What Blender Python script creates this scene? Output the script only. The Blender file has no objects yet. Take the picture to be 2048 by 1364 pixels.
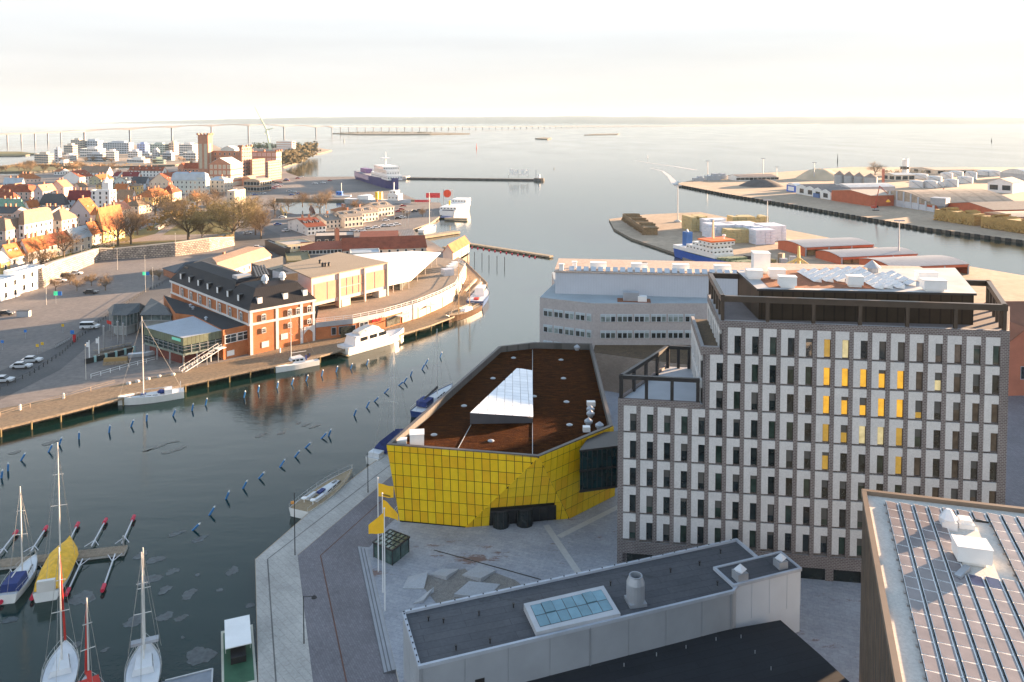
import bpy, math, random
from mathutils import Vector, Matrix
from math import sin, cos, pi, sqrt, radians as R
sc = bpy.context.scene
COL = sc.collection
# ---------------------------------------------------------------- camera
F = 1550.0; H = 60.0; PITCH = R(2.5); HOR = 240.0
CY = HOR + F*math.tan(PITCH)
cd = bpy.data.cameras.new('camera'); cam = bpy.data.objects.new('camera', cd); COL.objects.link(cam)
cam.location = (0, 0, H); cam.rotation_euler = (pi/2 - PITCH, 0, 0)
cd.sensor_width = 36; cd.lens = F/2048*36; cd.shift_y = -(682-CY)/2048
cd.clip_start = 1; cd.clip_end = 120000
sc.camera = cam
# ---------------------------------------------------------------- light
AZ, EL = R(58), R(7.2)
w = bpy.data.worlds.new('World'); sc.world = w; w.use_nodes = True
nt = w.node_tree; nt.nodes.clear()
sky = nt.nodes.new('ShaderNodeTexSky'); sky.sky_type = 'NISHITA'; sky.sun_disc = False
sky.sun_elevation = EL; sky.sun_rotation = AZ; sky.altitude = 50
sky.air_density = 1.0; sky.dust_density = 1.2; sky.ozone_density = 2.0
bg = nt.nodes.new('ShaderNodeBackground'); bg.inputs[1].default_value = 0.085
wo = nt.nodes.new('ShaderNodeOutputWorld')
# bright hazy air low down, pale blue overhead
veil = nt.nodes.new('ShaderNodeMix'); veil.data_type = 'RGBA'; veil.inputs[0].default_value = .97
tc = nt.nodes.new('ShaderNodeTexCoord'); sz = nt.nodes.new('ShaderNodeSeparateXYZ'); nt.links.new(tc.outputs['Generated'], sz.inputs[0])
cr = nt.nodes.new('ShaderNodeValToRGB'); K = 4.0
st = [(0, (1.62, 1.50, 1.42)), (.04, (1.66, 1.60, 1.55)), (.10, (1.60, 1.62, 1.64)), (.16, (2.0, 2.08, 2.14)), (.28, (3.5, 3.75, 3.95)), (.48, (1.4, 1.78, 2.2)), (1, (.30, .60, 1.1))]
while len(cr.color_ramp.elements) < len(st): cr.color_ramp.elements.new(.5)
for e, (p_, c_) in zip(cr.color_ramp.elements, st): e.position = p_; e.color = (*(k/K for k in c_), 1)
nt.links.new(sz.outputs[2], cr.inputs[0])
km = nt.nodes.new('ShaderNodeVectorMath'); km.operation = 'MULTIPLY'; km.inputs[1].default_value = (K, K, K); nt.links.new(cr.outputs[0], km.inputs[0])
mp = nt.nodes.new('ShaderNodeMapping'); mp.inputs['Scale'].default_value = (2.2, 2.2, 22); nt.links.new(tc.outputs['Generated'], mp.inputs[0])
nz = nt.nodes.new('ShaderNodeTexNoise'); nz.inputs['Scale'].default_value = 1.6; nz.inputs['Detail'].default_value = 6; nt.links.new(mp.outputs[0], nz.inputs['Vector'])
cl = nt.nodes.new('ShaderNodeMapRange'); cl.inputs[1].default_value = .3; cl.inputs[2].default_value = .7; cl.inputs[3].default_value = .95; cl.inputs[4].default_value = 1.04; nt.links.new(nz.outputs[0], cl.inputs[0])
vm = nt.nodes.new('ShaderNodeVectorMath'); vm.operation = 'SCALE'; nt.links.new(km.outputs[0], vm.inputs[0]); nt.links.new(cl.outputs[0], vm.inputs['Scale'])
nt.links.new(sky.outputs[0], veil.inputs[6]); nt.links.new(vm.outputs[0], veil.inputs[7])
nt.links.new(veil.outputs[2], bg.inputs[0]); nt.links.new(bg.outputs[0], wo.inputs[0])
sl = bpy.data.lights.new('sun', 'SUN'); sl.energy = 5.0; sl.angle = R(0.6); sl.color = (1.0, 0.67, 0.41)
so = bpy.data.objects.new('sun', sl); COL.objects.link(so)
SD = Vector((sin(AZ)*cos(EL), cos(AZ)*cos(EL), sin(EL)))
so.rotation_euler = SD.to_track_quat('Z', 'Y').to_euler(); so.location = (200, 200, 200)
vs = sc.view_settings; vs.view_transform = 'Standard'; vs.look = 'None'; vs.exposure = 2.72; vs.gamma = 1
vs.use_curve_mapping = False
# ---------------------------------------------------------------- pixel helpers (photo pixels -> places)
cp, sp = cos(PITCH), sin(PITCH)
def P(x, y, z=1.5):
    a, b = (x-1024)/F, (CY-y)/F
    d = Vector((a, cp + b*sp, -sp + b*cp)); t = (z-H)/d.z
    return Vector((0, 0, H)) + d*t
def ZV(pt, y):
    k = (CY-y)/F
    return H + pt[1]*(k*cp-sp)/(cp+k*sp)
def DIR(C, ang, x, z=1.5):
    """distance from C along heading ang to the pixel column x"""
    k = (x-1024)/F; Z = z-H
    return (k*(C[1]*cp - Z*sp) - C[0])/(cos(ang) - k*sin(ang)*cp)
def D2(p): return (p[0], p[1])
L = 1.5
rnd = random.Random(7)
# ---------------------------------------------------------------- objects
class MB:
    def __init__(s): s.v = []; s.f = []; s.m = []
    def poly(s, pts, m=0):
        n = len(s.v); s.v += [tuple(p) for p in pts]; s.f.append(tuple(range(n, n+len(pts)))); s.m.append(m); return s
    def prism(s, pts, z0, z1, m=0, mt=None, bottom=True):
        mt = m if mt is None else mt; n = len(pts)
        a = 0
        for i in range(n): a += pts[i][0]*pts[(i+1)%n][1] - pts[(i+1)%n][0]*pts[i][1]
        if a < 0: pts = pts[::-1]
        o = len(s.v)
        s.v += [(p[0], p[1], z0) for p in pts] + [(p[0], p[1], z1) for p in pts]
        for i in range(n):
            j = (i+1) % n; s.f.append((o+i, o+j, o+n+j, o+n+i)); s.m.append(m)
        s.f.append(tuple(range(o+n, o+2*n))); s.m.append(mt)
        if bottom: s.f.append(tuple(range(o+n-1, o-1, -1))); s.m.append(m)
        return s
    def box(s, x0, y0, z0, x1, y1, z1, m=0, mt=None):
        return s.prism([(x0, y0), (x1, y0), (x1, y1), (x0, y1)], z0, z1, m, mt)
    def rbox(s, c, sx, sy, z0, z1, a=0, m=0, mt=None):
        ca, sa = cos(a), sin(a)
        q = [(-sx/2, -sy/2), (sx/2, -sy/2), (sx/2, sy/2), (-sx/2, sy/2)]
        return s.prism([(c[0]+x*ca-y*sa, c[1]+x*sa+y*ca) for x, y in q], z0, z1, m, mt)
    def tube(s, p0, p1, r0, r1=None, n=6, m=0, caps=True):
        r1 = r0 if r1 is None else r1
        p0, p1 = Vector(p0), Vector(p1); d = (p1-p0)
        if d.length < 1e-6: return s
        d.normalize(); u = d.orthogonal().normalized(); v = d.cross(u); o = len(s.v)
        for p, r in ((p0, r0), (p1, r1)):
            for i in range(n):
                a = 2*pi*i/n; s.v.append(tuple(p + u*(r*cos(a)) + v*(r*sin(a))))
        for i in range(n):
            j = (i+1) % n; s.f.append((o+i, o+j, o+n+j, o+n+i)); s.m.append(m)
        if caps:
            s.f.append(tuple(range(o+n-1, o-1, -1))); s.m.append(m)
            s.f.append(tuple(range(o+n, o+2*n))); s.m.append(m)
        return s
    def lathe(s, c, prof, n=12, m=0):
        o = len(s.v)
        for r, z in prof:
            for i in range(n):
                a = 2*pi*i/n; s.v.append((c[0]+r*cos(a), c[1]+r*sin(a), c[2]+z))
        for k in range(len(prof)-1):
            for i in range(n):
                j = (i+1) % n; s.f.append((o+k*n+i, o+k*n+j, o+k*n+n+j, o+k*n+n+i)); s.m.append(m)
        s.f.append(tuple(range(o+n-1, o-1, -1))); s.m.append(m)
        k = len(prof)-1; s.f.append(tuple(range(o+k*n, o+k*n+n))); s.m.append(m)
        return s
    def loft(s, secs, m=0, caps=True, close=False):
        n = len(secs[0]); o = len(s.v)
        for q in secs: s.v += [tuple(p) for p in q]
        for k in range(len(secs)-1):
            for i in range(n if close else n-1):
                j = (i+1) % n
                s.f.append((o+k*n+i, o+k*n+j, o+(k+1)*n+j, o+(k+1)*n+i)); s.m.append(m)
        if caps:
            s.f.append(tuple(range(o, o+n))); s.m.append(m)
            k = len(secs)-1; s.f.append(tuple(range(o+k*n+n-1, o+k*n-1, -1))); s.m.append(m)
        return s
    def mesh(s, name, mats, inv=None, smooth=False):
        me = bpy.data.meshes.new(name)
        vv = s.v if inv is None else [tuple(inv @ Vector(p)) for p in s.v]
        me.from_pydata(vv, [], s.f)
        if not isinstance(mats, (list, tuple)): mats = [mats]
        for k in mats: me.materials.append(k)
        if len(mats) > 1: me.polygons.foreach_set('material_index', s.m)
        if smooth: me.polygons.foreach_set('use_smooth', [True]*len(me.polygons))
        me.update(); return me
    def build(s, name, mats, parent=None, local=False, smooth=False, **kw):
        """world-space vertices unless local"""
        inv = None
        if parent is not None and not local: inv = wm(parent).inverted()
        o = bpy.data.objects.new(name, s.mesh(name, mats, inv, smooth)); COL.objects.link(o)
        if parent is not None: o.parent = parent
        for k, v in kw.items(): o[k] = v
        return o
def wm(o):
    m = Matrix.LocRotScale(o.location, o.rotation_euler, o.scale)
    return wm(o.parent) @ m if o.parent else m
def thing(name, label, cat, loc=(0, 0, 0), rz=0, group=None):
    o = bpy.data.objects.new(name, None); COL.objects.link(o); o.location = loc; o.rotation_euler = (0, 0, rz)
    o.empty_display_size = 1; return tag(o, label, cat, group)
def tag(o, label, cat, group=None):
    o['label'] = label; o['category'] = cat
    if group: o['group'] = group
    return o
def inst(me, name, parent, loc=(0, 0, 0), rz=0, rot=None, scale=None):
    o = bpy.data.objects.new(name, me); COL.objects.link(o); o.parent = parent; o.location = loc
    o.rotation_euler = rot or (0, 0, rz)
    if scale: o.scale = scale
    return o
def copy_tree(o, parent=None):
    c = o.copy(); COL.objects.link(c); c.parent = parent
    for ch in o.children: copy_tree(ch, c)
    return c
def place(proto, used, loc, rz, label, group=None, scale=None):
    if proto not in used: used.append(proto); o = proto
    else: o = copy_tree(proto)
    o.location = loc; o.rotation_euler = (0, 0, rz); o['label'] = label
    if group: o['group'] = group
    if scale: o.scale = scale
    return o
USED = []
# ---------------------------------------------------------------- materials
MATS = {}
def nodes(name):
    m = bpy.data.materials.new(name); m.use_nodes = True; n = m.node_tree
    return m, n, n.nodes['Principled BSDF']
def vmul(n, sock, s):
    v = n.nodes.new('ShaderNodeVectorMath'); v.operation = 'MULTIPLY'; n.links.new(sock, v.inputs[0])
    v.inputs[1].default_value = s if isinstance(s, (tuple, list)) else (s, s, s); return v.outputs[0]
def noise(n, vec, scale, detail=4, rough=.55):
    t = n.nodes.new('ShaderNodeTexNoise'); t.inputs['Scale'].default_value = scale
    t.inputs['Detail'].default_value = detail; t.inputs['Roughness'].default_value = rough
    n.links.new(vec, t.inputs['Vector']); return t.outputs['Fac']
def ramp(n, fac, stops):
    r = n.nodes.new('ShaderNodeValToRGB'); e = r.color_ramp.elements
    while len(e) < len(stops): e.new(0.5)
    for i, (p, c) in enumerate(stops):
        e[i].position = p; e[i].color = (*c, 1) if len(c) == 3 else c
    n.links.new(fac, r.inputs[0]); return r.outputs[0]
def mix(n, fac, a, b, mode='MIX'):
    x = n.nodes.new('ShaderNodeMix'); x.data_type = 'RGBA'; x.blend_type = mode
    for s, v in ((0, fac), (6, a), (7, b)):
        if hasattr(v, 'links'): n.links.new(v, x.inputs[s])
        else: x.inputs[s].default_value = v if s == 0 else (*v, 1)
    return x.outputs[2]
def geo(n, obj=False):
    if obj: return n.nodes.new('ShaderNodeTexCoord').outputs['Object']
    return n.nodes.new('ShaderNodeNewGeometry').outputs['Position']
def bump(n, b, h, st, dist=.1):
    u = n.nodes.new('ShaderNodeBump'); u.inputs['Strength'].default_value = st; u.inputs['Distance'].default_value = dist
    n.links.new(h, u.inputs['Height']); n.links.new(u.outputs[0], b.inputs['Normal'])
def M(name, c, rough=.75, var=.22, sc_=.6, metal=0, emit=0, bmp=0, spec=None, fine=None, obj=False):
    if name in MATS: return MATS[name]
    m, n, b = nodes(name); g = geo(n, obj)
    lo = tuple(max(0, k*(1-var)) for k in c); hi = tuple(min(1, k*(1+var)) for k in c)
    f = noise(n, g, sc_, 6)
    col = ramp(n, f, [(.3, lo), (.7, hi)])
    if fine:
        f2 = noise(n, g, fine, 3); col = mix(n, .5, col, ramp(n, f2, [(.35, tuple(k*(1-var*1.6) for k in c)), (.65, tuple(min(1, k*(1+var*1.6)) for k in c))]))
    n.links.new(col, b.inputs['Base Color'])
    b.inputs['Roughness'].default_value = rough; b.inputs['Metallic'].default_value = metal
    if spec is not None: b.inputs['Specular IOR Level'].default_value = spec
    if emit:
        n.links.new(col, b.inputs['Emission Color']); b.inputs['Emission Strength'].default_value = emit
    if bmp: bump(n, b, f, bmp)
    MATS[name] = m; return m
def wallvec(n, sx, sz):
    g = geo(n); s = n.nodes.new('ShaderNodeSeparateXYZ'); n.links.new(g, s.inputs[0])
    # run along the wall, whatever way it faces
    nn = n.nodes.new('ShaderNodeNewGeometry').outputs['Normal']; q = n.nodes.new('ShaderNodeSeparateXYZ'); n.links.new(nn, q.inputs[0])
    def mt(op, a, b2):
        t = n.nodes.new('ShaderNodeMath'); t.operation = op
        for i, v in enumerate((a, b2)):
            if hasattr(v, 'links'): n.links.new(v, t.inputs[i])
            else: t.inputs[i].default_value = v
        return t.outputs[0]
    u = mt('SUBTRACT', mt('MULTIPLY', s.outputs[0], q.outputs[1]), mt('MULTIPLY', s.outputs[1], q.outputs[0]))
    c = n.nodes.new('ShaderNodeCombineXYZ'); n.links.new(mt('MULTIPLY', u, sx), c.inputs[0]); n.links.new(mt('MULTIPLY', s.outputs[2], sz), c.inputs[1])
    return c.outputs[0], g, s, mt
def brick(name, c1, c2, mortar, scale=1.0, bw=.5, bh=.25, ms=.03, var=.2, rough=.85):
    if name in MATS: return MATS[name]
    m, n, b = nodes(name); v, g, s, mt = wallvec(n, scale, scale)
    t = n.nodes.new('ShaderNodeTexBrick'); n.links.new(v, t.inputs['Vector'])
    t.inputs['Color1'].default_value = (*c1, 1); t.inputs['Color2'].default_value = (*c2, 1); t.inputs['Mortar'].default_value = (*mortar, 1)
    t.inputs['Scale'].default_value = 1; t.inputs['Mortar Size'].default_value = ms
    t.inputs['Brick Width'].default_value = bw; t.inputs['Row Height'].default_value = bh
    f = noise(n, g, .35, 6)
    col = mix(n, 1, t.outputs['Color'], ramp(n, f, [(.3, (1-var,)*3), (.7, (1+var*.3,)*3)]), 'MULTIPLY')
    n.links.new(col, b.inputs['Base Color']); b.inputs['Roughness'].default_value = rough
    bump(n, b, t.outputs['Fac'], -.3, .02)
    MATS[name] = m; return m
def stripes(name, c, axis=2, period=.3, depth=.25, rough=.7, var=.2, thr=None, metal=0, ang=None, sc_=.4):
    """corrugation, roof tile rows, seams or planks: bands across one world axis or heading"""
    if name in MATS: return MATS[name]
    m, n, b = nodes(name); g = geo(n)
    if ang is not None:
        d = n.nodes.new('ShaderNodeVectorMath'); d.operation = 'DOT_PRODUCT'; n.links.new(g, d.inputs[0])
        d.inputs[1].default_value = (cos(ang), sin(ang), 0); src = d.outputs['Value']
    else:
        s = n.nodes.new('ShaderNodeSeparateXYZ'); n.links.new(g, s.inputs[0]); src = s.outputs[axis]
    a = n.nodes.new('ShaderNodeMath'); a.operation = 'DIVIDE'; n.links.new(src, a.inputs[0]); a.inputs[1].default_value = period
    fr = n.nodes.new('ShaderNodeMath'); fr.operation = 'FRACT'; n.links.new(a.outputs[0], fr.inputs[0])
    col = ramp(n, fr.outputs[0], [(0, tuple(k*(1-depth) for k in c)), (.12, tuple(k*(1-depth) for k in c)), (.2, c), (1, c)])
    f = noise(n, g, sc_, 6, .65)
    col = mix(n, 1, col, ramp(n, f, [(.3, (1-var,)*3), (.7, (1+var*.4,)*3)]), 'MULTIPLY')
    n.links.new(col, b.inputs['Base Color']); b.inputs['Roughness'].default_value = rough; b.inputs['Metallic'].default_value = metal; b.inputs['Specular IOR Level'].default_value = .2
    bump(n, b, fr.outputs[0], .3, .03)
    MATS[name] = m; return m
def glass(name, c, rough=.06, emit=0, ec=None):
    if name in MATS: return MATS[name]
    m, n, b = nodes(name); g = geo(n)
    f = noise(n, g, .9, 2)
    col = ramp(n, f, [(.3, tuple(k*.5 for k in c)), (.7, tuple(k*1.4 for k in c))])
    n.links.new(col, b.inputs['Base Color']); b.inputs['Roughness'].default_value = rough
    b.inputs['Specular IOR Level'].default_value = .7
    if emit:
        b.inputs['Emission Color'].default_value = (*(ec or c), 1); b.inputs['Emission Strength'].default_value = emit
    MATS[name] = m; return m
def ground(name, c, c2, s1=.05, s2=1.2, rough=.9, bmp=.15, spots=None):
    if name in MATS: return MATS[name]
    m, n, b = nodes(name); g = geo(n)
    f1 = noise(n, g, s1, 8, .65); f2 = noise(n, g, s2, 5, .6)
    col = ramp(n, f1, [(.35, c), (.65, c2)])
    col = mix(n, 1, col, ramp(n, f2, [(.25, (.72,)*3), (.75, (1.15,)*3)]), 'MULTIPLY')
    if spots:
        f3 = noise(n, g, spots[1], 6, .7); col = mix(n, ramp(n, f3, [(spots[2], (0,)*3), (spots[2]+.07, (1,)*3)]), col, spots[0])
    n.links.new(col, b.inputs['Base Color']); b.inputs['Roughness'].default_value = rough
    bump(n, b, f2, bmp, .05)
    MATS[name] = m; return m
def paving(name, c, c2, bw, bh, joint=.7, ms=.03, rot=0, s1=.1, spots=None, rough=.85):
    if name in MATS: return MATS[name]
    m, n, b = nodes(name); g = geo(n)
    mp = n.nodes.new('ShaderNodeMapping'); mp.inputs['Rotation'].default_value = (0, 0, rot); n.links.new(g, mp.inputs[0])
    t = n.nodes.new('ShaderNodeTexBrick'); n.links.new(mp.outputs[0], t.inputs['Vector']); t.inputs['Scale'].default_value = 1
    t.inputs['Brick Width'].default_value = bw; t.inputs['Row Height'].default_value = bh; t.inputs['Mortar Size'].default_value = ms
    t.inputs['Color1'].default_value = (*c, 1); t.inputs['Color2'].default_value = (*c2, 1); t.inputs['Mortar'].default_value = (*[k*joint for k in c], 1)
    f1 = noise(n, g, s1, 8, .7); f2 = noise(n, g, 3.0, 4, .6)
    col = mix(n, 1, t.outputs['Color'], ramp(n, f1, [(.3, (.74,)*3), (.7, (1.12,)*3)]), 'MULTIPLY'); col = mix(n, 1, col, ramp(n, f2, [(.3, (.85,)*3), (.7, (1.1,)*3)]), 'MULTIPLY')
    if spots:
        f3 = noise(n, vmul(n, g, (1, 2.4, 1)), spots[1], 9, .75); col = mix(n, ramp(n, f3, [(spots[2], (0,)*3), (spots[2]+.05, (1,)*3)]), col, spots[0])
    n.links.new(col, b.inputs['Base Color']); b.inputs['Roughness'].default_value = rough; bump(n, b, t.outputs['Fac'], -.4, .02)
    MATS[name] = m; return m
white = M('white_paint', (.78, .77, .75), .5, .06)
offw = M('off_white_render', (.62, .6, .55), .8, .1, .3)
dark = M('black_metal', (.022, .02, .02), .5, .2)
bronze = M('bronze_metal', (.055, .038, .026), .45, .25)
steel = M('galvanised_steel', (.42, .43, .44), .4, .12, 1.5, metal=.6)
lgrey = M('light_grey_sheet', (.5, .52, .55), .5, .06, .3)
pane = glass('window_glass', (.03, .035, .04))
wood = M('weathered_wood', (.26, .2, .14), .85, .3, 2.0)
concrete = M('pale_concrete', (.42, .4, .37), .85, .14, .4, fine=4)
zinc = M('zinc_sheet', (.36, .38, .41), .45, .12, .4, metal=.3)
# ---------------------------------------------------------------- water, land
def water_mat():
    m, n, b = nodes('sea_water'); g = geo(n)
    big = noise(n, vmul(n, g, (.012, .004, 0)), 1, 5, .6)
    col = ramp(n, big, [(.3, (.003, .017, .015)), (.7, (.006, .026, .022))])
    n.links.new(col, b.inputs['Base Color']); b.inputs['Specular IOR Level'].default_value = .5; b.inputs['IOR'].default_value = 1.33
    rr = n.nodes.new('ShaderNodeMapRange'); n.links.new(big, rr.inputs[0]); rr.inputs[1].default_value = .3; rr.inputs[2].default_value = .7
    rr.inputs[3].default_value = .02; rr.inputs[4].default_value = .08
    # calm harbour, wind-ruffled open sound beyond it
    sx = n.nodes.new('ShaderNodeSeparateXYZ'); n.links.new(g, sx.inputs[0])
    wd = n.nodes.new('ShaderNodeMapRange'); n.links.new(sx.outputs[1], wd.inputs[0]); wd.inputs[1].default_value = 260; wd.inputs[2].default_value = 1500; wd.inputs[3].default_value = 0; wd.inputs[4].default_value = .045
    ra = n.nodes.new('ShaderNodeMath'); ra.operation = 'ADD'; n.links.new(rr.outputs[0], ra.inputs[0]); n.links.new(wd.outputs[0], ra.inputs[1]); n.links.new(ra.outputs[0], b.inputs['Roughness'])
    h1 = noise(n, vmul(n, g, (1.1, 1.7, 0)), 1, 4, .6); h2 = noise(n, vmul(n, g, (.12, .25, 0)), 1, 3)
    ad = n.nodes.new('ShaderNodeMath'); ad.operation = 'MULTIPLY_ADD'; n.links.new(h2, ad.inputs[0]); ad.inputs[1].default_value = 2.0; n.links.new(h1, ad.inputs[2])
    bump(n, b, ad.outputs[0], .17, .12)
    return m
S = 60000
MB().poly([(-S, -600, 0), (S, -600, 0), (S, S, 0), (-S, S, 0)]).build('sea_water', water_mat(), kind='structure')
quay_face = M('quay_wall_stone', (.17, .15, .12), .9, .4, 1.2, fine=5)
cobble = ground('pale_cobble_ground', (.14, .125, .12), (.235, .20, .175), .02, .8)
asphalt = ground('asphalt', (.085, .082, .08), (.13, .12, .115), .05, 2)
grass = ground('winter_grass', (.11, .10, .022), (.18, .145, .035), .08, 1.5)
earth = ground('sandy_ground', (.34, .25, .17), (.44, .33, .23), .015, .4)
def land(name, px, mat, z0=-3, z1=L, zp=None, side=None):
    pts = [D2(P(x, y, z1 if zp is None else zp)) for x, y in px]
    return MB().prism(pts, z0, z1, 0, 1, bottom=False).build(name, [side or quay_face, mat], kind='structure')
def sheet(name, px, mat, z, kind='structure', zp=None):
    pts = [(*D2(P(x, y, z if zp is None else zp)), z) for x, y in px]
    a = sum(pts[i][0]*pts[(i+1) % len(pts)][1]-pts[(i+1) % len(pts)][0]*pts[i][1] for i in range(len(pts)))
    if a < 0: pts = pts[::-1]
    return MB().poly(pts).build(name, mat, kind=kind)
land('town_ground', [(-900,1080),(-500,978),(0,849),(120,820),(245,788),(370,762),(500,734),(640,704),(690,690),(800,662),(862,643),(905,628),(955,600),(966,560),(925,518),(890,500),
     (866,485),(842,474),(826,458),(862,445),(886,428),(884,412),(880,405),(800,403),(785,409),(700,426),(590,428),(556,420),(545,404),(552,397),(700,399),(800,398),(834,400),(800,385),(735,353),(600,354),
     (574,345),(566,334),(600,322),(636,300),(560,294),(470,298),(410,318),(370,332),(250,338),(150,340),(60,350),(-300,352),(-1500,352),(-1500,900)], cobble)
land('apartment_island_ground', [(50,327),(80,316),(120,304),(220,292),(420,286),(450,300),(400,318),(350,329),(200,333),(90,333)], earth)
land('reed_spit_ground', [(-300,312),(-300,304),(40,303),(75,307),(40,311)], grass)
land('reed_bank_ground', [(-300,344),(-300,333),(0,332),(40,328),(120,330),(180,336),(60,343)], grass)
land('gravel_spit_ground', [(580,298),(620,293),(664,300),(640,306),(600,312)], earth)
land('port_quay_ground', [(1218,438),(1228,457),(1262,476),(1363,510),(1384,560),(1112,690),(1050,716),(900,828),(745,925),(625,1018),(575,1062),(510,1118),(516,1364),(520,1700),(2900,1700),(2900,760),(2600,640),(2048,551),(1900,526),(1800,504),(1700,484),(1560,456),(1480,440),(1400,424),(1290,429)], earth, z1=L-.5, zp=L-.5)
land('far_port_ground', [(1357,369),(1450,387),(1560,405),(1700,429),(1850,455),(2048,481),(2500,545),(2900,600),(2900,330),(2048,335),(1700,334),(1560,344),(1430,352),(1357,366)], earth)
# far shore with its own height
def ridge():
    mb = MB(); n = 160; Y0 = 13500
    xs = [-9500 + 24500*i/n for i in range(n+1)]
    rows = []
    for j, (dy, k) in enumerate(((0, 0), (700, .72), (1500, 1), (2600, .5))):
        row = []
        for x in xs:
            px = 1024 + x/Y0*F
            t = max(0, min(1, (px-140)/560)); hh = 128*(t**.6)*(1+.05*sin(x*.0011)+.03*sin(x*.0047+2)+.02*rnd.uniform(-1, 1))
            if px > 1500: hh *= 1.02
            row.append((x, Y0+dy, -1 if t <= 0 else hh*k - (0 if k else 1)))
        rows.append(row)
    mb.loft(rows, caps=False); return mb
ridge().build('far_shore_hills', ground('wooded_shore', (.035, .034, .04), (.065, .06, .06), .002, .01), smooth=True, kind='structure')
# haze
def haze():
    m, n, b = nodes('sea_haze'); n.nodes.remove(b)
    v = n.nodes.new('ShaderNodeVolumePrincipled'); v.inputs['Color'].default_value = (.60, .82, 1.0, 1)
    v.inputs['Density'].default_value = HAZE; v.inputs['Anisotropy'].default_value = 0
    n.links.new(v.outputs[0], n.nodes['Material Output'].inputs['Volume'])
    o = MB().box(-70000, -700, -5, 70000, 61000, 190).build('haze', m, kind='stuff')
HAZE = .00003
haze()
# ================================================================ big buildings
def clip(poly, a, b, c):
    """keep a*x+b*y<=c"""
    out = []
    for i in range(len(poly)):
        p, q = poly[i], poly[(i+1) % len(poly)]
        dp, dq = a*p[0]+b*p[1]-c, a*q[0]+b*q[1]-c
        if dp <= 0: out.append(p)
        if dp*dq < 0:
            t = dp/(dp-dq); out.append((p[0]+(q[0]-p[0])*t, p[1]+(q[1]-p[1])*t))
    return out
def area2(p): return sum(p[i][0]*p[(i+1) % len(p)][1]-p[(i+1) % len(p)][0]*p[i][1] for i in range(len(p)))/2
def facet(pts, cw, ch, mats, parent, name='cladding_panel', gap=.035, proud=.05, udir=None, off=(0, 0), holes=None, facing=None):
    """cut one flat facet into separate panels standing proud of it"""
    pts = [Vector(p) for p in pts]; o = pts[0]
    nrm = Vector((0, 0, 0))
    for i in range(1, len(pts)-1): nrm += (pts[i]-o).cross(pts[i+1]-o)
    nrm.normalize()
    if facing is None: facing = Vector((0, 0, H)) - o
    if nrm.dot(facing) < 0: nrm = -nrm
    u = Vector(udir) if udir else (pts[1]-o); u = (u - nrm*u.dot(nrm)).normalized(); v = nrm.cross(u)
    q = [((p-o).dot(u), (p-o).dot(v)) for p in pts]
    x0, x1 = min(a for a, _ in q), max(a for a, _ in q); y0, y1 = min(b for _, b in q), max(b for _, b in q)
    i = 0; k = 0
    x = x0 + off[0]
    while x < x1:
        y = y0 + off[1]
        while y < y1:
            c = q
            for a, b, cc in ((1, 0, x+cw-gap), (-1, 0, -(x+gap)), (0, 1, y+ch-gap), (0, -1, -(y+gap))): c = clip(c, a, b, cc) if len(c) > 2 else c
            if len(c) > 2 and abs(area2(c)) > .04*cw*ch:
                if holes and holes(o+u*(x+cw/2)+v*(y+ch/2)): y += ch; continue
                if area2(c) < 0: c = c[::-1]
                mb = MB(); lo = [o+u*a+v*b+nrm*.004 for a, b in c]; hi = [p+nrm*proud for p in lo]
                mb.poly(hi); n = len(lo)
                for e in range(n): mb.poly([lo[e], lo[(e+1) % n], hi[(e+1) % n], hi[e]])
                mb.build(name, mats[rnd.randrange(len(mats))] if isinstance(mats, list) else mats, parent); k += 1
            y += ch
        x += cw
    return k
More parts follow.
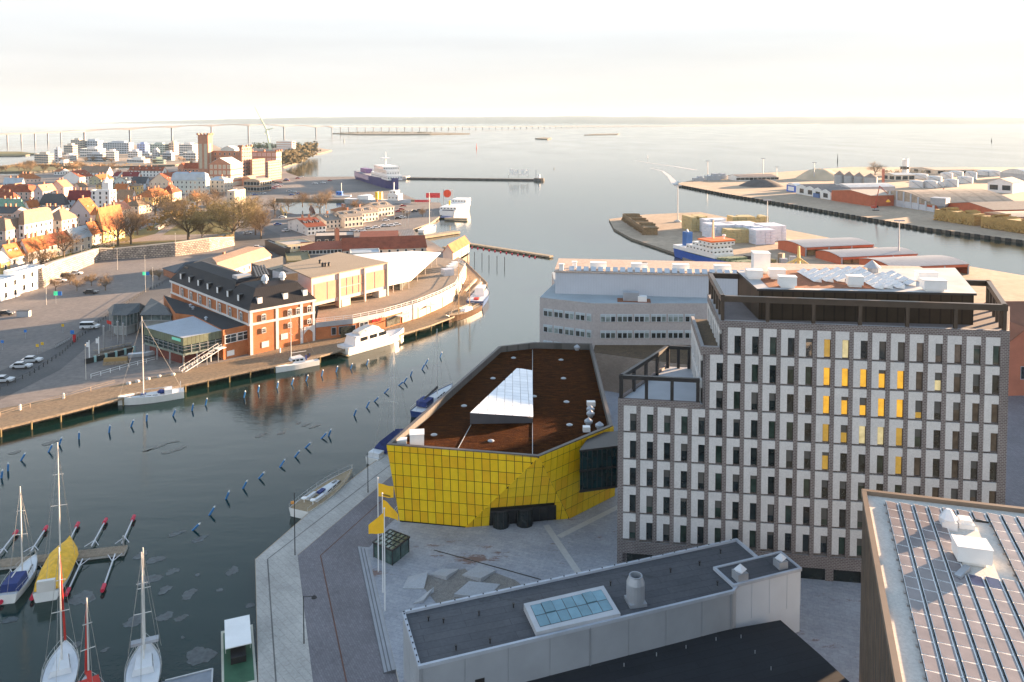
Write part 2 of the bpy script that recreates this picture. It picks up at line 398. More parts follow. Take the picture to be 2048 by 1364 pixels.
# ---------------------------------------------------------------- office block
def office():
    A = P(1234, 1127); B0 = P(2005, 1190.7)
    ang = math.atan2(B0.y-A.y, B0.x-A.x); LEN = (B0-A).to_2d().length
    zT = ZV(P(1440, 1144), 642); zM = ZV(P(1402, 1141), 693); zLo = ZV(A, 797)
    rt = thing('office_building', 'grey brick office block with pale panels in rows and a dark roof terrace frame', 'building', (A.x, A.y, L), ang)
    bm = brick('office_brick', (.125, .096, .09), (.17, .135, .125), (.33, .31, .30), 1, .42, .21, .03, .25)
    pm = M('office_panel_plaster', (.60, .59, .575), .85, .10, .5, fine=6)
    gr = M('roof_gravel', (.17, .14, .13), .95, .2, .5, fine=6)
    inv = wm(rt).inverted()
    def loc(px, py, z): return inv @ P(px, py, z)
    ca = [loc(1440, 642, zT), loc(2012, 655, zT), loc(1960, 583, zT), loc(1387, 582, zT)]
    xm0, xm1 = ca[0].x, LEN; xmid = (inv @ P(1402, 693, zM)).x
    DP = 15.5
    z1, z2, z3 = zT-L, zM-L, zLo-L
    rec = .32
    # wall cores sit behind the panel layer
    MB().prism([(xm0+rec, rec), (xm1, rec), (xm1+7, DP), (xm0+rec, DP)], 0, z1-.4, 0, 1).prism([(xm0+.01, .01), (xm1, .01), (xm1, .55), (xm0+.01, .55)], z1-1.1, z1+.05).prism([(xm0, .5), (xm0+.5, .5), (xm0+.5, DP), (xm0, DP)], z1-1.1, z1+.06)\
        .prism([(xmid+rec, rec), (xm0+rec, rec), (xm0+rec, DP), (xmid+rec, DP)], 0, z2-.4, 0, 2).prism([(xmid, .01), (xm0+.01, .01), (xm0+.01, .5), (xmid, .5)], z2-1.1, z2).prism([(xmid, .5), (xmid+.45, .5), (xmid+.45, DP), (xmid, DP)], z2-1.1, z2+.01)\
        .build('wall', [bm, gr, M('sedum_roof', (.10, .065, .035), .95, .4, .8, fine=5)], rt, local=True)
    bk = inv @ P(1331, 729, zLo)
    ter = M('terrace_slab', (.38, .39, .41), .8, .08, .3)
    MB().prism([(0.02+rec, rec), (xmid+rec, rec), (xmid+rec, bk.y), (bk.x, bk.y)], 0, z3-.3, 0, 1).prism([(0.02, .01), (xmid, .01), (xmid, .45), (0.02, .45)], z3-1.0, z3).build('terrace_block', [bm, ter], rt, local=True)
    MB().prism([(0, .45), (.4, .45), (bk.x+.4, bk.y), (bk.x, bk.y)], 0, z3+.01).build('side_wall', bm, rt, local=True)
    # facade bays
    nC = 21; m0 = .62; pitch = (LEN-2*m0)/nC
    zb = ZV(P(1440, 1144), 706.3) - L; zb8 = ZV(P(1440, 1144), 1091.5) - L; rp = (zb-zb8)/7
    pw = pitch*.75; ph = rp*.93; ww = pitch*.37; wh = rp*.645
    mb = MB(); T = .30
    mb.box(0, 0, 0, pw-ww, T, ph); mb.box(pw-ww, 0, wh, pw, T, ph)
    mb.box(pw-ww, .2, 0, pw, T, .06)
    panel = mb.mesh('wall_panel', pm)
    win = {}
    def wmesh(key):
        if rnd.random() < .3: key = key[0]+rnd.choice('123')
        if key in win: return win[key]
        bl = key[1:]; kk, key = key, key[0]
        g = {'d': glass('office_glass', (.02, .028, .03), .05), 'g': glass('office_glass_green', (.03, .05, .04), .05),
             'y': glass('office_glass_lit', (.50, .27, .02), .3, .11, (1, .50, .05)), 'p': glass('office_glass_blind', (.5, .42, .22), .4, .06, (1, .8, .4)),
             'b': glass('office_glass_brown', (.09, .07, .055), .08), 'h': glass('office_glass_dim', (.2, .12, .02), .15, .055, (1, .6, .1))}[key]
        mb = MB().box(0, 0, 0, ww, .05, wh, 0); mb.box(0, -.03, 0, .06, 0, wh, 1); mb.box(ww-.06, -.03, 0, ww, 0, wh, 1); mb.box(.06, -.03, wh-.06, ww-.06, 0, wh, 1)
        if bl: mb.box(.07, -.025, wh*(1-.22*int(bl)), ww-.07, -.002, wh-.07, 2)
        mb.box(.06, -.02, wh*.0+.0, ww-.06, 0, .05, 1)
        win[kk] = mb.mesh('window', [g, bronze, M('window_blind', (.10, .097, .09), .8, .15)]); return win[kk]
    den = MB()
    for i in range(9): den.box(i*pw/9+.04, -.02, 0, i*pw/9+pw/9-.06, .08, rp*.05)
    dmesh = den.mesh('brick_course', bm)
    pier_h = {}
    for c in range(nC):
        r0 = 3 if c < 5 else (1 if c < 6 else 0)
        x = m0 + c*pitch + pitch*.06
        for r in range(r0, 8):
            z = zb - r*rp
            inst(panel, 'wall_panel', rt, (x, 0, z))
            k = 'd'
            if c >= 6:
                cc = c-6
                if r in (1, 2) and 5 <= cc <= 9: k = 'y'
                elif r == 1 and cc == 11: k = 'p'
                elif r == 3 and 5 <= cc <= 6: k = 'h'
                elif r == 3 and 7 <= cc <= 9: k = 'p' if cc < 9 else 'h'
                elif r == 4 and cc in (5, 9): k = 'h'
                elif r == 0 and cc in (5, 6): k = 'p' if cc == 6 else 'h'
                elif r == 2 and cc == 10: k = 'h'
                elif cc >= 10 and rnd.random() < .55: k = 'b'
                elif rnd.random() < .3: k = 'g'
            elif rnd.random() < .35: k = 'g'
            inst(wmesh(k), 'window', rt, (x+pw-ww, .2, z))
            inst(dmesh, 'brick_course', rt, (x, .12, z-rp*.062))
    def pier(x, wd, z0_, z1_):
        key = (round(wd, 2), round(z1_-z0_, 2))
        if key not in pier_h: pier_h[key] = MB().box(0, 0, 0, wd, .31, z1_-z0_).mesh('brick_pier', bm)
        inst(pier_h[key], 'brick_pier', rt, (x, -.015, z0_))
    zbase = zb8-.35
    pier(0, m0+pitch*.055, 0, z3-1)
    for c in range(nC):
        top = z3-1 if c < 4 else (z3-1 if c == 4 else (z2-1.1 if c == 5 else z1-1.1))
        x = m0 + c*pitch + pitch*.06 + pw + .004
        wd = pitch - pw - .008
        if c == 4: pier(x, wd, zbase, z2-1.1)
        elif c == 5: pier(x, wd, zbase, z1-1.1)
        elif c == nC-1: pier(x, LEN-x, 0, top)
        else: pier(x, wd, zbase, top)
    # brick band and shop openings at street level
    MB().box(.7, -.03, zbase-1.6, LEN-.6, .31, zbase-.02).build('base_band', bm, rt, local=True)
    og = glass('shop_glass', (.015, .02, .018), .05)
    x = 1.3; pmsh = None
    while x < LEN-4:
        MB().box(x, .1, 0.02, x+3.3, .3, zbase-1.62, 0).build('shop_window', og, rt, local=True)
        MB().box(x+3.31, -.02, 0, x+4.3, .31, zbase-1.62).build('brick_pier', bm, rt, local=True); x += 4.32
    # left side walls that rise above the terraces
    def side(x, y0_, y1_, rows, n):
        pt = (y1_-y0_)/n; k = pt/pitch
        for c in range(n):
            y = y0_ + c*pt
            for r in rows:
                z = zb - r*rp
                inst(panel, 'wall_panel', rt, (x, y+pt*.86, z), rot=(0, 0, -pi/2), scale=(k*1.0, 1, 1))
                inst(wmesh('d'), 'window', rt, (x+.2, y+pt*.86-(pw-ww)*k, z), rot=(0, 0, -pi/2), scale=(k, 1, 1))
    side(xmid, .4, DP, (1, 2, 3, 4), 7)
    side(xm0, .4, DP, (0,), 7)
    # roof terrace frames of dark bronze beams
    def frame(pts, zr, zt, posts, bw=.55, bh=.75, fmt=bronze):
        bmz = MB()
        for (a, b2) in zip(pts[:-1], pts[1:]):
            a, b2 = Vector(a), Vector(b2); d = (b2-a); an = math.atan2(d.y, d.x)
            bmz.rbox((a+b2)/2, d.length+bw*.98, bw, zt-bh, zt, an)
        bmz.build('terrace_beam', fmt, rt, local=True)
        for (a, b2), n in zip(zip(pts[:-1], pts[1:]), posts):
            a, b2 = Vector(a), Vector(b2); d = (b2-a); an = math.atan2(d.y, d.x)
            for i in range(n+1):
                p = a + d*(i/n)
                MB().rbox(p, .42, .36, zr, zt-bh+.002, an).build('terrace_post', fmt, rt, local=True)
    zr = z1; ztp = ZV(P(1440, 1144), 592) - L
    fr = loc(2009, 607, ztp+L); fb = loc(1945, 547, ztp+L)
    frame([(xm0+4.5, DP-.3), (xm0+.35, DP-.3), (xm0+.35, .35), (fr.x-.2, .35), (fb.x, DP-.3), (fb.x-4, DP-.3)], zr-.4, ztp, (1, 5, 6, 5, 1))
    zt3 = ZV(A, 751) - L
    bronze2 = dark
    frame([(xmid-.3, .35), (.4, .35), (bk.x+.3, bk.y-.5), (xmid-.3, bk.y-.5)], z3-.3, zt3, (3, 4, 2), .45, .5, dark)
    gl = MB()
    # penthouse
    z4 = ZV(inv and P(1518, 633, zT), 577) - L
    q = [loc(1518, 577, z4+L), loc(1948, 586, z4+L), loc(1907, 536, z4+L), loc(1478, 542, z4+L)]
    q2 = [(p.x, p.y) for p in q]
    MB().prism(q2, z1-.45, z4-.3).build('penthouse', stripes('bronze_cladding', (.05, .034, .022), 0, 1.3, .4, .5, .3), rt, local=True)
    e = MB(); cx = sum(p[0] for p in q2)/4; cy = sum(p[1] for p in q2)/4
    MB().prism([(cx+(x-cx)*1.02, cy+(y-cy)*1.03) for x, y in q2], z4-.29, z4, 0, 1).build('roof', [dark, M('pale_roof_felt', (.42, .42, .42), .8, .15, .3)], rt, local=True)
    MB().prism([(cx+(x-cx)*.55-5, cy+(y-cy)*.9) for x, y in q2], z4, z4+.02).build('roof_moss', M('red_sedum', (.24, .09, .04), .95, .35, .9, fine=5), rt, local=True)
    # rooftop units
    def unit(name, px, py, wd, dp, h, mat=white):
        p = loc(px, py, z4+L); t = MB().rbox(p, wd, dp, z4+.3, z4+.3+h, 0).rbox(p, wd+.14, dp+.14, z4+.3+h, z4+.38+h, 0).rbox(p, wd*.8, dp*.8, z4+.02, z4+.31)
        t.build(name, mat, rt, local=True)
    for a in ((1521, 545, 2.3, 2.3, 2.6), (1508, 557, 2.1, 1.6, .9), (1553, 557, 2.1, 1.6, 1.0), (1574, 574, 2.2, 1.4, 1.1), (1709, 573, 1.9, 1.3, 1.1), (1852, 563, 2.5, 1.6, 1.0), (1866, 581, 2.7, 1.7, 1.1)):
        unit('ventilation_unit', *a)
    p = loc(1744, 544, z4+L); MB().lathe(p, [(.9, 0), (.9, .7), (1.2, .72), (.1, 1.7)], 10).build('roof_cowl', zinc, rt, local=True)
    sp_ = MB().poly([(0, -.5, .12), (1.62, -.5, .12), (1.62, .5, .62), (0, .5, .62)], 0).poly([(0, .5, .62), (1.62, .5, .62), (1.62, .56, 0), (0, .56, 0)], 1).poly([(0, -.5, .12), (0, .5, .62), (0, .56, 0)], 1).poly([(1.62, -.5, .12), (1.62, .5, .62), (1.62, .56, 0)], 1)
    spm = sp_.mesh('solar_panel', [M('solar_cell', (.42, .44, .47), .25, .15, 2), white])
    for (xa, ya, xb, yb, n) in ((1600, 545, 1636, 566, 4), (1622, 544, 1660, 566, 4), (1645, 543, 1684, 566, 4), (1668, 542, 1712, 568, 5), (1690, 540, 1760, 580, 7), (1712, 541, 1778, 579, 7), (1758, 552, 1802, 579, 5), (1776, 549, 1826, 574, 5)):
        a = loc(xa, ya, z4+L); b2 = loc(xb, yb, z4+L); an = math.atan2(b2.y-a.y, b2.x-a.x); n = max(2, int((b2-a).to_2d().length/1.7))
        for i in range(n):
            inst(spm, 'solar_panel', rt, (a.x+(b2.x-a.x)*i/n, a.y+(b2.y-a.y)*i/n, z4+.03), an)
    return rt
office()
# ---------------------------------------------------------------- yellow faceted hall
def yellow():
    zr = 13.2
    T = [P(773, 890, zr), P(1078, 914, zr), P(1226, 852, zr), P(1184, 688, zr), P(1068, 685, zr), P(998, 693, zr)]
    Bs = [P(800, 1043), P(930, 1055), P(1138, 1037), P(1230, 991)]
    rt = thing('yellow_hall', 'faceted yellow clad hall with brown moss roof beside the quay', 'building', (Bs[0].x, Bs[0].y, L))
    ym = [M('yellow_cladding', (.82, .51, .005), .38, .06, 1), M('yellow_cladding_warm', (.80, .45, .005), .42, .06, 1), M('yellow_cladding_light', (.85, .56, .010), .4, .06, 1)]
    backing = M('joint_backing', (.012, .01, .005), .9, .1)
    b2 = Bs[1]
    back = [Vector((T[2].x-.4, T[2].y+.4, L)), Vector((T[3].x, T[3].y-1, L)), Vector((T[4].x, T[4].y-1, L)), Vector((T[5].x+.6, T[5].y-1, L))]
    fac = MB()
    A = [T[0], T[1], Bs[1], Bs[0]]; Bf = [T[1], Bs[2], Bs[1]]; Cf = [T[1], T[2], Bs[3], Bs[2]]
    fac.poly(A).poly(Bf).poly(Cf)
    fac.poly([T[2], T[3], back[1], Bs[3]]).poly([T[3], T[4], back[2], back[1]]).poly([T[4], T[5], back[3], back[2]]).poly([T[5], T[0], Bs[0], back[3]])
    fac.build('wall', backing, rt)
    def hole(c):
        return False
    up = Vector((0, 0, 1))
    # entrance
    ex = [(980, 1051), (1111.5, 1038), (1111.5, 1009), (980, 1021)]
    # points of the entrance on facet B plane
    o = T[1]; n = (Bs[2]-o).cross(Bs[1]-o).normalized()
    def onB(x, y, n=n, o=o):
        a, b = (x-1024)/F, (CY-y)/F; d = Vector((a, cp+b*sp, -sp+b*cp)); c = Vector((0, 0, H)); return c + d*((o-c).dot(n)/d.dot(n))
    E = [onB(*p) for p in ex]
    if n.y > 0: nn = -n
    else: nn = n
    def inE(c):
        # reject panels whose middle falls inside the doorway
        u = (E[1]-E[0]); t = (c-E[0]).dot(u)/u.length_squared
        zt = E[3].z+(E[2].z-E[3].z)*t
        return 0.0 < t < 1.0 and c.z < zt-.25
    facet(A, 1.17, 1.78, ym, rt, udir=T[1]-T[0], gap=.045, off=(0, .15))
    facet(Bf, 1.17, 1.78, ym, rt, udir=Bs[2]-Bs[1], gap=.045, holes=inE)
    facet(Cf, 1.25, 1.78, ym, rt, udir=T[2]-T[1], gap=.045)
    facet([T[5], T[0], Bs[0], back[3]], 2.4, 2.9, ym, rt, udir=T[0]-T[5], facing=Vector((-1, 0, 0)))
    # doorway glazing and two revolving doors
    MB().poly([e+nn*.09 for e in E]).build('entrance_glazing', glass('entrance_glass', (.012, .012, .012), .08), rt)
    fr = MB()
    for i in range(9):
        t = i/8; fr.tube(E[0].lerp(E[1], t)+nn*.12, E[3].lerp(E[2], t)+nn*.12, .05, n=4)
    fr.tube(E[0].lerp(E[3], .97)+nn*.12, E[1].lerp(E[2], .97)+nn*.12, .12, n=4)
    fr.build('entrance_frame', dark, rt)
    for x, y in ((1001.5, 1051), (1049, 1048)):
        p = P(x, y); r = 1.25
        d = MB().lathe(p, [(r, 2.5), (r, 2.75), (r*.5, 2.8)], 20).build('revolving_door', dark, rt)
        MB().lathe(p, [(r*.96, 0), (r*.96, 2.5)], 20).build('drum_glass', glass('drum_glass', (.015, .02, .02), .05), d, local=False)
        mm = MB()
        for i in range(10):
            a = 2*pi*i/10; q = p+Vector((cos(a)*r, sin(a)*r, 0)); mm.tube(q, q+Vector((0, 0, 2.5)), .04, n=4)
        mm.build('door_mullion', dark, d)
    for x, y, c in ((1012, 1028, 0), (1056, 1026, 0)):
        q = onB(x, y)+nn*.2; q.z = max(q.z, L+1.5); MB().rbox(q, .35, .05, q.z-.2, q.z+.2, 0).build('wall_lamp', M('lit_lamp', (.8, .6, .1), .5, .1, emit=.5), rt)
    # sunken roof with parapet
    Tc = sum(T, Vector())/len(T)
    inn = []
    N = len(T)
    for i in range(N):
        p = T[i]; d1 = (T[i]-T[i-1]).normalized(); d2 = (T[(i+1) % N]-T[i]).normalized()
        bis = (d2-d1).normalized(); s = max(.45, abs(Vector((-d1.y, d1.x, 0)).dot(bis)))
        inn.append(p + bis*(.55/s))
    cap = MB(); deep = MB()
    for i in range(N):
        j = (i+1) % N; up2 = Vector((0, 0, .12)); dn = Vector((0, 0, -1.25))
        cap.poly([T[i]+up2, T[j]+up2, inn[j]+up2, inn[i]+up2]).poly([T[i]+up2, T[j]+up2, T[j]-up2, T[i]-up2])
        deep.poly([inn[i]+up2, inn[j]+up2, inn[j]+dn, inn[i]+dn])
    cap.build('parapet_cap', M('parapet_metal', (.075, .06, .052), .5, .15), rt); deep.build('parapet_wall', stripes('parapet_lining', (.12, .115, .11), 1, .9, .35, .6), rt)
    zf = zr-1.1
    m, nn_, b = nodes('brown_moss_roof'); g = geo(nn_)
    f1 = noise(nn_, vmul(nn_, g, (.5, 1.6, 0)), 1, 8, .7); f2 = noise(nn_, g, 4.5, 4, .7)
    c = ramp(nn_, f1, [(.3, (.030, .009, .003)), (.55, (.10, .031, .007)), (.75, (.22, .08, .014))])
    c = mix(nn_, 1, c, ramp(nn_, f2, [(.3, (.6,)*3), (.7, (1.35,)*3)]), 'MULTIPLY'); nn_.links.new(c, b.inputs['Base Color']); b.inputs['Roughness'].default_value = .95; b.inputs['Specular IOR Level'].default_value = .04
    bump(nn_, b, f2, 1, 1.6)
    MB().poly([(p.x, p.y, zf) for p in inn]).build('roof', m, rt)
    # wedge rooflight
    bz = zf+.02
    ba = [P(940, 848, bz), P(1066, 846, bz), P(1064.5, 745, bz), P(1034, 742, bz)]
    hs = [1.75, .75, .35, .35]
    tp = [Vector((p.x, p.y, bz+h)) for p, h in zip(ba, hs)]
    k = MB()
    for i in range(4):
        j = (i+1) % 4; k.poly([ba[i], ba[j], tp[j], tp[i]])
    rl = k.poly(tp).build('rooflight', M('rooflight_curb', (.07, .07, .08), .5, .15), rt)
    wm_ = [M('rooflight_pane', (.60, .64, .70), .2, .05, .5), M('rooflight_pane_bright', (.68, .71, .76), .2, .05, .5)]
    facet(tp, 1.35, 1.6, wm_, rl, 'glass_pane', .03, .06, udir=Vector((1, 0, 0)), facing=Vector((0, 0, 1)))
    # roof fittings
    def rp_(x, y): return P(x, y, zf)
    p = rp_(834, 893); MB().rbox(p, 2.05, 2.0, zf+.25, zf+2.1, .12).rbox(p, 2.15, 2.1, zf+2.1, zf+2.2, .12).rbox(p, 1.4, 1.4, zf, zf+.26, .12).build('ventilation_unit', white, rt)
    p = rp_(803, 890); MB().rbox(p, 1.5, 1.1, zf+.1, zf+.85, .12).rbox(p, 1.6, 1.2, zf+.85, zf+.93, .12).rbox(p, 1, 1, zf, zf+.12, .12).build('ventilation_unit', white, rt)
    p = rp_(1182, 812); MB().rbox(p, 1.4, .9, zf+.1, zf+.8, 0).rbox(p, 1.2, .7, zf, zf+.12, 0).build('ventilation_unit', white, rt)
    p = rp_(1173, 863); MB().rbox(p, 1.1, .9, zf+.05, zf+.8, 0).build('ventilation_unit', white, rt)
    for x, y in ((1181, 825), (1181, 834), (1177, 850), (1199, 858), (1146, 697), (1154, 700)):
        MB().lathe(rp_(x, y), [(.42, 0), (.42, .35), (.66, .4), (.66, .7), (.1, 1.15)], 12).build('roof_cowl', zinc, rt)
    for x, y in ((868, 870), (982, 882), (928, 812), (1139, 850), (1133, 804), (1127, 757), (986, 757), (1027, 716), (1122, 720), (1068, 793)):
        MB().lathe(rp_(x, y), [(.5, 0), (.5, .08), (.2, .22), (.04, .24)], 12).build('roof_vent', steel, rt)
    for a, b2 in (((1065, 914), (1065, 700)), ((912, 905), (942, 850))):
        MB().tube(rp_(*a)+Vector((0, 0, .05)), rp_(*b2)+Vector((0, 0, .05)), .05, n=4).build('lightning_rod', steel, rt)
yellow()
# ---------------------------------------------------------------- glazed link
def link():
    z0, z1 = L+5.2, L+11.4
    a, b = P(1160, 899, z1), P(1238, 890, z1); c = a+Vector((2.2, 5.5, 0)); d = b+Vector((1, 5, 0))
    a.z = b.z = 0
    rt = thing('glass_link_bridge', 'dark glazed bridge joining the yellow hall and the grey brick office', 'bridge', (a.x, a.y, z0))
    aa = a+Vector((-.9, -.2, 0))
    g = glass('link_glass', (.004, .03, .034), .03)
    q = [(a.x, a.y), (b.x, b.y), (d.x, d.y), (c.x, c.y)]
    mid = (z0+z1)/2
    MB().prism(q, z0+.3, z1-.3).build('glazing', g, rt)
    cx = sum(p[0] for p in q)/4; cy = sum(p[1] for p in q)/4
    q3 = [(cx+(x-cx)*1.03, cy+(y-cy)*1.08) for x, y in q]
    for za, zb_ in ((z0, z0+.3), (mid-.12, mid+.12), (z1-.3, z1)): MB().prism(q3, za, zb_).build('edge_beam', dark, rt)
    for i in range(8):
        p = a.lerp(b, (i+.5)/8); MB().box(p.x-.05, p.y-.2, z0+.3, p.x+.05, p.y+.02, z1-.3).build('mullion', dark, rt)
link()
# ---------------------------------------------------------------- long grey hall in the foreground
def fhall():
    zr, zl = 8.8, 4.6
    q = [P(807, 1223, zr), P(1473, 1078, zr), P(1515, 1113.5, zr), P(1466, 1181, zr), P(839, 1331, zr)]
    ann = [P(1429, 1137.5, zr), P(1561, 1106, zr), P(1601, 1138.7, zr), P(1467, 1172, zr)]
    rt = thing('grey_hall', 'long low grey hall with a dark felt roof and a slanted rooflight in the foreground', 'building', (q[0].x, q[0].y, L))
    felt = paving('dark_roof_felt', (.070, .073, .083), (.085, .088, .098), 9, 1.05, .62, .03, R(-17), .22, ((.045, .046, .05), .12, .60))
    wall = M('pale_sheet_wall', (.33, .35, .375), .6, .10, .25)
    MB().prism([D2(q[0]), D2(q[1]), D2(P(1512, 1112, zr)), D2(q[3]), D2(q[4])], L-.5, zr-.25, 0, 1).build('wall', [wall, felt], rt)
    def rim(pts, z, name='roof_edge', w_=.28, mat=None):
        mb = MB()
        for i in range(len(pts)):
            a, b = Vector(pts[i]), Vector(pts[(i+1) % len(pts)]); d = b-a; mb.rbox((a+b)/2, d.length+w_*.7, w_, z-.32, z+.02*(i % 2), math.atan2(d.y, d.x))
        mb.build(name, mat or M('silver_edge', (.40, .43, .48), .45, .1, .6), rt)
    rim(q, zr+.02)
    # fixing studs along the roof edge
    st = MB().lathe((0, 0, 0), [(.07, 0), (.07, .10), (.02, .12)], 6).mesh('edge_stud', dark)
    for a, b, n in ((q[0], q[1], 26), (q[0], q[4], 9), (ann[1], ann[0], 6), (ann[3], ann[2], 9)):
        for i in range(n): p = a.lerp(b, (i+.5)/n); inst(st, 'edge_stud', rt, (p.x-q[0].x, p.y-q[0].y, zr-L+.02))
    MB().prism([D2(p) for p in ann], L-.5, zr+.06, 0, 1).build('annex', [M('white_sheet_wall', (.56, .60, .65), .5, .05, .3), felt], rt)
    rim(ann, zr+.18)
    # wall sheets with joints
    facet([q[4], q[3], Vector((q[3].x, q[3].y, zl)), Vector((q[4].x, q[4].y, zl-1.8))], 4.4, 6.2, wall, rt, 'wall_sheet', .05, .05, udir=q[3]-q[4])
    facet([q[0], q[4], Vector((q[4].x, q[4].y, L)), Vector((q[0].x, q[0].y, L))], 3.7, 4, wall, rt, 'wall_sheet', .05, .05, udir=q[4]-q[0], facing=Vector((-1, -.2, 0)))
    facet([Vector((ann[3].x, ann[3].y, zr-.2)), Vector((ann[2].x, ann[2].y, zr-.2)), Vector((ann[2].x, ann[2].y, zl)), Vector((ann[3].x, ann[3].y, zl))], 2.4, 4.5, M('white_sheet_wall', (0, 0, 0)), rt, 'wall_sheet', .03, .04, udir=ann[2]-ann[3])
    dn = (q[3]-q[4]).normalized(); n = Vector((dn.y, -dn.x, 0))
    for x in (842, 1180, 1462):
        t = DIR(q[4], math.atan2(dn.y, dn.x), x, zr); p = q[4]+dn*t+n*.12; MB().tube((p.x, p.y, zr-.2), (p.x, p.y, zl-1.5), .06, n=6).build('downpipe', zinc, rt)
    p = q[4]+dn*DIR(q[4], math.atan2(dn.y, dn.x), 959, zr)+n*.07
    MB().rbox(p, .95, .06, L, L+4.6, math.atan2(dn.y, dn.x)).build('door', dark, rt)
    # rooflight
    z = zr-.2
    r = [P(1047.5, 1207, z), P(1207, 1171, z), P(1241, 1231, z), P(1080, 1272, z)]
    # raised: near edge low, box
    hN, hF = .55, .75
    tp = [Vector((r[0].x, r[0].y, z+hF)), Vector((r[1].x, r[1].y, z+hF)), Vector((r[2].x, r[2].y, z+hN)), Vector((r[3].x, r[3].y, z+hN))]
    # shift base so that the raised top lands on the traced outline
    tp = [P(1047.5, 1207, z+hF), P(1207, 1171, z+hF), P(1241, 1227, z+hN), P(1073, 1264, z+hN)]
    k = MB(); bs = [Vector((p.x, p.y, z)) for p in tp]
    for i in range(4): k.poly([bs[i], bs[(i+1) % 4], tp[(i+1) % 4], tp[i]])
    rl = k.poly(tp).build('rooflight', M('rooflight_frame', (.42, .43, .45), .5, .08), rt)
    gm = [M('skylight_glass', (.16, .30, .36), .12, .2, .4), M('skylight_glass_dark', (.13, .25, .30), .12, .2, .4)]
    U = (tp[1]-tp[0]); V = (tp[3]-tp[0])
    ins = [tp[0]+U*.06+V*.12, tp[0]+U*.945+V*.12, tp[0]+U*.945+V*.88, tp[0]+U*.06+V*.88]
    for i in range(7):
        for j in range(2):
            def cor(a, b): return ins[0].lerp(ins[1], a).lerp(ins[3].lerp(ins[2], a), b)
            a0, a1, b0, b1 = (i+.03)/7, (i+.97)/7, (j+.03)/2, (j+.97)/2
            c4 = [cor(a0, b0), cor(a1, b0), cor(a1, b1), cor(a0, b1)]
            hi = [c+Vector((0, 0, .03 if (i, j) not in ((1, 0), (5, 0)) else .12)) for c in c4]
            mb = MB().poly(hi)
            for e in range(4): mb.poly([c4[e], c4[(e+1) % 4], hi[(e+1) % 4], hi[e]])
            mb.build('glass_pane', gm[(i*3+j) % 2], rl)
    MB().poly([c+Vector((0, 0, .012)) for c in ins]).build('glazing_bar', dark, rl)
    # vent stack, cowls
    p = P(1271, 1205, zr-.2)
    s = MB().rbox(p, 1.9, 1.9, p.z, p.z+.35, .2).lathe(p, [(.98, .35), (.98, 2.2), (.72, 2.9), (.72, 3.0), (.6, 3.0), (.6, 2.2)], 20).build('vent_stack', zinc, rt)
    MB().lathe(p, [(.6, 2.3), (.58, 2.32)], 20).build('stack_throat', dark, s)
    for x, y, k in ((1480, 1158, 1), (1561, 1133, .9)):
        p = P(x, y, zr+.06); MB().rbox(p, 1.3*k, 1.3*k, p.z, p.z+.9*k, .3).build('roof_cowl', zinc, rt)
        MB().lathe((p.x, p.y, p.z+.9*k), [(.55*k, 0), (.55*k, .2*k), (.78*k, .22*k), (.03, .85*k)], 4).build('cowl_cap', M('bright_zinc', (.62, .64, .67), .35, .1), rt)
    for x, y in ((857, 1242), (887, 1246), (958, 1231), (1027, 1215), (1221, 1171), (1341, 1145), (1399, 1131), (1441, 1107), (1435, 1171), (980, 1286), (912, 1300)):
        p = P(x, y, zr-.25); MB().lathe(p, [(.07, 0), (.07, .4), (.14, .41), (.14, .5)], 8).build('roof_pipe', dark, rt)
    # lower dark roof against the near side
    lo = [P(1467, 1257, zl), P(1561, 1240, zl), P(1640, 1309, zl), P(1760, 1420, zl), P(1500, 1520, zl), P(560, 1520, zl), P(790, 1402, zl), P(1000, 1364, zl)]
    r2 = thing('black_roof_building', 'low building with a wide black felt roof in front of the grey hall', 'building', (lo[4].x, lo[4].y, L))
    blk = paving('black_roof_felt', (.013, .015, .019), (.018, .02, .025), 9, 1.05, .5, .03, R(-17), .2)
    MB().prism([D2(p) for p in lo], L-.5, zl, 0, 1).build('roof', [wall, blk], r2)
    for x, y in ((1181, 1331), (1248, 1333), (1313, 1312), (1372, 1297), (1432, 1281), (1482, 1276), (1510, 1307), (1542, 1340)):
        p = P(x, y, zl); MB().lathe(p, [(.05, 0), (.05, .35)], 6).build('roof_pipe', zinc, r2)
fhall()
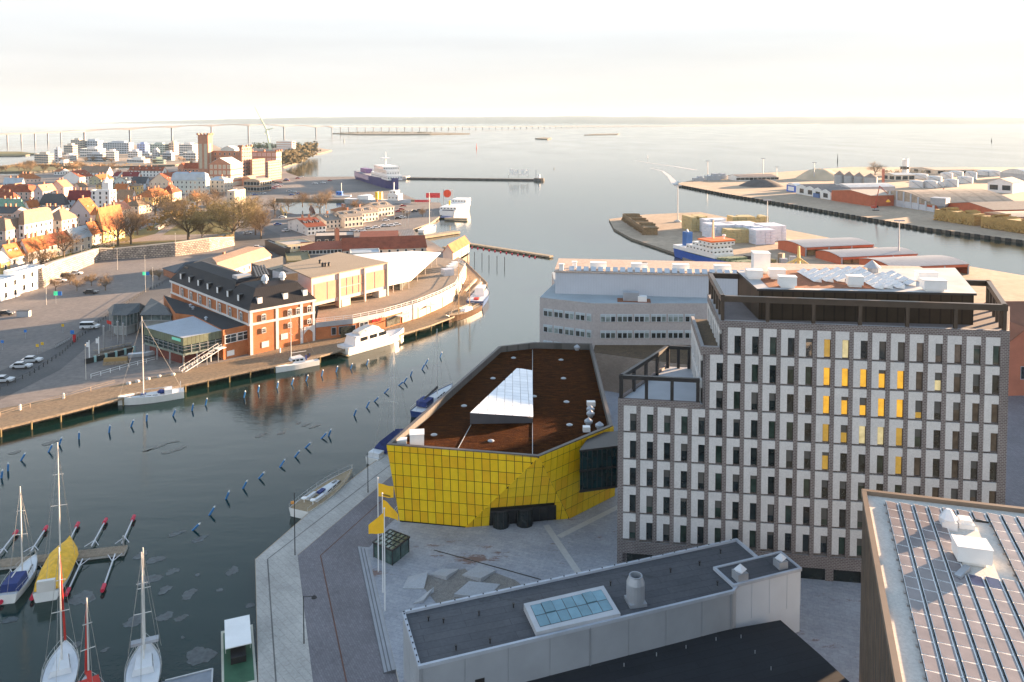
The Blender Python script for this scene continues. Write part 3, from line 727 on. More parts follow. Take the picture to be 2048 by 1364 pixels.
# ---------------------------------------------------------------- roof of solar panels at the right
def solar():
    zr = 23.0
    q = [P(1726, 981, zr), P(2048, 1018, zr), P(1795, 1364, zr)]
    ux = (q[1]-q[0]).normalized(); uy = (q[2]-q[0]).normalized(); LX, LY = 34.0, 36.0
    c = [q[0], q[0]+ux*LX, q[0]+ux*LX+uy*LY, q[0]+uy*LY]
    rt = thing('solar_roof_building', 'tall building with a pale roof covered in rows of solar panels at the right edge', 'building', (q[0].x, q[0].y, L))
    slat = stripes('dark_slat_wall', (.10, .07, .05), 1, .42, .6, .7, .4)
    MB().prism([D2(p) for p in c], L-.5, zr-.3, 0, 1).build('wall', [M('dark_cladding', (.022, .03, .034), .6, .2), M('cream_roof_felt', (.55, .52, .47), .9, .12, .4, fine=5)], rt)
    # vertical slats on the long left wall
    m = MB().box(-.05, -.06, 0, 0, .06, zr-L-.6).mesh('wall_slat', M('brown_slat', (.22, .15, .10), .6, .3))
    n = 70; aY = math.atan2(uy.y, uy.x)
    for i in range(n):
        p = q[0]+uy*(LY*(i+rnd.uniform(.15, .85))/n); o = inst(m, 'wall_slat', rt, (p.x-q[0].x-.02, p.y-q[0].y, 0), aY-pi/2)
    rim = MB()
    for a, b in ((c[0], c[1]), (c[0], c[3])):
        d = b-a; off = Vector((ux.x+uy.x, ux.y+uy.y, 0))*.15; rim.rbox((a+b)/2+off*.5, d.length+.3, .45, zr-.5, zr+.12 if a is c[0] and b is c[1] else zr+.11, math.atan2(d.y, d.x))
    rim.build('roof_edge', M('warm_metal_edge', (.19, .14, .10), .5, .1), rt)
    cell = M('solar_cell_warm', (.17, .15, .155), .25, .2, .6); cell2 = M('solar_cell_blue', (.025, .032, .09), .2, .2, .8)
    pw, pl, rowp = 1.10, 1.62, 1.25
    # rows run toward the camera (uy); panels tilt across (ux)
    def sk(x, y, z): p = ux*x + uy*y; return (p.x, p.y, z)
    def pmesh(cm):
        mb = MB(); z0_, z1_ = .27, .17; e = .05
        mb.poly([sk(e, e, z0_+.012), sk(pw-e, e, z1_+.004), sk(pw-e, pl-e, z1_+.004), sk(e, pl-e, z0_+.012)], 0)
        mb.poly([sk(0, 0, z0_), sk(pw, 0, z1_), sk(pw, pl, z1_), sk(0, pl, z0_)], 1); mb.poly([sk(pw, 0, z1_), sk(pw, pl, z1_), sk(pw, pl, 0), sk(pw, 0, 0)], 2); mb.poly([sk(0, 0, z0_), sk(0, pl, z0_), sk(0, pl, 0), sk(0, 0, 0)], 2); mb.poly([sk(0, 0, 0), sk(pw, 0, 0), sk(pw, 0, z1_), sk(0, 0, z0_)], 2); mb.poly([sk(0, pl, 0), sk(pw, pl, 0), sk(pw, pl, z1_), sk(0, pl, z0_)], 2)
        return mb.mesh('solar_panel', [cm, white, dark])
    pm, pm2 = pmesh(cell), pmesh(cell2)
    foot = MB().box(-.07, -.1, 0, .07, .1, .12).mesh('ballast_block', M('ballast_concrete', (.34, .32, .30), .9, .2))
    # local frame: x along ux, y along uy may be mirrored, so place with a matrix angle of ux and shear-free rows
    aX = math.atan2(ux.y, ux.x)
    perp = Vector((-ux.y, ux.x, 0))
    k = 0
    for r in range(14):
        x0 = 1.9 + r*rowp
        for j in range(20):
            y = 1.6 + j*(pl+.03)
            px_, py_ = x0, y
            # leave room for the plant in the middle
            if r in (4, 5, 6) and 1 <= j <= 6 and not (r == 4 and j == 3): continue
            p = ux*px_ + uy*py_ + (uy*0)
            inst(pm2 if (r, j) in ((4, 7), (5, 7)) else pm, 'solar_panel', rt, (p.x, p.y, zr-.3-L), 0)
            k += 1
            if r < 12 and j < 18: pf = ux*(px_-.13) + uy*(py_+.5); inst(foot, 'ballast_block', rt, (pf.x, pf.y, zr-.3-L), aX)
    zf = zr-.3
    p = P(1943, 1122, zf); s = MB().rbox(p, 2.6, 1.9, zf+.3, zf+1.55, aX).rbox(p, 2.7, 2.0, zf+1.55, zf+1.62, aX).rbox(p, 1.8, 1.4, zf, zf+.31, aX).build('ventilation_unit', white, rt)
    p = P(1896, 1054, zf); MB().rbox(p, 1.25, 1.25, zf, zf+.7, aX).lathe((p.x, p.y, zf+.7), [(.7, 0), (.75, .2), (.25, .95), (.2, 1)], 10).build('roof_cowl', M('bright_zinc', (0, 0, 0)), rt)
    p = P(1930, 1052, zf); MB().rbox(p, 1.3, 1.3, zf, zf+.45, aX).rbox(p, 1.0, 1.0, zf+.45, zf+.75, aX).build('smoke_hatch', white, rt)
    p = P(1925, 1150, zf); MB().rbox(p, .5, 2.2, zf+.1, zf+.4, aX-.6).build('duct', zinc, rt)
solar()
# ================================================================ generic corner building
def win_mesh(w_, h, fm, gm, depth=.06, bars=0, arch=False, _c={}):
    key = (round(w_, 2), round(h, 2), fm.name, gm.name, bars, arch)
    if key in _c: return _c[key]
    mb = MB(); f = min(.12, w_*.12)
    # local x along the wall, -y outward
    mb.box(0, -depth*.4, 0, w_, .0, h, 1)
    for a, b, c, d in ((-f, -f, 0, h+f), (w_, -f, w_+f, h+f), (0, -f, w_, 0), (0, h, w_, h+f)): mb.box(a, -depth, b, c, 0, d, 0)
    if bars:
        mb.box(w_/2-f*.35, -depth*.9, 0, w_/2+f*.35, 0, h, 0); mb.box(0, -depth*.88, h*.6, w_, 0, h*.6+f*.7, 0)
    if arch:
        n = 6; pts = [(w_/2+(w_/2+f)*cos(pi*i/n), -depth, h+f+ (w_*.28)*sin(pi*i/n)) for i in range(n+1)]
        mb.poly(pts, 0)
    _c[key] = mb.mesh('window', [fm, gm]); return _c[key]
def wins(rt, origin, ang, length, z0, rows, cols, rh, w_, h, fm=None, gm=None, m0=None, sill=.9, bars=0, arch=False, skip=None, name='window'):
    """windows on a wall that starts at origin (parent space) and runs along ang, outward to its right"""
    if cols < 1: return
    me = win_mesh(w_, h, fm or white, gm or pane, bars=bars, arch=arch)
    m0 = length/cols*.5-w_/2 if m0 is None else m0
    pt = (length-2*m0-w_)/(cols-1) if cols > 1 else 0
    for r in range(rows):
        for c in range(cols):
            if skip and skip(r, c): continue
            d = m0+c*pt
            inst(me, name, rt, (origin[0]+cos(ang)*d+sin(ang)*.012, origin[1]+sin(ang)*d-cos(ang)*.012, z0+sill+r*rh), ang)
def cb(name, label, cat, xc, yb, xl, xr, ytop, ang=45, roof='gx', rh=10, wm_=None, rm=None, wr=None, wl=None, z=L, group=None, ch=0, dor=0, over=.35, rows=None, dep=None, dl=None, ww=1.0, wh=1.5, fm=None, gm=None, chm=None, trim=None, door=False):
    """xc,yb: pixel of the nearest corner at the ground; xl/xr: pixel columns where the left and right walls end"""
    C = P(xc, yb, z); s = (H-z)/(yb-HOR); a = R(ang)
    hz = ZV(C, ytop) - z
    LR = dep if dep else abs(DIR(C, a, xr, z)); LL = dl if dl else abs(DIR(C, a+pi/2, xl, z))
    LR = min(LR, 320); LL = min(LL, 200)
    rt = thing(name, label, cat, (C.x, C.y, z), a, group)
    wmt = wm_ or offw; rmt = rm or red_tile
    rhm = rh*s
    b = MB().box(0, 0, -1, LR, LL, hz)
    rf = MB(); o = over
    T = .18
    def slab(p): # thick roof sheet
        p = [Vector(q) for q in p]; n = (p[1]-p[0]).cross(p[2]-p[0]).normalized()
        if n.z < 0: p = p[::-1]; n = -n
        lo = [q-Vector((0, 0, T)) for q in p]; rf.poly(p)
        rf.poly(lo[::-1])
        for i in range(len(p)): j = (i+1) % len(p); rf.poly([lo[i], lo[j], p[j], p[i]])
    e = hz+.06
    if roof == 'gx':   # ridge along x, gable on the left face
        k = rhm/(LL/2); r = e+rhm
        slab([(-o, -o, e-k*o), (LR+o, -o, e-k*o), (LR+o, LL/2, r), (-o, LL/2, r)]); slab([(-o, LL/2, r), (LR+o, LL/2, r), (LR+o, LL+o, e-k*o), (-o, LL+o, e-k*o)])
        for x in (0, LR): b.poly([(x, 0, hz), (x, LL, hz), (x, LL/2, hz+rhm-T)])
    elif roof == 'gy':
        k = rhm/(LR/2); r = e+rhm
        slab([(-o, -o, e-k*o), (-o, LL+o, e-k*o), (LR/2, LL+o, r), (LR/2, -o, r)]); slab([(LR/2, -o, r), (LR/2, LL+o, r), (LR+o, LL+o, e-k*o), (LR+o, -o, e-k*o)])
        for y in (0, LL): b.poly([(0, y, hz), (LR, y, hz), (LR/2, y, hz+rhm-T)])
    elif roof == 'h':
        m_ = min(LR, LL)/2; k = rhm/m_; r = e+rhm; z_ = e-k*o*.6
        if LR >= LL: A_, B_ = (m_, LL/2, r), (LR-m_, LL/2, r)
        else: A_, B_ = (LR/2, m_, r), (LR/2, LL-m_, r)
        c4 = [(-o, -o, z_), (LR+o, -o, z_), (LR+o, LL+o, z_), (-o, LL+o, z_)]
        if LR >= LL: slab([c4[0], c4[1], B_, A_]); slab([c4[1], c4[2], B_]); slab([c4[2], c4[3], A_, B_]); slab([c4[3], c4[0], A_])
        else: slab([c4[0], c4[1], A_]); slab([c4[1], c4[2], B_, A_]); slab([c4[2], c4[3], B_]); slab([c4[3], c4[0], A_, B_])
    elif roof == 'm':
        i_ = min(LR, LL)*.16; r = e+rhm
        c4 = [(-o, -o, e), (LR+o, -o, e), (LR+o, LL+o, e), (-o, LL+o, e)]; c5 = [(i_, i_, r), (LR-i_, i_, r), (LR-i_, LL-i_, r), (i_, LL-i_, r)]
        for i in range(4): slab([c4[i], c4[(i+1) % 4], c5[(i+1) % 4], c5[i]])
        j_ = min(LR, LL)*.5; rr = r+rhm*.25
        A_, B_ = ((j_, LL/2, rr), (LR-j_, LL/2, rr)) if LR >= LL else ((LR/2, j_, rr), (LR/2, LL-j_, rr))
        if LR >= LL: rf.poly([c5[0], c5[1], B_, A_]).poly([c5[1], c5[2], B_]).poly([c5[2], c5[3], A_, B_]).poly([c5[3], c5[0], A_])
        else: rf.poly([c5[0], c5[1], A_]).poly([c5[1], c5[2], B_, A_]).poly([c5[2], c5[3], B_]).poly([c5[3], c5[0], A_, B_])
    elif roof in ('b', 'bx'):   # shallow barrel; 'b' arches across y(left wall shows the arc) , 'bx' across x
        n = 10
        def arc(W): return [(-o+(W+2*o)*i/n, hz+.05+rhm*sin(pi*i/n)) for i in range(n+1)]
        if roof == 'b':
            A_ = arc(LL); rf.loft([[(-o, y, z_) for y, z_ in A_], [(LR+o, y, z_) for y, z_ in A_]])
            for x in (0, LR): b.poly([(x, max(0, min(LL, y)), z_-.06) for y, z_ in A_])
        else:
            A_ = arc(LR); rf.loft([[(x, -o, z_) for x, z_ in A_], [(x, LL+o, z_) for x, z_ in A_]])
            for y in (0, LL): b.poly([(max(0, min(LR, x)), y, z_-.06) for x, z_ in A_])
    elif roof == 'f':
        rf.box(.25, .25, hz+.004, LR-.25, LL-.25, hz+.03)
        p_ = MB(); ph = .45; t = .24
        for q in ((-.02, -.02, LR+.02, t), (-.02, LL-t, LR+.02, LL+.02), (-.02, t, t, LL-t), (LR-t, t, LR+.02, LL-t)): p_.box(q[0], q[1], hz, q[2], q[3], hz+ph)
        p_.build('parapet', trim or wmt, rt, local=True)
    b.build('wall', wmt, rt, local=True)
    if rf.v: rf.build('roof', rmt, rt, local=True)
    H_ = hz; rows = rows or max(1, int(round(H_/3.2))); rp = H_/rows
    hh = min(wh, rp*.6); sl_ = (rp-hh)*.5
    if wr is None: wr = max(1, min(12, int(LR/3.3)))
    if wl is None: wl = max(1, min(10, int(LL/3.6)))
    if wr: wins(rt, (0, 0), 0, LR, 0, rows, wr, rp, ww, hh, sill=sl_, fm=fm, gm=gm)
    if wl: wins(rt, (0, LL), -pi/2, LL, 0, rows, wl, rp, ww, hh, sill=sl_, fm=fm, gm=gm)
    for i in range(ch):
        t = (i+.5+rnd.uniform(-.2, .2))/ch
        if roof in ('gx', 'h', 'm') and not (roof == 'h' and LL > LR): x, y = LR*(.15+.7*t), LL/2+.3
        else: x, y = LR/2+.3, LL*(.15+.7*t)
        cm = chm or brick_red
        c = MB().box(x-.45, y-.4, hz+rhm*.55, x+.45, y+.4, hz+rhm+1.5).box(x-.55, y-.5, hz+rhm+1.5, x+.55, y+.5, hz+rhm+1.65).build('chimney', cm, rt, local=True)
    if dor:
        for i in range(dor):
            t = (i+.5)/dor
            if roof in ('gx', 'm', 'h'):
                x = LR*t; yy = LL*(.09 if roof == 'm' else .2); zz = hz+rhm*(.15 if roof == 'm' else .28); d = MB()
                d.box(x-.65, yy, zz, x+.65, yy+LL*.16, zz+1.45, 0); d.poly([(x-.8, yy-.15, zz+1.4), (x+.8, yy-.15, zz+1.4), (x+.8, yy+LL*.2, zz+1.5), (x-.8, yy+LL*.2, zz+1.5)], 1).box(x-.8, yy-.15, zz+1.46, x+.8, yy+LL*.18, zz+1.6, 1)
                d.box(x-.4, yy-.03, zz+.25, x+.4, yy, zz+1.2, 2)
            else:
                y = LL*t; xx = LR*.2; zz = hz+rhm*.28; d = MB()
                d.box(xx-.0-0, y-.65, zz, xx+LR*.16, y+.65, zz+1.45, 0).box(xx-.15, y-.8, zz+1.46, xx+LR*.18, y+.8, zz+1.6, 1).box(xx-.03, y-.4, zz+.25, xx, y+.4, zz+1.2, 2)
            d.build('dormer', [wmt if wmt != brick_red else white, rmt, pane], rt, local=True)
    rt['dims'] = [LR, LL, hz]
    return rt
red_tile = stripes('red_clay_tiles', (.30, .085, .045), 2, .22, .28, .8, .35)
orange_tile = stripes('orange_clay_tiles', (.42, .15, .055), 2, .22, .25, .8, .35)
crimson = stripes('crimson_sheet_roof', (.20, .03, .035), 2, .3, .2, .6, .2)
brown_roof = M('brown_felt_roof', (.20, .14, .09), .9, .22, .3, fine=2)
slate = M('dark_slate_roof', (.04, .045, .055), .6, .3, .4, fine=2)
tan_roof = M('tan_roof', (.25, .17, .12), .85, .2, .3, fine=2)
lblue = M('pale_blue_metal_roof', (.36, .42, .47), .5, .12, .3)
copper = M('green_copper_roof', (.16, .30, .22), .7, .3, .4, fine=2)
brick_red = brick('red_brick', (.34, .12, .065), (.42, .16, .085), (.40, .28, .2), 1, .5, .2, .02, .2)
brick_or = brick('orange_brick', (.46, .135, .04), (.52, .165, .05), (.45, .22, .11), 1, .5, .2, .02, .25)
yel_wall = M('ochre_render', (.58, .40, .15), .85, .12, .3)
cream = M('cream_render', (.60, .50, .40), .85, .1, .3)
pwhite = M('white_render', (.70, .68, .65), .8, .07, .3)
mauve = M('mauve_render', (.46, .40, .40), .85, .1, .3)
seam = stripes('black_seam_roof', (.018, .018, .022), None, .6, .45, .6, .25, ang=R(46))
seam2 = stripes('black_seam_roof_cross', (.018, .018, .022), None, .6, .45, .6, .25, ang=R(136))
# ---------------------------------------------------------------- red brick warehouse with black mansard
def redhouse():
    c = P(500.5, 710.4); e = P(630, 681.7); d = (e-c).to_2d(); ang = math.atan2(d.y, d.x); LX = d.length
    hz = ZV(c, 621)-L; far = P(326, 562, hz+L); inv0 = None
    rt = thing('brick_warehouse', 'orange brick warehouse with white bands and a black mansard roof on the quay', 'building', (c.x, c.y, L), ang)
    inv = wm(rt).inverted(); LY = (inv @ far).y
    wh_ = M('white_band_plaster', (.66, .63, .6), .8, .08, .5)
    D = LX; t = .12
    # L-plan: quay wing and long wing
    b = MB().box(0, 0, -.5, LX, 15, hz-.02).box(0, 15, -.5, 13, LY, hz-.02).build('wall', brick_or, rt, local=True)
    band = MB()
    # bands on the quay front (y=0) and the long side (x=0)
    xs = [0, 5.9*LX/17, 11.9*LX/17, LX]
    def vb(x, w_=.75): band.box(max(0, x-w_/2), -t, -.3, min(LX, x+w_/2) if x < LX-.1 else LX+t, -.001, hz-.02)
    for x in (.35, LX*.405, LX*.785, LX-.3): vb(x)
    zb_ = hz-3.9
    band.box(-t, -t-.02, zb_, LX+t, -.002, zb_+.6).box(-t, -t-.25, hz-.62, LX+.3, -.003, hz)
    band.box(-t-.25, -t, hz-.6, -.002, LY+.2, hz+.01).box(-t-.02, 0, zb_-.05, -.002, LY, zb_+.5)
    n = 8; seg = (LY-1)/n
    for i in range(n+1): band.box(-t, .0+i*seg, zb_+.5, -.004, .0+i*seg+.55, hz-.6)
    band.build('white_bands', wh_, rt, local=True)
    # arch over the gate
    ar = MB(); x0, x1 = LX*.82, LX-.65
    pts = [(x0, 2.7), ]; nn = 8
    up = [(x0+(x1-x0)*i/nn, 2.4+1.0*sin(pi*i/nn)) for i in range(nn+1)]
    for i in range(nn):
        a, b2 = up[i], up[i+1]; ar.poly([(a[0], -t-.01, a[1]), (b2[0], -t-.01, b2[1]), (b2[0], -t-.01, 4.3), (a[0], -t-.01, 4.3)])
    ar.build('gate_arch', wh_, rt, local=True)
    # windows of the quay front
    def W(x, z, w_=.95, h=1.35, nm='window', f=wh_, g=pane, arch=True, bars=1): inst(win_mesh(w_, h, f, g, .14, bars, arch), nm, rt, (x, -.13, z))
    for x in (.175, .57, .70, .88): W(LX*x, hz-3.1)
    for x in (.175, .57, .88): W(LX*x, hz-6.2, .9, 1.0)
    for x, z in ((.17, 1.2), (.46, 2.2)): MB().box(LX*x, -.1, z, LX*x+1.9, .0, z+1.5).build('shutter', wh_, rt, local=True)
    # long side: tall arched windows
    lw = win_mesh(1.05, 2.0, wh_, pane, .14, 1, True)
    for i in range(7): inst(lw, 'window', rt, (-.13, .55+seg*(i+.62)+.5, hz-3.4), -pi/2)
    # mansard roofs
    rise, ins = 4.6, 3.2
    def mans(x0, y0, x1, y1, nm, mm):
        o = .35; r = MB(); A = [(x0-o, y0-o, hz), (x1+o, y0-o, hz), (x1+o, y1+o, hz), (x0-o, y1+o, hz)]; B2 = [(x0+ins, y0+ins, hz+rise), (x1-ins, y0+ins, hz+rise), (x1-ins, y1-ins, hz+rise), (x0+ins, y1-ins, hz+rise)]
        for i in range(4): r.poly([A[i], A[(i+1) % 4], B2[(i+1) % 4], B2[i]], i % 2)
        m_ = (min(x1-x0, y1-y0)-2*ins)*.5; zt = hz+rise+1.0
        if x1-x0 >= y1-y0: C_, D_ = (x0+ins+m_, (y0+y1)/2, zt), (x1-ins-m_, (y0+y1)/2, zt)
        else: C_, D_ = ((x0+x1)/2, y0+ins+m_, zt), ((x0+x1)/2, y1-ins-m_, zt)
        if x1-x0 >= y1-y0: r.poly([B2[0], B2[1], D_, C_], 0).poly([B2[1], B2[2], D_], 1).poly([B2[2], B2[3], C_, D_], 0).poly([B2[3], B2[0], C_], 1)
        else: r.poly([B2[0], B2[1], C_], 0).poly([B2[1], B2[2], D_, C_], 1).poly([B2[2], B2[3], D_], 0).poly([B2[3], B2[0], C_, D_], 1)
        r.poly(A[::-1], 0); r.build(nm, [seam, seam2], rt, local=True)
    mans(0, 0, LX, 15, 'roof', 0); mans(0.02, 11, 13, LY, 'roof', 1)
    # dormers
    def dorm(x, y, side):
        z = hz+1.0; wd, dp = .62, 1.6
        if side == 'q': MB().box(x-wd, y, z, x+wd, y+dp, z+1.7, 0).box(x-wd-.06, y-.08, z+1.7, x+wd+.06, y+dp, z+1.82, 1).build('dormer', [M('white_paint', (0, 0, 0)), dark], rt, local=True)
        else:
            MB().box(x, y-wd, z, x+dp, y+wd, z+1.75, 1).box(x-.06, y-wd*.75, z+.1, x-.002, y+wd*.75, z+1.6, 0).build('dormer', [white, dark], rt, local=True)
    for x in (.17, .56, .87): dorm(LX*x, .55, 'q')
    for i in range(7): dorm(.55, .55+seg*(i+1.1), 'l')
    # roof plant
    for x, y in ((LX*.38, 5.5), (LX*.66, 5.8)): MB().lathe((x, y, hz+rise), [(.55, 0), (.55, 1.0), (.95, 1.2), (.85, 1.9), (.45, 2.5), (.45, 2.6)], 12).build('roof_cowl', M('bright_zinc', (0, 0, 0)) if 'bright_zinc' in MATS else zinc, rt, local=True)
    MB().box(LX-5, 6.5, hz+rise-.5, LX-1.2, 9.5, hz+rise+1.6).build('roof_plant', bronze, rt, local=True)
    MB().box(4, 15.5, hz+rise-.3, 8, 18.5, hz+rise+1.1).build('roof_plant', zinc, rt, local=True)
    for i in range(5): MB().tube((8+i*.8, 12, hz+rise+.8), (8+i*.8+6, 27, hz+rise+.8), .28, n=6).build('roof_duct', dark, rt, local=True)
    MB().box(2.6, LY-6, hz+1, 5.6, LY-3.6, hz+4.2).build('roof_plant', dark, rt, local=True)
    return rt
redhouse()
# ---------------------------------------------------------------- brick annex and black flat roof beside it
def annex():
    z = 8.9
    q = [P(446, 659.5, z), P(500, 648, z), P(327, 590, z), P(333, 600, z), P(351, 626, z), P(386, 630, z)]
    a = P(444.5, 724); 
    rt = thing('brick_annex', 'orange brick annex with a black flat roof left of the warehouse', 'building', (a.x, a.y, L))
    b2 = P(500.5, 711)
    MB().prism([D2(p) for p in q], L-.3, z-.05, 0, 1).build('wall', [brick_or, M('black_flat_roof', (.025, .027, .031), .95, .25, .2, fine=6)], rt)
    d = (q[1]-q[0]); L_ = d.length; an = math.atan2(d.y, d.x); o = wm(rt).inverted() @ Vector((q[0].x, q[0].y, L))
    for (t, z_, w_, h) in ((.07, 3.9, .40, 1.9), (.53, 3.9, .40, 1.9)):
        g = win_mesh(L_*w_, h, white, pane, .1, 1); p = (o.x+cos(an)*L_*t+sin(an)*.02, o.y+sin(an)*L_*t-cos(an)*.02, z_); inst(g, 'window', rt, p, an)
    MB().rbox(q[0]+d*.26-Vector((-sin(an), cos(an), 0))*.06, 1.9, .06, L+.6, L+1.9, an).build('white_hatch', white, rt)
    for x, y in ((381, 614), (386, 619), (412, 640)): MB().lathe(P(x, y, z), [(.3, 0), (.3, .6), (.5, .62), (.1, .95)], 10).build('roof_cowl', zinc, rt)
annex()
# ---------------------------------------------------------------- glass pavilion on columns
def pavilion():
    z = 8.6; zf = L+3.3
    q = [P(366, 676, z), P(447, 660, z), P(387, 632, z), P(288, 654, z)]
    rt = thing('glass_pavilion', 'glass restaurant pavilion on columns with a pale grey flat roof', 'building', (q[0].x, q[0].y, L))
    gs = stripes('green_grey_fascia', (.17, .19, .13), 0, .7, .4, .6, .3)
    MB().prism([D2(p) for p in q], z-.25, z, 0, 1).build('roof', [gs, M('pale_grey_roof', (.36, .39, .43), .85, .14, .3, fine=6)], rt)
    MB().prism([D2(p) for p in q], z-1.9, z-.26).build('fascia', gs, rt)
    c = sum((p for p in q), Vector())/4; qi = [c+(p-c)*.985 for p in q]
    MB().prism([D2(p) for p in qi], zf, z-1.9).build('glazing', glass('pavilion_glass', (.03, .05, .05), .08), rt)
    MB().prism([D2(p) for p in q], zf-.5, zf).build('floor_slab', M('green_sheet', (.20, .23, .19), .6, .15), rt)
    for i in range(4):
        a, b = q[i], q[(i+1) % 4]; n = max(3, int((b-a).length/1.9)); 
        if i in (1,): continue
        for k in range(n+1):
            p = a.lerp(b, k/n); MB().box(p.x-.05, p.y-.05, zf, p.x+.05, p.y+.05, z-1.9).build('mullion', steel, rt)
        r = MB(); m_ = (a+b)/2; r.rbox(m_, (b-a).length, .1, zf+1.5, zf+1.6, math.atan2((b-a).y, (b-a).x)); r.rbox(m_, (b-a).length, .1, zf+.75, zf+.83, math.atan2((b-a).y, (b-a).x)); r.build('glazing_rail', steel, rt)
    for t in (0, .33, .66, 1):
        for a, b in ((q[0], q[1]), (q[0], q[3])):
            p = a.lerp(b, t)
            MB().tube((p.x, p.y, L-.1), (p.x, p.y, zf-.5), .22, n=8).build('column', steel, rt)
    # recessed red brick ground floor
    MB().prism([D2(c+(p-c)*.8+Vector((-1.5, 1.5, 0))) for p in q], L-.1, zf-.51).build('ground_floor_wall', brick('dark_red_brick', (.17, .03, .025), (.22, .045, .035), (.15, .08, .06)), rt)
    d = (q[1]-q[0]).normalized(); n = Vector((d.y, -d.x, 0))
    sg = q[0]+(q[3]-q[0])*.05
    dl = (q[3]-q[0]).normalized(); nl = Vector((-dl.y, dl.x, 0)); nl = -nl if nl.x > 0 else nl
    MB().rbox(q[0]+dl*2.6+nl*.12, 3.6, .12, z-1.0, z-.35, math.atan2(dl.y, dl.x)).build('green_fascia_sign', M('mint_sign', (.16, .5, .38), .5, .1, emit=.05), rt)
    # outside stair down to the dock
    top = P(437, 695, L); top = q[1]+d*(-1.5)+n*1.2; bot = P(362, 745)
    st = MB(); a = Vector((top.x, top.y, zf)); b = Vector((bot.x, bot.y, L)); N = 16; w_ = 1.4
    dd = (b-a).to_2d().normalized(); pn = Vector((-dd.y, dd.x, 0))
    s2 = thing('outside_stair', 'white steel stair dropping from the glass pavilion to the wooden dock', 'stair', (b.x, b.y, L))
    for i in range(N):
        p = a.lerp(b, (i+.5)/N); MB().rbox(p, .3, w_, p.z-.05, p.z, math.atan2(dd.y, dd.x)).build('step', steel, s2)
    for s_ in (-1, 1):
        o = pn*(w_/2*s_)
        MB().tube(a+o-Vector((0, 0, .1)), b+o-Vector((0, 0, .1)), .09, n=4).build('stringer', white, s2)
        r = MB().tube(a+o+Vector((0, 0, 1)), b+o+Vector((0, 0, 1)), .045, n=4)
        for i in range(9): p = a.lerp(b, i/8)+o; r.tube(p, p+Vector((0, 0, 1)), .03, n=4)
        r.build('handrail', white, s2)
    MB().rbox(a+(a-b).normalized()*.6*Vector((1, 1, 0)).length*0, 2.2, 2.0, zf-.12, zf, math.atan2(dd.y, dd.x)).build('landing', white, s2)
    for t in (.05, .35, .6): p = a.lerp(b, t); MB().tube((p.x, p.y, L), (p.x, p.y, p.z-.1), .12, n=6).build('post', steel, s2)
pavilion()
# ---------------------------------------------------------------- dark entrance pavilions and the terrace
def dark_pav():
    ze = 7.3; dkr = M('weathered_dark_sheet', (.03, .035, .038), .5, .6, .9, fine=3); gg = glass('pavilion_glass_grey', (.10, .13, .13), .15)
    for nm, lab, pts, ridge, zg in (
        ('entrance_pavilion', 'glazed upper pavilion with a ridged dark sheet roof left of the brick annex', [(215,620),(223,630.5),(253,631),(278,624),(291,612),(223,611)], [(228,616),(280,614)], 4.3),
        ('low_pavilion', 'dark faceted roof pavilion with a white railing between the entrance pavilion and the annex', [(279,630),(345,630.5),(350,624),(328,614),(303,606),(289,613)], [(302,604),(318,612)], 5.8)):
        q = [P(x, y, ze) for x, y in pts]; c = sum(q, Vector())/len(q); rt = thing(nm, lab, 'pavilion', (c.x, c.y, L)); n = len(q)
        rg = [P(x, y-8, ze+1.5) for x, y in ridge]; m = MB()
        for i in range(n):
            a, b2 = q[i], q[(i+1) % n]; ra = min(rg, key=lambda r: (r-a).length); rb = min(rg, key=lambda r: (r-b2).length)
            if (ra-rb).length < .1: m.poly([a, b2, ra])
            else: m.poly([a, b2, rb, ra])
        m.poly([p-Vector((0, 0, .05)) for p in q][::-1]); m.build('roof', dkr, rt)
        qi = [c+(p-c)*.88 for p in q]
        MB().prism([D2(p) for p in qi], zg, ze-.1).build('glazing', gg, rt); MB().prism([D2(c+(p-c)*.92) for p in q], zg-.3, zg).build('floor_slab', steel, rt)
        MB().prism([D2(c+(p-c)*.7) for p in q], L-.1, zg-.3).build('lower_wall', M('pale_lower_wall', (.34, .36, .36), .8), rt)
        for i in range(n):
            for k in range(3): p = qi[i].lerp(qi[(i+1) % n], k/3); p = c+(p-c)*1.01; MB().box(p.x-.07, p.y-.07, zg, p.x+.07, p.y+.07, ze-.05).build('mullion', steel, rt)
            p = qi[i]; MB().tube((p.x, p.y, L), (p.x, p.y, zg), .16, n=6).build('column', steel, rt)
dark_pav()
# ================================================================ ground in front, promenade, plaza
plaza_m = paving('plaza_granite', (.33, .34, .37), (.38, .385, .41), 1.2, .6, .85, .02, R(20), .12, ((.20, .13, .11), .13, .60))
walk = paving('promenade_concrete', (.42, .395, .36), (.46, .435, .395), 2.4, .8, .84, .03, R(48), .15)
setts = paving('dark_sett_paving', (.175, .16, .17), (.215, .20, .21), .5, .25, .8, .02, R(60), .1)
zq = L-.5
sheet('quay_edge_walk', [(511,1119),(576,1063),(626,1019),(746,926),(900,829),(1050,717),(1112,692),(1130,702),(1066,726),(930,822),(783,951),(595,1110),(626,1364),(640,1500),(521,1500),(517,1364)], walk, zq+.012)
sheet('sett_paving', [(595,1111),(783,952),(930,823),(1066,727),(1130,703),(1500,640),(2700,640),(2800,1690),(660,1690),(640,1500),(626,1364)], setts, zq+.008)
plz = [(735,1099),(776,1050),(800,1030),(1000,800),(1090,730),(1500,660),(1500,1000),(1730,1128),(1720,1500),(830,1500),(792,1337)]
MB().prism([D2(P(x, y, L)) for x, y in plz], zq, L, 0, 1, bottom=False).build('plaza', [concrete, plaza_m], kind='structure')
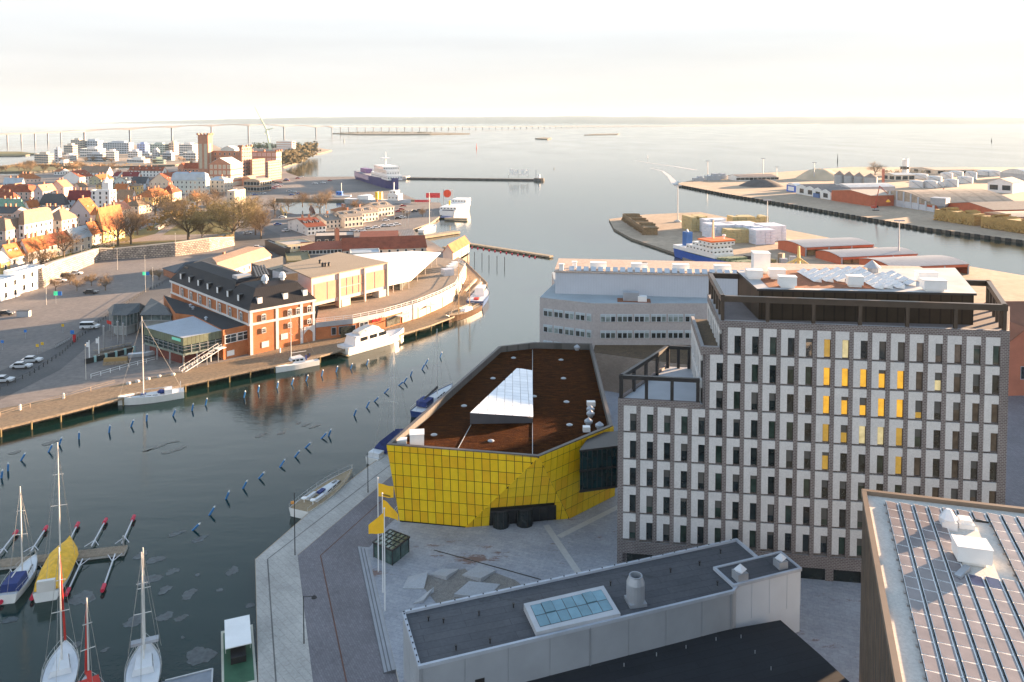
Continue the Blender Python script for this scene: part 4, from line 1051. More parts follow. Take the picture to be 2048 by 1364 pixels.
for k in (1, 2, 3):
    o = 8.5*k; zs_ = L-.125*k
    q_ = [(735-o*.8, 1099-o*.25), (744, 1095), (800, 1337), (790-o*.9, 1338+o*.3)]
    MB().prism([D2(P(x, y, zs_)) for x, y in q_], zq, zs_, 0, 1, bottom=False).build('plaza_step', [M('step_riser', (.16, .16, .17), .9, .1), M('step_granite', (.33, .335, .35), .85, .1, .5)], kind='structure')
    a_, b_ = P(*q_[0], zs_+.006), P(*q_[3], zs_+.006); d_ = (b_-a_).normalized(); n_ = Vector((-d_.y, d_.x, 0)); n_ = n_ if n_.x > 0 else -n_
    MB().poly([a_, b_, b_+n_*.09, a_+n_*.09]).build('step_edge', M('step_riser', (0, 0, 0)), kind='structure')
def strip(name, a, b, w_, z, mat):
    a, b = P(*a, z), P(*b, z); d = (b-a).normalized(); n = Vector((-d.y, d.x, 0))*w_/2
    MB().poly([a-n, b-n, b+n, a+n]).build(name, mat, kind='structure')
light_slab = M('light_granite_band', (.46, .45, .43), .8, .08, 2)
strip('paving_band', (1092, 1050), (1160, 1150), .9, L+.006, light_slab); strip('paving_band', (1118, 1073), (1240, 1012), .9, L+.010, light_slab)
rust = M('rusty_steel_line', (.13, .06, .04), .8, .2)
strip('drain_line', (641, 1111), (784, 983), .16, zq+.02, rust); strip('drain_line', (641, 1111), (693, 1364), .16, zq+.024, rust)
strip('drain_line', (868, 1100), (1082, 1159), .2, L+.014, dark)
strip('quay_joint', (535, 1118), (552, 1364), .16, zq+.03, M('joint_grey', (.14, .13, .12), .9)); strip('quay_joint', (535, 1118), (900, 838), .12, zq+.034, MATS['joint_grey'])
# tilted granite slabs round the sunken gravel bed
gv = M('gravel_bed', (.22, .2, .18), .95, .3, 2, fine=9)
sheet('gravel_bed', [(848,1176),(856,1151),(880,1140),(918,1140),(930,1137),(957,1162),(990,1145),(1030,1160),(1050,1175),(1000,1195),(930,1204),(872,1206)], gv, L+.02, kind='structure')
slabm = M('granite_slab', (.38, .385, .40), .75, .1, .8, fine=5)
for i, (px, lift, lab) in enumerate((([(805,1178),(816,1155),(856,1151),(848,1179)], (0,0,.45,.1), 'tilted square granite slab nearest the flagpoles'), ([(857,1150),(880,1139),(918,1140),(893,1161)], (0,0,.1,.5), 'tilted granite slab behind the gravel bed, next to the shelter side'),
    ([(924,1152),(958,1131),(992,1143),(962,1165)], (.1,0,.1,.5), 'largest tilted granite slab, under the long dark drain line'), ([(847,1206),(868,1181),(868,1185),(826,1208)], (.3,.4,.1,0), 'low granite slab beside the grey hall roof'), ([(908,1194),(938,1168),(1000,1170),(975,1196)], (.3,.3,.05,0), 'granite slab with a round ring mark by the grey hall'))):
    base = [P(x, y, L) for x, y in px]; t = MB(); c = sum(base, Vector())/4
    tops = [Vector((p.x, p.y, L+.08+h)) for p, h in zip(base, lift)]
    t.poly(tops)
    for e in range(4): t.poly([base[e], base[(e+1) % 4], tops[(e+1) % 4], tops[e]])
    tag(t.build('granite_slab', slabm), lab, 'stone slab', 'tilted granite slabs on the plaza')
# town side ground
sheet('road', [(-500,830),(0,742),(120,690),(230,612),(330,560),(420,520),(466,505),(470,480),(455,455),(500,440),(560,470),(560,520),(400,545),(340,590),(215,660),(120,740),(0,800),(-500,960)], asphalt, L+.02)
sheet('harbour_street', [(462,455),(500,405),(520,380),(545,383),(530,410),(520,440),(530,470),(480,470)], cobble, L+.03)
sheet('park_lawn', [(100,512),(228,493),(232,478),(300,452),(345,440),(380,420),(440,425),(475,440),(468,476),(350,488),(228,498),(92,538)], grass, L+.04)
gravel_path = ground('gravel_path', (.24, .19, .15), (.30, .24, .19), .1, 1)
sheet('park_path', [(235,486),(310,468),(350,440),(360,446),(325,470),(440,468),(470,470),(468,476),(300,482)], gravel_path, L+.06)
sheet('park_path', [(92,530),(228,482),(236,487),(100,538)], gravel_path, L+.07)
# wooden quay deck with its posts and beam
deckm = stripes('deck_boards', (.30, .215, .135), None, .22, .3, .85, .35, ang=R(30), sc_=1.2)
dk_out = [(-500,988),(0,858),(120,829),(245,797),(370,770),(500,742),(640,713),(690,699),(800,670),(862,651),(905,635),(960,606),(974,566),(928,521)]
dk_in = [(903,545),(925,570),(900,605),(861,617),(769,652),(700,664),(632,679),(500,711.5),(443,724),(370,741),(230,770),(120,795),(0,817),(-500,938)]
dz = L+.10
dk = thing('quay_deck', 'long wooden quay deck along the left bank with posts in the water', 'boardwalk', tuple(P(240, 790, dz)))
MB().prism([D2(P(x, y, dz)) for x, y in dk_out+dk_in], dz-.28, dz, 1, 0, bottom=True).build('deck', [deckm, wood], dk)
pst = MB().tube((0, 0, -3), (0, 0, .0), .16, n=6).mesh('pile', M('pile_wood', (.20, .15, .07), .9, .3))
pts = [P(x, y+.2, dz) for x, y in dk_out]
o = P(240, 790, dz)
for a, b in zip(pts[:-1], pts[1:]):
    n = max(1, int((b-a).length/4.6))
    if a.x < -160: continue
    for i in range(n): p = a.lerp(b, i/n); inst(pst, 'pile', dk, (p.x-o.x, p.y-o.y+.22, -.15))
    d = b-a; MB().rbox((a+b)/2+Vector((0, .25, 0)), d.length, .22, dz, dz+.16, math.atan2(d.y, d.x)).build('edge_beam', wood, dk)
# ---------------------------------------------------------------- grey office with ribbon windows behind the yellow hall
def ribbon():
    zr, zt = 18.9, 24.1
    q = [P(1079.4, 594.6, zr), P(1187.6, 606.7, zr), P(1400, 606.5, zr), P(1109.5, 566, zr)]
    rt = thing('ribbon_window_office', 'pale grey office with three rows of ribbon windows behind the yellow hall', 'building', (q[1].x, q[1].y, L))
    wl = M('speckled_stone_wall', (.40, .37, .36), .85, .10, .4, fine=2.2)
    rf = M('pale_green_grey_roof', (.32, .36, .38), .85, .1, .2)
    far = [Vector((q[2].x+26, q[2].y+2, 0)), Vector((q[2].x+28, q[2].y+40, 0)), Vector((q[3].x, q[3].y+14, 0))]
    MB().prism([D2(q[0]), D2(q[1]), D2(q[2])]+[D2(p) for p in far]+[D2(q[3])], L-.6, zr, 0, 1).build('wall', [wl, rf], rt)
    u = [P(1110.6, 587, zr), P(1385, 594.6, zr)]; d = (u[1]-u[0]).normalized(); n = Vector((-d.y, d.x, 0))
    a, b = u[0], u[0]+d*88; 
    MB().prism([D2(a), D2(b), D2(b+n*17), D2(a+n*17)], zr-.1, zt-.1).build('upper_storey', stripes('white_sheet_storey', (.50, .52, .56), 0, .6, .08, .5, .05), rt)
    MB().prism([D2(a-d*.3-n*.3), D2(b-n*.3), D2(b+n*17.3), D2(a-d*.3+n*17.3)], zt-.08, zt+.12).build('roof', M('rusty_pale_roof', (.44, .33, .26), .9, .2, .25, fine=2), rt)
    # tilted rooflight panels in a row
    pn = MB().poly([(0, 0, .1), (1.15, 0, .1), (1.15, 1.5, .9), (0, 1.5, .9)], 0).poly([(0, 1.5, .9), (1.15, 1.5, .9), (1.15, 1.5, 0), (0, 1.5, 0)], 1).poly([(0, 0, .1), (0, 1.5, .9), (0, 1.5, 0)], 1).poly([(1.15, 0, .1), (1.15, 1.5, .9), (1.15, 1.5, 0)], 1).mesh('solar_panel', [M('milky_panel', (.5, .53, .56), .3, .1), white])
    an = math.atan2(d.y, d.x)
    for i in range(40):
        p = a + d*(3.2+i*1.72) + n*.8; inst(pn, 'solar_panel', rt, (p.x-q[1].x, p.y-q[1].y, zt+.12-L), an)
    for px, w_, h in ((1196, 3.9, 1.5), (1280, 3.9, 1.5), (1365, 3.9, 1.5), (1450, 3.9, 1.5)):
        p = a+d*DIR(a, an, px, zt)+n*4.5; MB().rbox(p, w_, 2, zt+.2, zt+.2+h, an).rbox(p, w_*.9, 1.6, zt+.1, zt+.3, an).build('ventilation_unit', white, rt)
    for px in (1122, 1147, 1291):
        p = a+d*DIR(a, an, px, zt)+n*(5 if px > 1130 else 1.5); MB().rbox(p, 1.0, 1.0, zt+.1, zt+1.4, an).rbox(p, 1.25, 1.25, zt+1.4, zt+1.7, an).build('roof_cowl', white, rt)
    p = P(1262, 600, zr); MB().rbox(p, 3.6, 2.2, zr, zr+1.9, an).build('roof_plant', zinc, rt); MB().rbox(p+Vector((2.4, -1, 0)), 2, 1.6, zr+.02, zr+1.2, an).build('ventilation_unit', white, rt)
    MB().rbox(p+Vector((.6, -.4, 0)), 7.5, 4, zr, zr+.02, an).build('roof_moss', MATS['red_sedum'], rt)
    # ribbon windows: white frames, part blind, part glass
    fr = M('pale_blue_frame', (.50, .56, .60), .5, .06)
    gs = [glass('ribbon_glass_dark', (.03, .035, .035)), glass('ribbon_glass_blind', (.22, .27, .26), .3), glass('ribbon_glass_mid', (.10, .12, .11), .2)]
    ms = []
    for g in gs:
        ms.append(MB().box(0, -.10, 0, 1.12, 0, 1.75, 0).box(.12, -.14, .1, 1.0, -.09, 1.2, 1).box(.12, -.135, 1.3, 1.0, -.09, 1.65, 2).mesh('window', [fr, g, M('frosted_panel', (.40, .47, .50), .5, .05)]))
    for (A, B, groups) in ((q[0], q[1], (1.0, 12)), (q[1], q[2], (1.5, 26))):
        dd = (B-A).normalized(); aa = math.atan2(dd.y, dd.x); LN = (B-A).length
        t = groups[0]; k = 0
        while t < LN-1.4:
            for r in range(3):
                z_ = zr-L-4.2-3.72*r; m_ = ms[rnd.choice((0, 0, 0, 1, 1, 2))]
                p = A+dd*t; inst(m_, 'window', rt, (p.x-q[1].x+.02*dd.y, p.y-q[1].y-.02, z_), aa)
            k += 1; t += 1.14 + (.38 if k % (2 if A is q[0] else 3) == 0 else 0)
    # low wing stepping down toward the hall
    w1 = [P(1186, 705, 9.5), P(1310, 722, 9.5), P(1420, 735, 9.5), P(1420, 690, 9.5), P(1190, 690, 9.5)]
    MB().prism([D2(p) for p in w1], L-.6, 9.5, 0, 1).build('low_wing', [brick('tan_stone_wall', (.30, .24, .19), (.36, .30, .24), (.26, .22, .19)), MATS['sedum_roof']], rt)
    p = P(1192, 778); MB().rbox(p, 4, .3, L-.4, L+3.6, .1).build('dark_gate', dark, rt)
ribbon()
# ---------------------------------------------------------------- red gabled halls at the right edge
cb('red_gabled_hall', 'rust red gabled hall at the right edge beyond the office block', 'building', 1985, 788, 1960, 2110, 706, ang=4, roof='gy', rh=50, wm_=M('rust_red_wall', (.42, .15, .09), .85, .12, .3), rm=M('rust_brown_roof', (.20, .085, .05), .85, .15, .3), wr=3, wl=0, rows=1, ww=1.6, wh=2.6, fm=zinc, dl=32)
cb('brown_roofed_hall', 'wide brown roofed hall behind the rust red gabled hall', 'building', 2030, 740, 2000, 2400, 668, ang=2, roof='gx', rh=45, wm_=MATS['rust_red_wall'], rm=M('dull_brown_roof', (.22, .10, .06), .85, .15, .3), wr=4, wl=0, rows=1, dl=20)
# unseen block added outside the frame so its shade falls across the plaza
sA = Vector((sin(AZ), cos(AZ), 0)); pA = Vector((-cos(AZ), sin(AZ), 0)); q0 = sA*232+pA*50
so_ = thing('added_shade_block', 'tall red brick block added out of view beyond the right edge to shade the plaza', 'building', (q0.x, q0.y, L), -AZ+pi)
MB().box(0, -16, -1, 45, 0, 37).build('wall', brick_red, so_, local=True)
wins(so_, (0, -16), 0, 45, 0, 10, 12, 3.6, 1.4, 1.8)
# ---------------------------------------------------------------- shopping centre on the left quay
pod_m = M('podium_roof_setts', (.26, .2, .145), .9, .2, .4, fine=3)
def mall():
    zp = 6.2
    out = [(631.7,645.6),(705,637.9),(769,624.7),(835,606),(883.4,586.2),(909.8,572),(931,532),(917,524)]
    inn = [(897,517),(850,512),(700,560),(640,600)]
    pts = [P(x, y, zp) for x, y in out+inn]
    o = P(631.7, 677.5)
    rt = thing('quayside_mall', 'brick podium of the shopping centre curving along the wooden quay', 'building', (o.x, o.y, L))
    MB().prism([D2(p) for p in pts], L-.4, zp, 0, 1).build('wall', [brick_or, pod_m], rt)
    # stone cladding, shop glass and white upper strip along the curve, kept as separate bays
    lim = M('pale_sandstone', (.60, .50, .40), .7, .12, .4)
    cop = MB(); mats_ = [None, brick_or, lim, lim, lim, M('bright_panel', (.72, .66, .58), .5, .08), lim]
    for i in range(7):
        a, b = pts[i], pts[i+1]; d = b-a; n = Vector((d.y, -d.x, 0)).normalized(); an = math.atan2(d.y, d.x)
        c = (a+b)/2
        MB().rbox(c+n*.1, d.length+.1, .26, zp-1.25, zp+.08, an).build('podium_band', zinc if i < 1 else M('pale_band', (.6, .57, .52), .7, .08), rt)
        # railing panels
        k = max(2, int(d.length/2.2)); r = MB()
        for j in range(k+1): p = a.lerp(b, j/k); r.rbox(p, .09, .09, zp, zp+1.1, an)
        r.rbox(c, d.length, .07, zp+1.03, zp+1.12, an); r.rbox(c, d.length, .07, zp+.52, zp+.58, an); r.build('railing', white, rt)
        if i >= 2:
            m_ = mats_[min(i, 6)] or lim; k = max(1, int(d.length/5.5))
            for j in range(k):
                p = a.lerp(b, (j+.5)/k); w_ = d.length/k
                if (i+j) % 3 != 2: MB().rbox(p+n*.14, w_*.94, .18, L+.3, zp-1.3, an).build('stone_panel', m_, rt)
                else: MB().rbox(p+n*.12, w_*.8, .12, L+.4, zp-1.6, an).build('shop_window', glass('shop_glass_warm', (.12, .12, .10), .1), rt)
                if rnd.random() < .6: MB().rbox(p+n*.26, 1.0, .08, L+1.2, L+3.0, an).build('white_panel', white, rt)
    # small windows and the red shop sign on the brick part
    a, b = pts[0], pts[1]; d = (b-a).normalized(); an = math.atan2(d.y, d.x); n = Vector((d.y, -d.x, 0))
    w1 = win_mesh(1.1, 1.9, zinc, pane, .1)
    for x in (663, 678, 689, 702): 
        p = a+d*DIR(a, an, x, zp)+n*.06; inst(w1, 'window', rt, (p.x-o.x, p.y-o.y, 1.0), an)
    a, b = pts[1], pts[2]; d = (b-a).normalized(); an = math.atan2(d.y, d.x); n = Vector((d.y, -d.x, 0))
    p = a+d*2.2+n*.08; inst(win_mesh(2.6, 2.7, white, pane, .12, 1), 'window', rt, (p.x-o.x, p.y-o.y, .5), an)
    p = a+d*1.0+n*.10; MB().rbox(p-d*2.5, 4.5, .1, L+.3, L+3, an).build('shop_window', glass('shop_glass', (0, 0, 0)), rt)
    # sign letters: slanted H & M shaped strokes in red
    red = M('sign_red', (.62, .012, .02), .5, .05, emit=.15); c0 = a+d*6.3+n*.15; zs = L+2.6
    def stroke(x0, z0, x1, z1, pr):
        A = c0+d*x0+Vector((0, 0, zs+z0-c0.z)); B = c0+d*x1+Vector((0, 0, zs+z1-c0.z)); pr.tube(A, B, .11, n=4)
    sg = MB()
    for st in ((0, 0, .25, 1.3), (.75, 0, 1.0, 1.3), (.12, .65, .88, .65), (1.25, .35, 1.6, .75), (1.6, .35, 1.25, .75), (1.9, 0, 2.15, 1.3), (2.15, 1.3, 2.45, .5), (2.45, .5, 2.95, 1.3), (2.95, 1.3, 2.75, 0)): stroke(*st, sg)
    sg.build('sign_letters', red, rt)
    # canopies over the shop fronts
    for i, t in ((2, .45), (3, .4)):
        a, b = pts[i], pts[i+1]; d = b-a; an = math.atan2(d.y, d.x); n = Vector((d.y, -d.x, 0)).normalized(); p = a.lerp(b, t)+n*1.2
        MB().rbox(p, 4.2, 2.6, L+2.9, L+3.05, an).build('canopy', M('pale_canopy', (.6, .58, .54), .6, .1), rt)
    MB().rbox(P(895, 550, zp), 3.6, 3.2, zp, zp+2.2, .5).build('roof_plant', M('pale_plant', (.48, .5, .54), .6, .1), rt)
    for i in range(3): MB().rbox(P(900+i*5, 541-i*4, zp), 2.2, 2.2, zp, zp+1.7, .5).build('ventilation_unit', white, rt)
    # ---- big hall on columns
    zh, zb = 16.4, 8.3
    q = [P(622.9, 555.4, zh), P(775, 524.6, zh), P(677, 503.8, zh), P(566, 530, zh)]
    h = thing('parking_hall', 'large cream hall raised on columns over the podium with a wide felt roof', 'building', (q[0].x, q[0].y, zp))
    MB().prism([D2(p) for p in q], zb, zh-.3, 0).build('wall', M('cream_hall_wall', (.56, .45, .40), .8, .07, .3), h)
    c = sum(q, Vector())/4
    MB().prism([D2(c+(p-c)*1.012) for p in q], zh-.29, zh).build('roof', M('tan_felt_roof', (.30, .235, .165), .9, .16, .12, fine=2.5), h)
    d = (q[1]-q[0]); n = Vector((d.y, -d.x, 0)).normalized(); an = math.atan2(d.y, d.x); LN = d.length
    pm_ = M('peach_brick_panel', (.46, .26, .17), .85, .08, .5)
    zl, zu = zb+1.0, zh-2.0
    for t0, t1 in ((.03, .175), (.19, .32), (.355, .42), (.435, .50), (.515, .58), (.595, .65), (.69, .80), (.815, .97)):
        cells = ((zl, zu),) if not .34 < t0 < .66 else ((zl, (zl+zu)/2-.12), ((zl+zu)/2+.12, zu))
        for za, zc in cells: MB().rbox(q[0]+d*((t0+t1)/2)+n*.05, LN*(t1-t0), .12, za, zc, an).build('wall_panel', pm_, h)
    for t in (.335, .67, .99): MB().rbox(q[0]+d*t+n*.25, .5, .5, zp, zh-.3, an).build('column', M('pale_column', (.55, .48, .42), .8, .1), h)
    for t in (.42, .92): MB().rbox(q[0]+d*t+n*(-1.2), 3.2, 3, zp, zb, an).build('stair_box', M('pale_stair_box', (.52, .48, .42), .8, .1), h)
    for i in range(1, 4):
        for t in (.1, .5, .9): p = q[0].lerp(q[3], i/4)+d*t; MB().tube((p.x, p.y, zp), (p.x, p.y, zb), .3, n=6).build('column', MATS['pale_column'], h)
    # dark sloping corner strip of the roof and vents
    for x, y in ((640, 527), (645, 533), (651, 533), (658, 532)): p = P(x, y, zh); MB().lathe((p.x, p.y, zh), [(.35, 0), (.35, .9), (.5, .95), (.2, 1.2)], 8).build('roof_vent', dark, h)
    q2 = [P(543, 540, 15.0), P(566, 534, 15.0), P(566, 512, 15.0), P(502, 526, 15.0)]
    MB().prism([D2(p) for p in q2], zp, 15.0, 0, 1).build('dark_wing', [M('dark_sheet', (.05, .055, .06), .6, .2), MATS['tan_felt_roof']], h)
    q3 = [P(545, 541, 15.2), P(623, 556, 15.2), P(580, 534, 15.2), P(566, 534, 15.2)]
    MB().prism([D2(p) for p in q3], zp, 15.2, 0, 1).build('white_wing', [M('white_sheet', (.6, .6, .62), .7, .06), M('grey_slope_roof', (.16, .14, .12), .9, .2)], h)
    # ---- white winged canopy roof
    z1 = 9.6
    a, b, c_, d_, e_ = P(776.8, 569.7, z1-.6), P(820.8, 559.8, z1-.6), P(881, 505, z1+.6), P(822, 501.6, z1+3.0), P(706, 509, z1+3.2)
    r = thing('white_canopy_roof', 'white swept canopy roof on thin columns at the end of the mall podium', 'canopy', (a.x, a.y, zp))
    f_ = P(772, 535, z1+1.5)
    t_ = Vector((0, 0, .35)); mb = MB()
    for tri in ([a, b, f_], [b, c_, d_], [b, d_, f_], [f_, d_, e_]):
        mb.poly(tri); mb.poly([p-t_ for p in tri][::-1])
    for s0, s1 in ((a, b), (b, c_), (c_, d_), (d_, e_)): mb.poly([s0-t_, s1-t_, s1, s0])
    mb.build('roof', M('white_membrane', (.76, .73, .69), .6, .04, .2), r)
    MB().prism([D2(p) for p in (P(745, 560, 8.5), P(800, 566, 8.5), P(850, 520, 8.5), P(780, 510, 8.5))], zp, z1-.9).build('wall', glass('canopy_glass', (.10, .11, .10), .2), r)
    for t in (0, .25, .5, .72, .9): p = b.lerp(c_, t)+Vector((-.6, .3, 0)); MB().tube((p.x, p.y, zp), (p.x, p.y, p.z-.3), .14, n=6).build('column', MATS['pale_column'], r)
    for t in (.2, .6): p = a.lerp(b, t)+Vector((0, .6, 0)); MB().tube((p.x, p.y, zp), (p.x, p.y, p.z-.3), .14, n=6).build('column', MATS['pale_column'], r)
    MB().lathe(P(809, 545, z1-.1)+Vector((0, 0, .2)), [(.25, 0), (.25, .5), (.4, .55)], 8).build('roof_vent', dark, r)
mall()
# ---------------------------------------------------------------- red roofed long houses behind the mall
A44 = 12
cb('long_red_roof_house', 'long low cream house with a red tiled roof behind the shopping centre', 'building', 686, 512, 670, 853, 500.5, ang=14, roof='gx', rh=19, wm_=cream, rm=red_tile, wr=10, wl=0, rows=1, ch=0, ww=1.0, wh=1.3, over=.3, dl=16)
cb('red_roof_wing', 'lower red tiled wing with a row of white windows left of the long red roof', 'building', 602, 511, 588, 690, 499.5, ang=13, roof='gx', rh=11, wm_=cream, rm=M('plain_red_tiles', (.30, .09, .05), .85, .2, .4, fine=2), wr=12, wl=0, rows=1, ww=1.3, wh=1.4, dl=12)
cb('orange_gable_house', 'small cream house with orange tiles at the tip of the quay', 'building', 886, 519, 868, 906, 503, ang=-12, roof='gy', rh=14, wm_=cream, rm=orange_tile, wr=0, wl=0, rows=1, dl=26)
cb('white_roof_strip_house', 'flat roofed low building with white metal roof between the hall and the red roof', 'building', 700, 520, 640, 760, 508, ang=12, roof='f', wm_=offw, rm=lblue, wr=0, wl=0, rows=1, dl=10)
# dark dormer house and flat roofs
cb('dark_dormer_house', 'dark timber house with white windows and a pale flat roof behind the red roofs', 'building', 630, 492, 622, 708, 474, ang=12, roof='f', wm_=M('dark_timber', (.045, .05, .06), .8, .2), rm=M('pale_felt', (.42, .37, .32), .9, .1), wr=5, wl=0, rows=1, ww=1.4, wh=1.4, dl=14)
cb('pale_stepped_roof', 'long pale flat roofed building stepping down to the parking ramp', 'building', 575, 512, 555, 630, 492, ang=38, roof='f', wm_=M('pale_yellow_render', (.62, .50, .32), .85, .1), rm=MATS['pale_felt'], wr=6, wl=0, rows=2, dl=14, wh=1.1)
cb('moss_roof_pavilion', 'low square building with a mossy flat roof beside the big hall', 'building', 574, 532, 545, 622, 524, ang=18, roof='f', wm_=M('moss_wall', (.20, .17, .07), .9, .2), rm=M('moss_flat_roof', (.19, .165, .09), .95, .3, .4, fine=3), wr=8, wl=0, rows=1, ww=.8, wh=.9, dl=26)
cb('brick_chimney_block', 'tall square red brick chimney among the roofs behind the mall', 'chimney', 672, 494, 669, 679, 460, ang=20, roof='f', wm_=brick_red, wr=0, wl=0, rows=1)
cb('dark_parking_ramp', 'dark sheet clad parking ramp building left of the stepped pale roof', 'building', 570, 515, 530, 580, 498, ang=35, roof='f', wm_=dark, rm=MATS['pale_felt'], wr=0, wl=0)
cb('dormer_house', 'long sunlit house with a tan mansard roof and white dormers behind the black roof', 'building', 438, 566, 395, 542, 548, ang=80, roof='m', rh=20, wm_=M('peach_render', (.60, .40, .28), .85, .1), rm=tan_roof, wr=10, wl=3, rows=1, dor=7, dl=13, ch=1)
cb('dark_mansard_house', 'black mansard roofed corner house behind the warehouse', 'building', 350, 560, 318, 440, 545, ang=43, roof='h', rh=12, wm_=brick_red, rm=slate, wr=6, wl=0, rows=1, dl=12)
# ================================================================ the old town
g_wall = M('grey_green_render', (.50, .54, .50), .85, .08, .3)
beige = M('beige_render', (.55, .47, .37), .85, .1, .3)
bluew = M('pale_blue_render', (.50, .56, .64), .85, .1, .3)
pink = M('pink_render', (.60, .42, .34), .85, .1, .3)
olive = M('olive_render', (.40, .38, .25), .85, .1, .3)
pinkroof = M('pink_sheet_roof', (.50, .20, .12), .7, .2, .4, fine=2)
pale_tin = M('pale_tin_roof', (.55, .54, .52), .5, .15, .4)
W = dict(p=pwhite, c=cream, y=yel_wall, m=mauve, g=g_wall, b=beige, B=bluew, k=pink, o=olive, r=brick_red, w=white)
RM = dict(r=red_tile, o=orange_tile, c=crimson, b=brown_roof, s=slate, t=tan_roof, l=lblue, g=copper, p=pinkroof, w=pale_tin, d=dark)
TOWN = [
 # xc, yb, xl, xr, ytop, roof, rh, wall, tiles, chimneys, dormers, label
 (40,588,8,89,545,'f',0,'w','l',0,0,'white modern gallery block with a big flat roof at the foot of the town wall'),
 (2,603,-60,40,563,'f',0,'w','l',0,0,'low white block with a bluish flat roof in front of the white gallery'),
 (2,549,-34,21,524,'gx',16,'y','w',0,0,'yellow house with a pale roof at the left edge above the white gallery'),
 (20,538,-6,56,514,'gx',24,'p','o',1,3,'white house with a bright orange roof and three white dormers near the town wall'),
 (57,530,34,97,502,'gx',23,'p','o',2,0,'cream fronted house with an orange roof right of the three dormer house'),
 (98,518,70,147,490,'gx',18,'c','r',2,1,'long two storey house with a dark red roof behind the big bare street tree'),
 (147,506,122,184,478,'gx',20,'c','l',0,0,'cream house with a grey blue roof and a broad front gable'),
 (184,491,164,206,467,'gx',22,'b','o',0,1,'narrow pale house with an orange roof between the grey blue and the yellow house'),
 (207,486,188,250,458,'gx',42,'y','o',1,0,'tall yellow house with a very steep orange roof beside the park'),
 (12,482,-25,49,461,'m',20,'k','t',2,5,'pink house with a tan mansard roof and five dormers at the left edge'),
 (49.5,477,38,106,449,'m',22,'p','t',0,7,'long white house with a tan mansard roof and a row of seven dormers'),
 (124,462,88,158,440,'h',20,'c','t',0,0,'cream house with a smooth tan hipped roof beside the curved gable'),
 (180,450,136,201,425,'gx',27,'m','o',0,2,'pale mauve gabled house with a steep orange roof'),
 (220,418,182,233,382,'f',0,'p','w',0,0,'tall plain white block with an almost windowless front in the old town'),
 (180,418,136,187,397,'gy',16,'B','c',2,0,'pale blue house with a crimson sheet roof left of the tall white block'),
 (130,421,78,139,408,'h',20,'p','s',1,0,'white house with a dark slate hipped roof and one white chimney'),
 (86,401,68,113,382,'gx',12,'m','p',0,1,'mauve gabled house with a salmon roof above the slate hipped roof'),
 (128,393,100,146,374,'gx',13,'k','p',1,0,'house with a long salmon coloured roof behind the crimson one'),
 (44,426,-8,50,413,'h',15,'c','g',2,1,'house with a green copper roof near the left edge'),
 (58,425,47,80,414,'gx',12,'p','o',1,0,'small white gabled house with an orange roof right of the copper roof'),
 (58,399,-2,77,384,'m',12,'k','r',6,4,'long house with a red mansard roof crowded with chimneys'),
 (28,405,-14,40,395,'h',10,'p','r',1,0,'house with a brown red hipped roof below the chimney crowded roof'),
 (44,374,7,50,366,'gy',10,'p','l',1,0,'white gabled house with a light blue roof at the left edge'),
 (68,366,28,82,357,'h',9,'k','o',3,0,'salmon house with an orange hipped roof in front of the inlet'),
 (160,367,124,187,354,'gx',12,'p','r',2,3,'house with a big blank white gable and a red dormered roof'),
 (214,352,160,226,345,'gy',12,'p','t',1,0,'long barn like house with a tan roof and a bright white end'),
 (203,370,178,227,359,'gx',9,'o','o',1,0,'olive gabled house with an orange roof'),
 (326,354,258,333,341,'gy',7,'p','r',3,5,'long low white house with a red roof below the apartment blocks'),
 (341,381,299,376,364,'gx',17,'b','r',0,7,'beige gabled house with a red roof and many small dormers'),
 (291,379,262,302,366,'gy',12,'B','s',0,0,'pale house with a dark slate roof left of the beige gable'),
 (255,371,226,262,362,'gx',8,'g','s',0,1,'small grey house with a slate roof and a flat end'),
 (276,361,244,283,352,'gy',8,'p','c',1,1,'small white house with a crimson roof below the long red roof'),
 (272,391,252,287,372,'h',5,'y','t',1,0,'square yellow house with a shallow tan roof'),
 (252,393,228,262,380,'gy',12,'c','o',0,0,'cream house with a plain orange roof behind the tall white block'),
 (262,409,232,276,398,'gy',18,'p','b',0,0,'house with a large brown roof and a slanted white end wall'),
 (258,416,243,266,406,'h',10,'y','o',0,0,'little house with a pointed orange pyramid roof'),
 (278,429,244,304,412,'h',12,'c','b',2,0,'cream house with a brown hipped roof at the edge of the park'),
 (306,410,270,346,394,'h',14,'y','o',2,3,'yellow house with a faded orange hipped roof behind the park trees'),
 (345,403,320,363,385,'h',15,'c','r',1,2,'cream house with a dark red hipped roof and two dormers near the factory'),
 (232,440,205,262,421,'gx',13,'c','p',1,1,'cream house with a pink metal roof below the tall white block'),
 (412,388,343,420,361,'m',13,'g','l',0,9,'long pale green house with a light blue mansard roof'),
 (449,385,412,466,361,'h',7,'c','l',0,2,'cream house with a light blue roof in front of the brick factory'),
 (391,404,373,404,395,'gx',7,'o','o',0,0,'small ochre shed with an orange roof beside the park road'),
 (470,413,454,491,383,'f',0,'c','w',0,0,'cream block with many windows behind the park trees'),
 (100,440,60,140,424,'gy',8,'k','d',2,0,'dark roofed back house with orange chimneys behind the tan mansard'),
 (25,440,-20,60,426,'gy',10,'k','d',2,0,'black roofed back house at the left edge'),
 (235,361,225,252,352,'gy',8,'p','c',1,0,'small crimson roofed house between the tan barn and the slate roof'),
 (120,350,108,140,343,'gy',5,'p','o',0,0,'small white waterside house with an orange roof'),
 (15,395,-15,22,383,'gx',8,'p','p',2,0,'white fronted house with a pink roof at the left edge'),
 (160,383,146,176,374,'gx',8,'k','b',1,0,'brown roofed house below the big blank gable'),
 (216,382,192,232,370,'h',9,'y','b',2,0,'yellow house with a brown roof just behind the tall white block'),
]
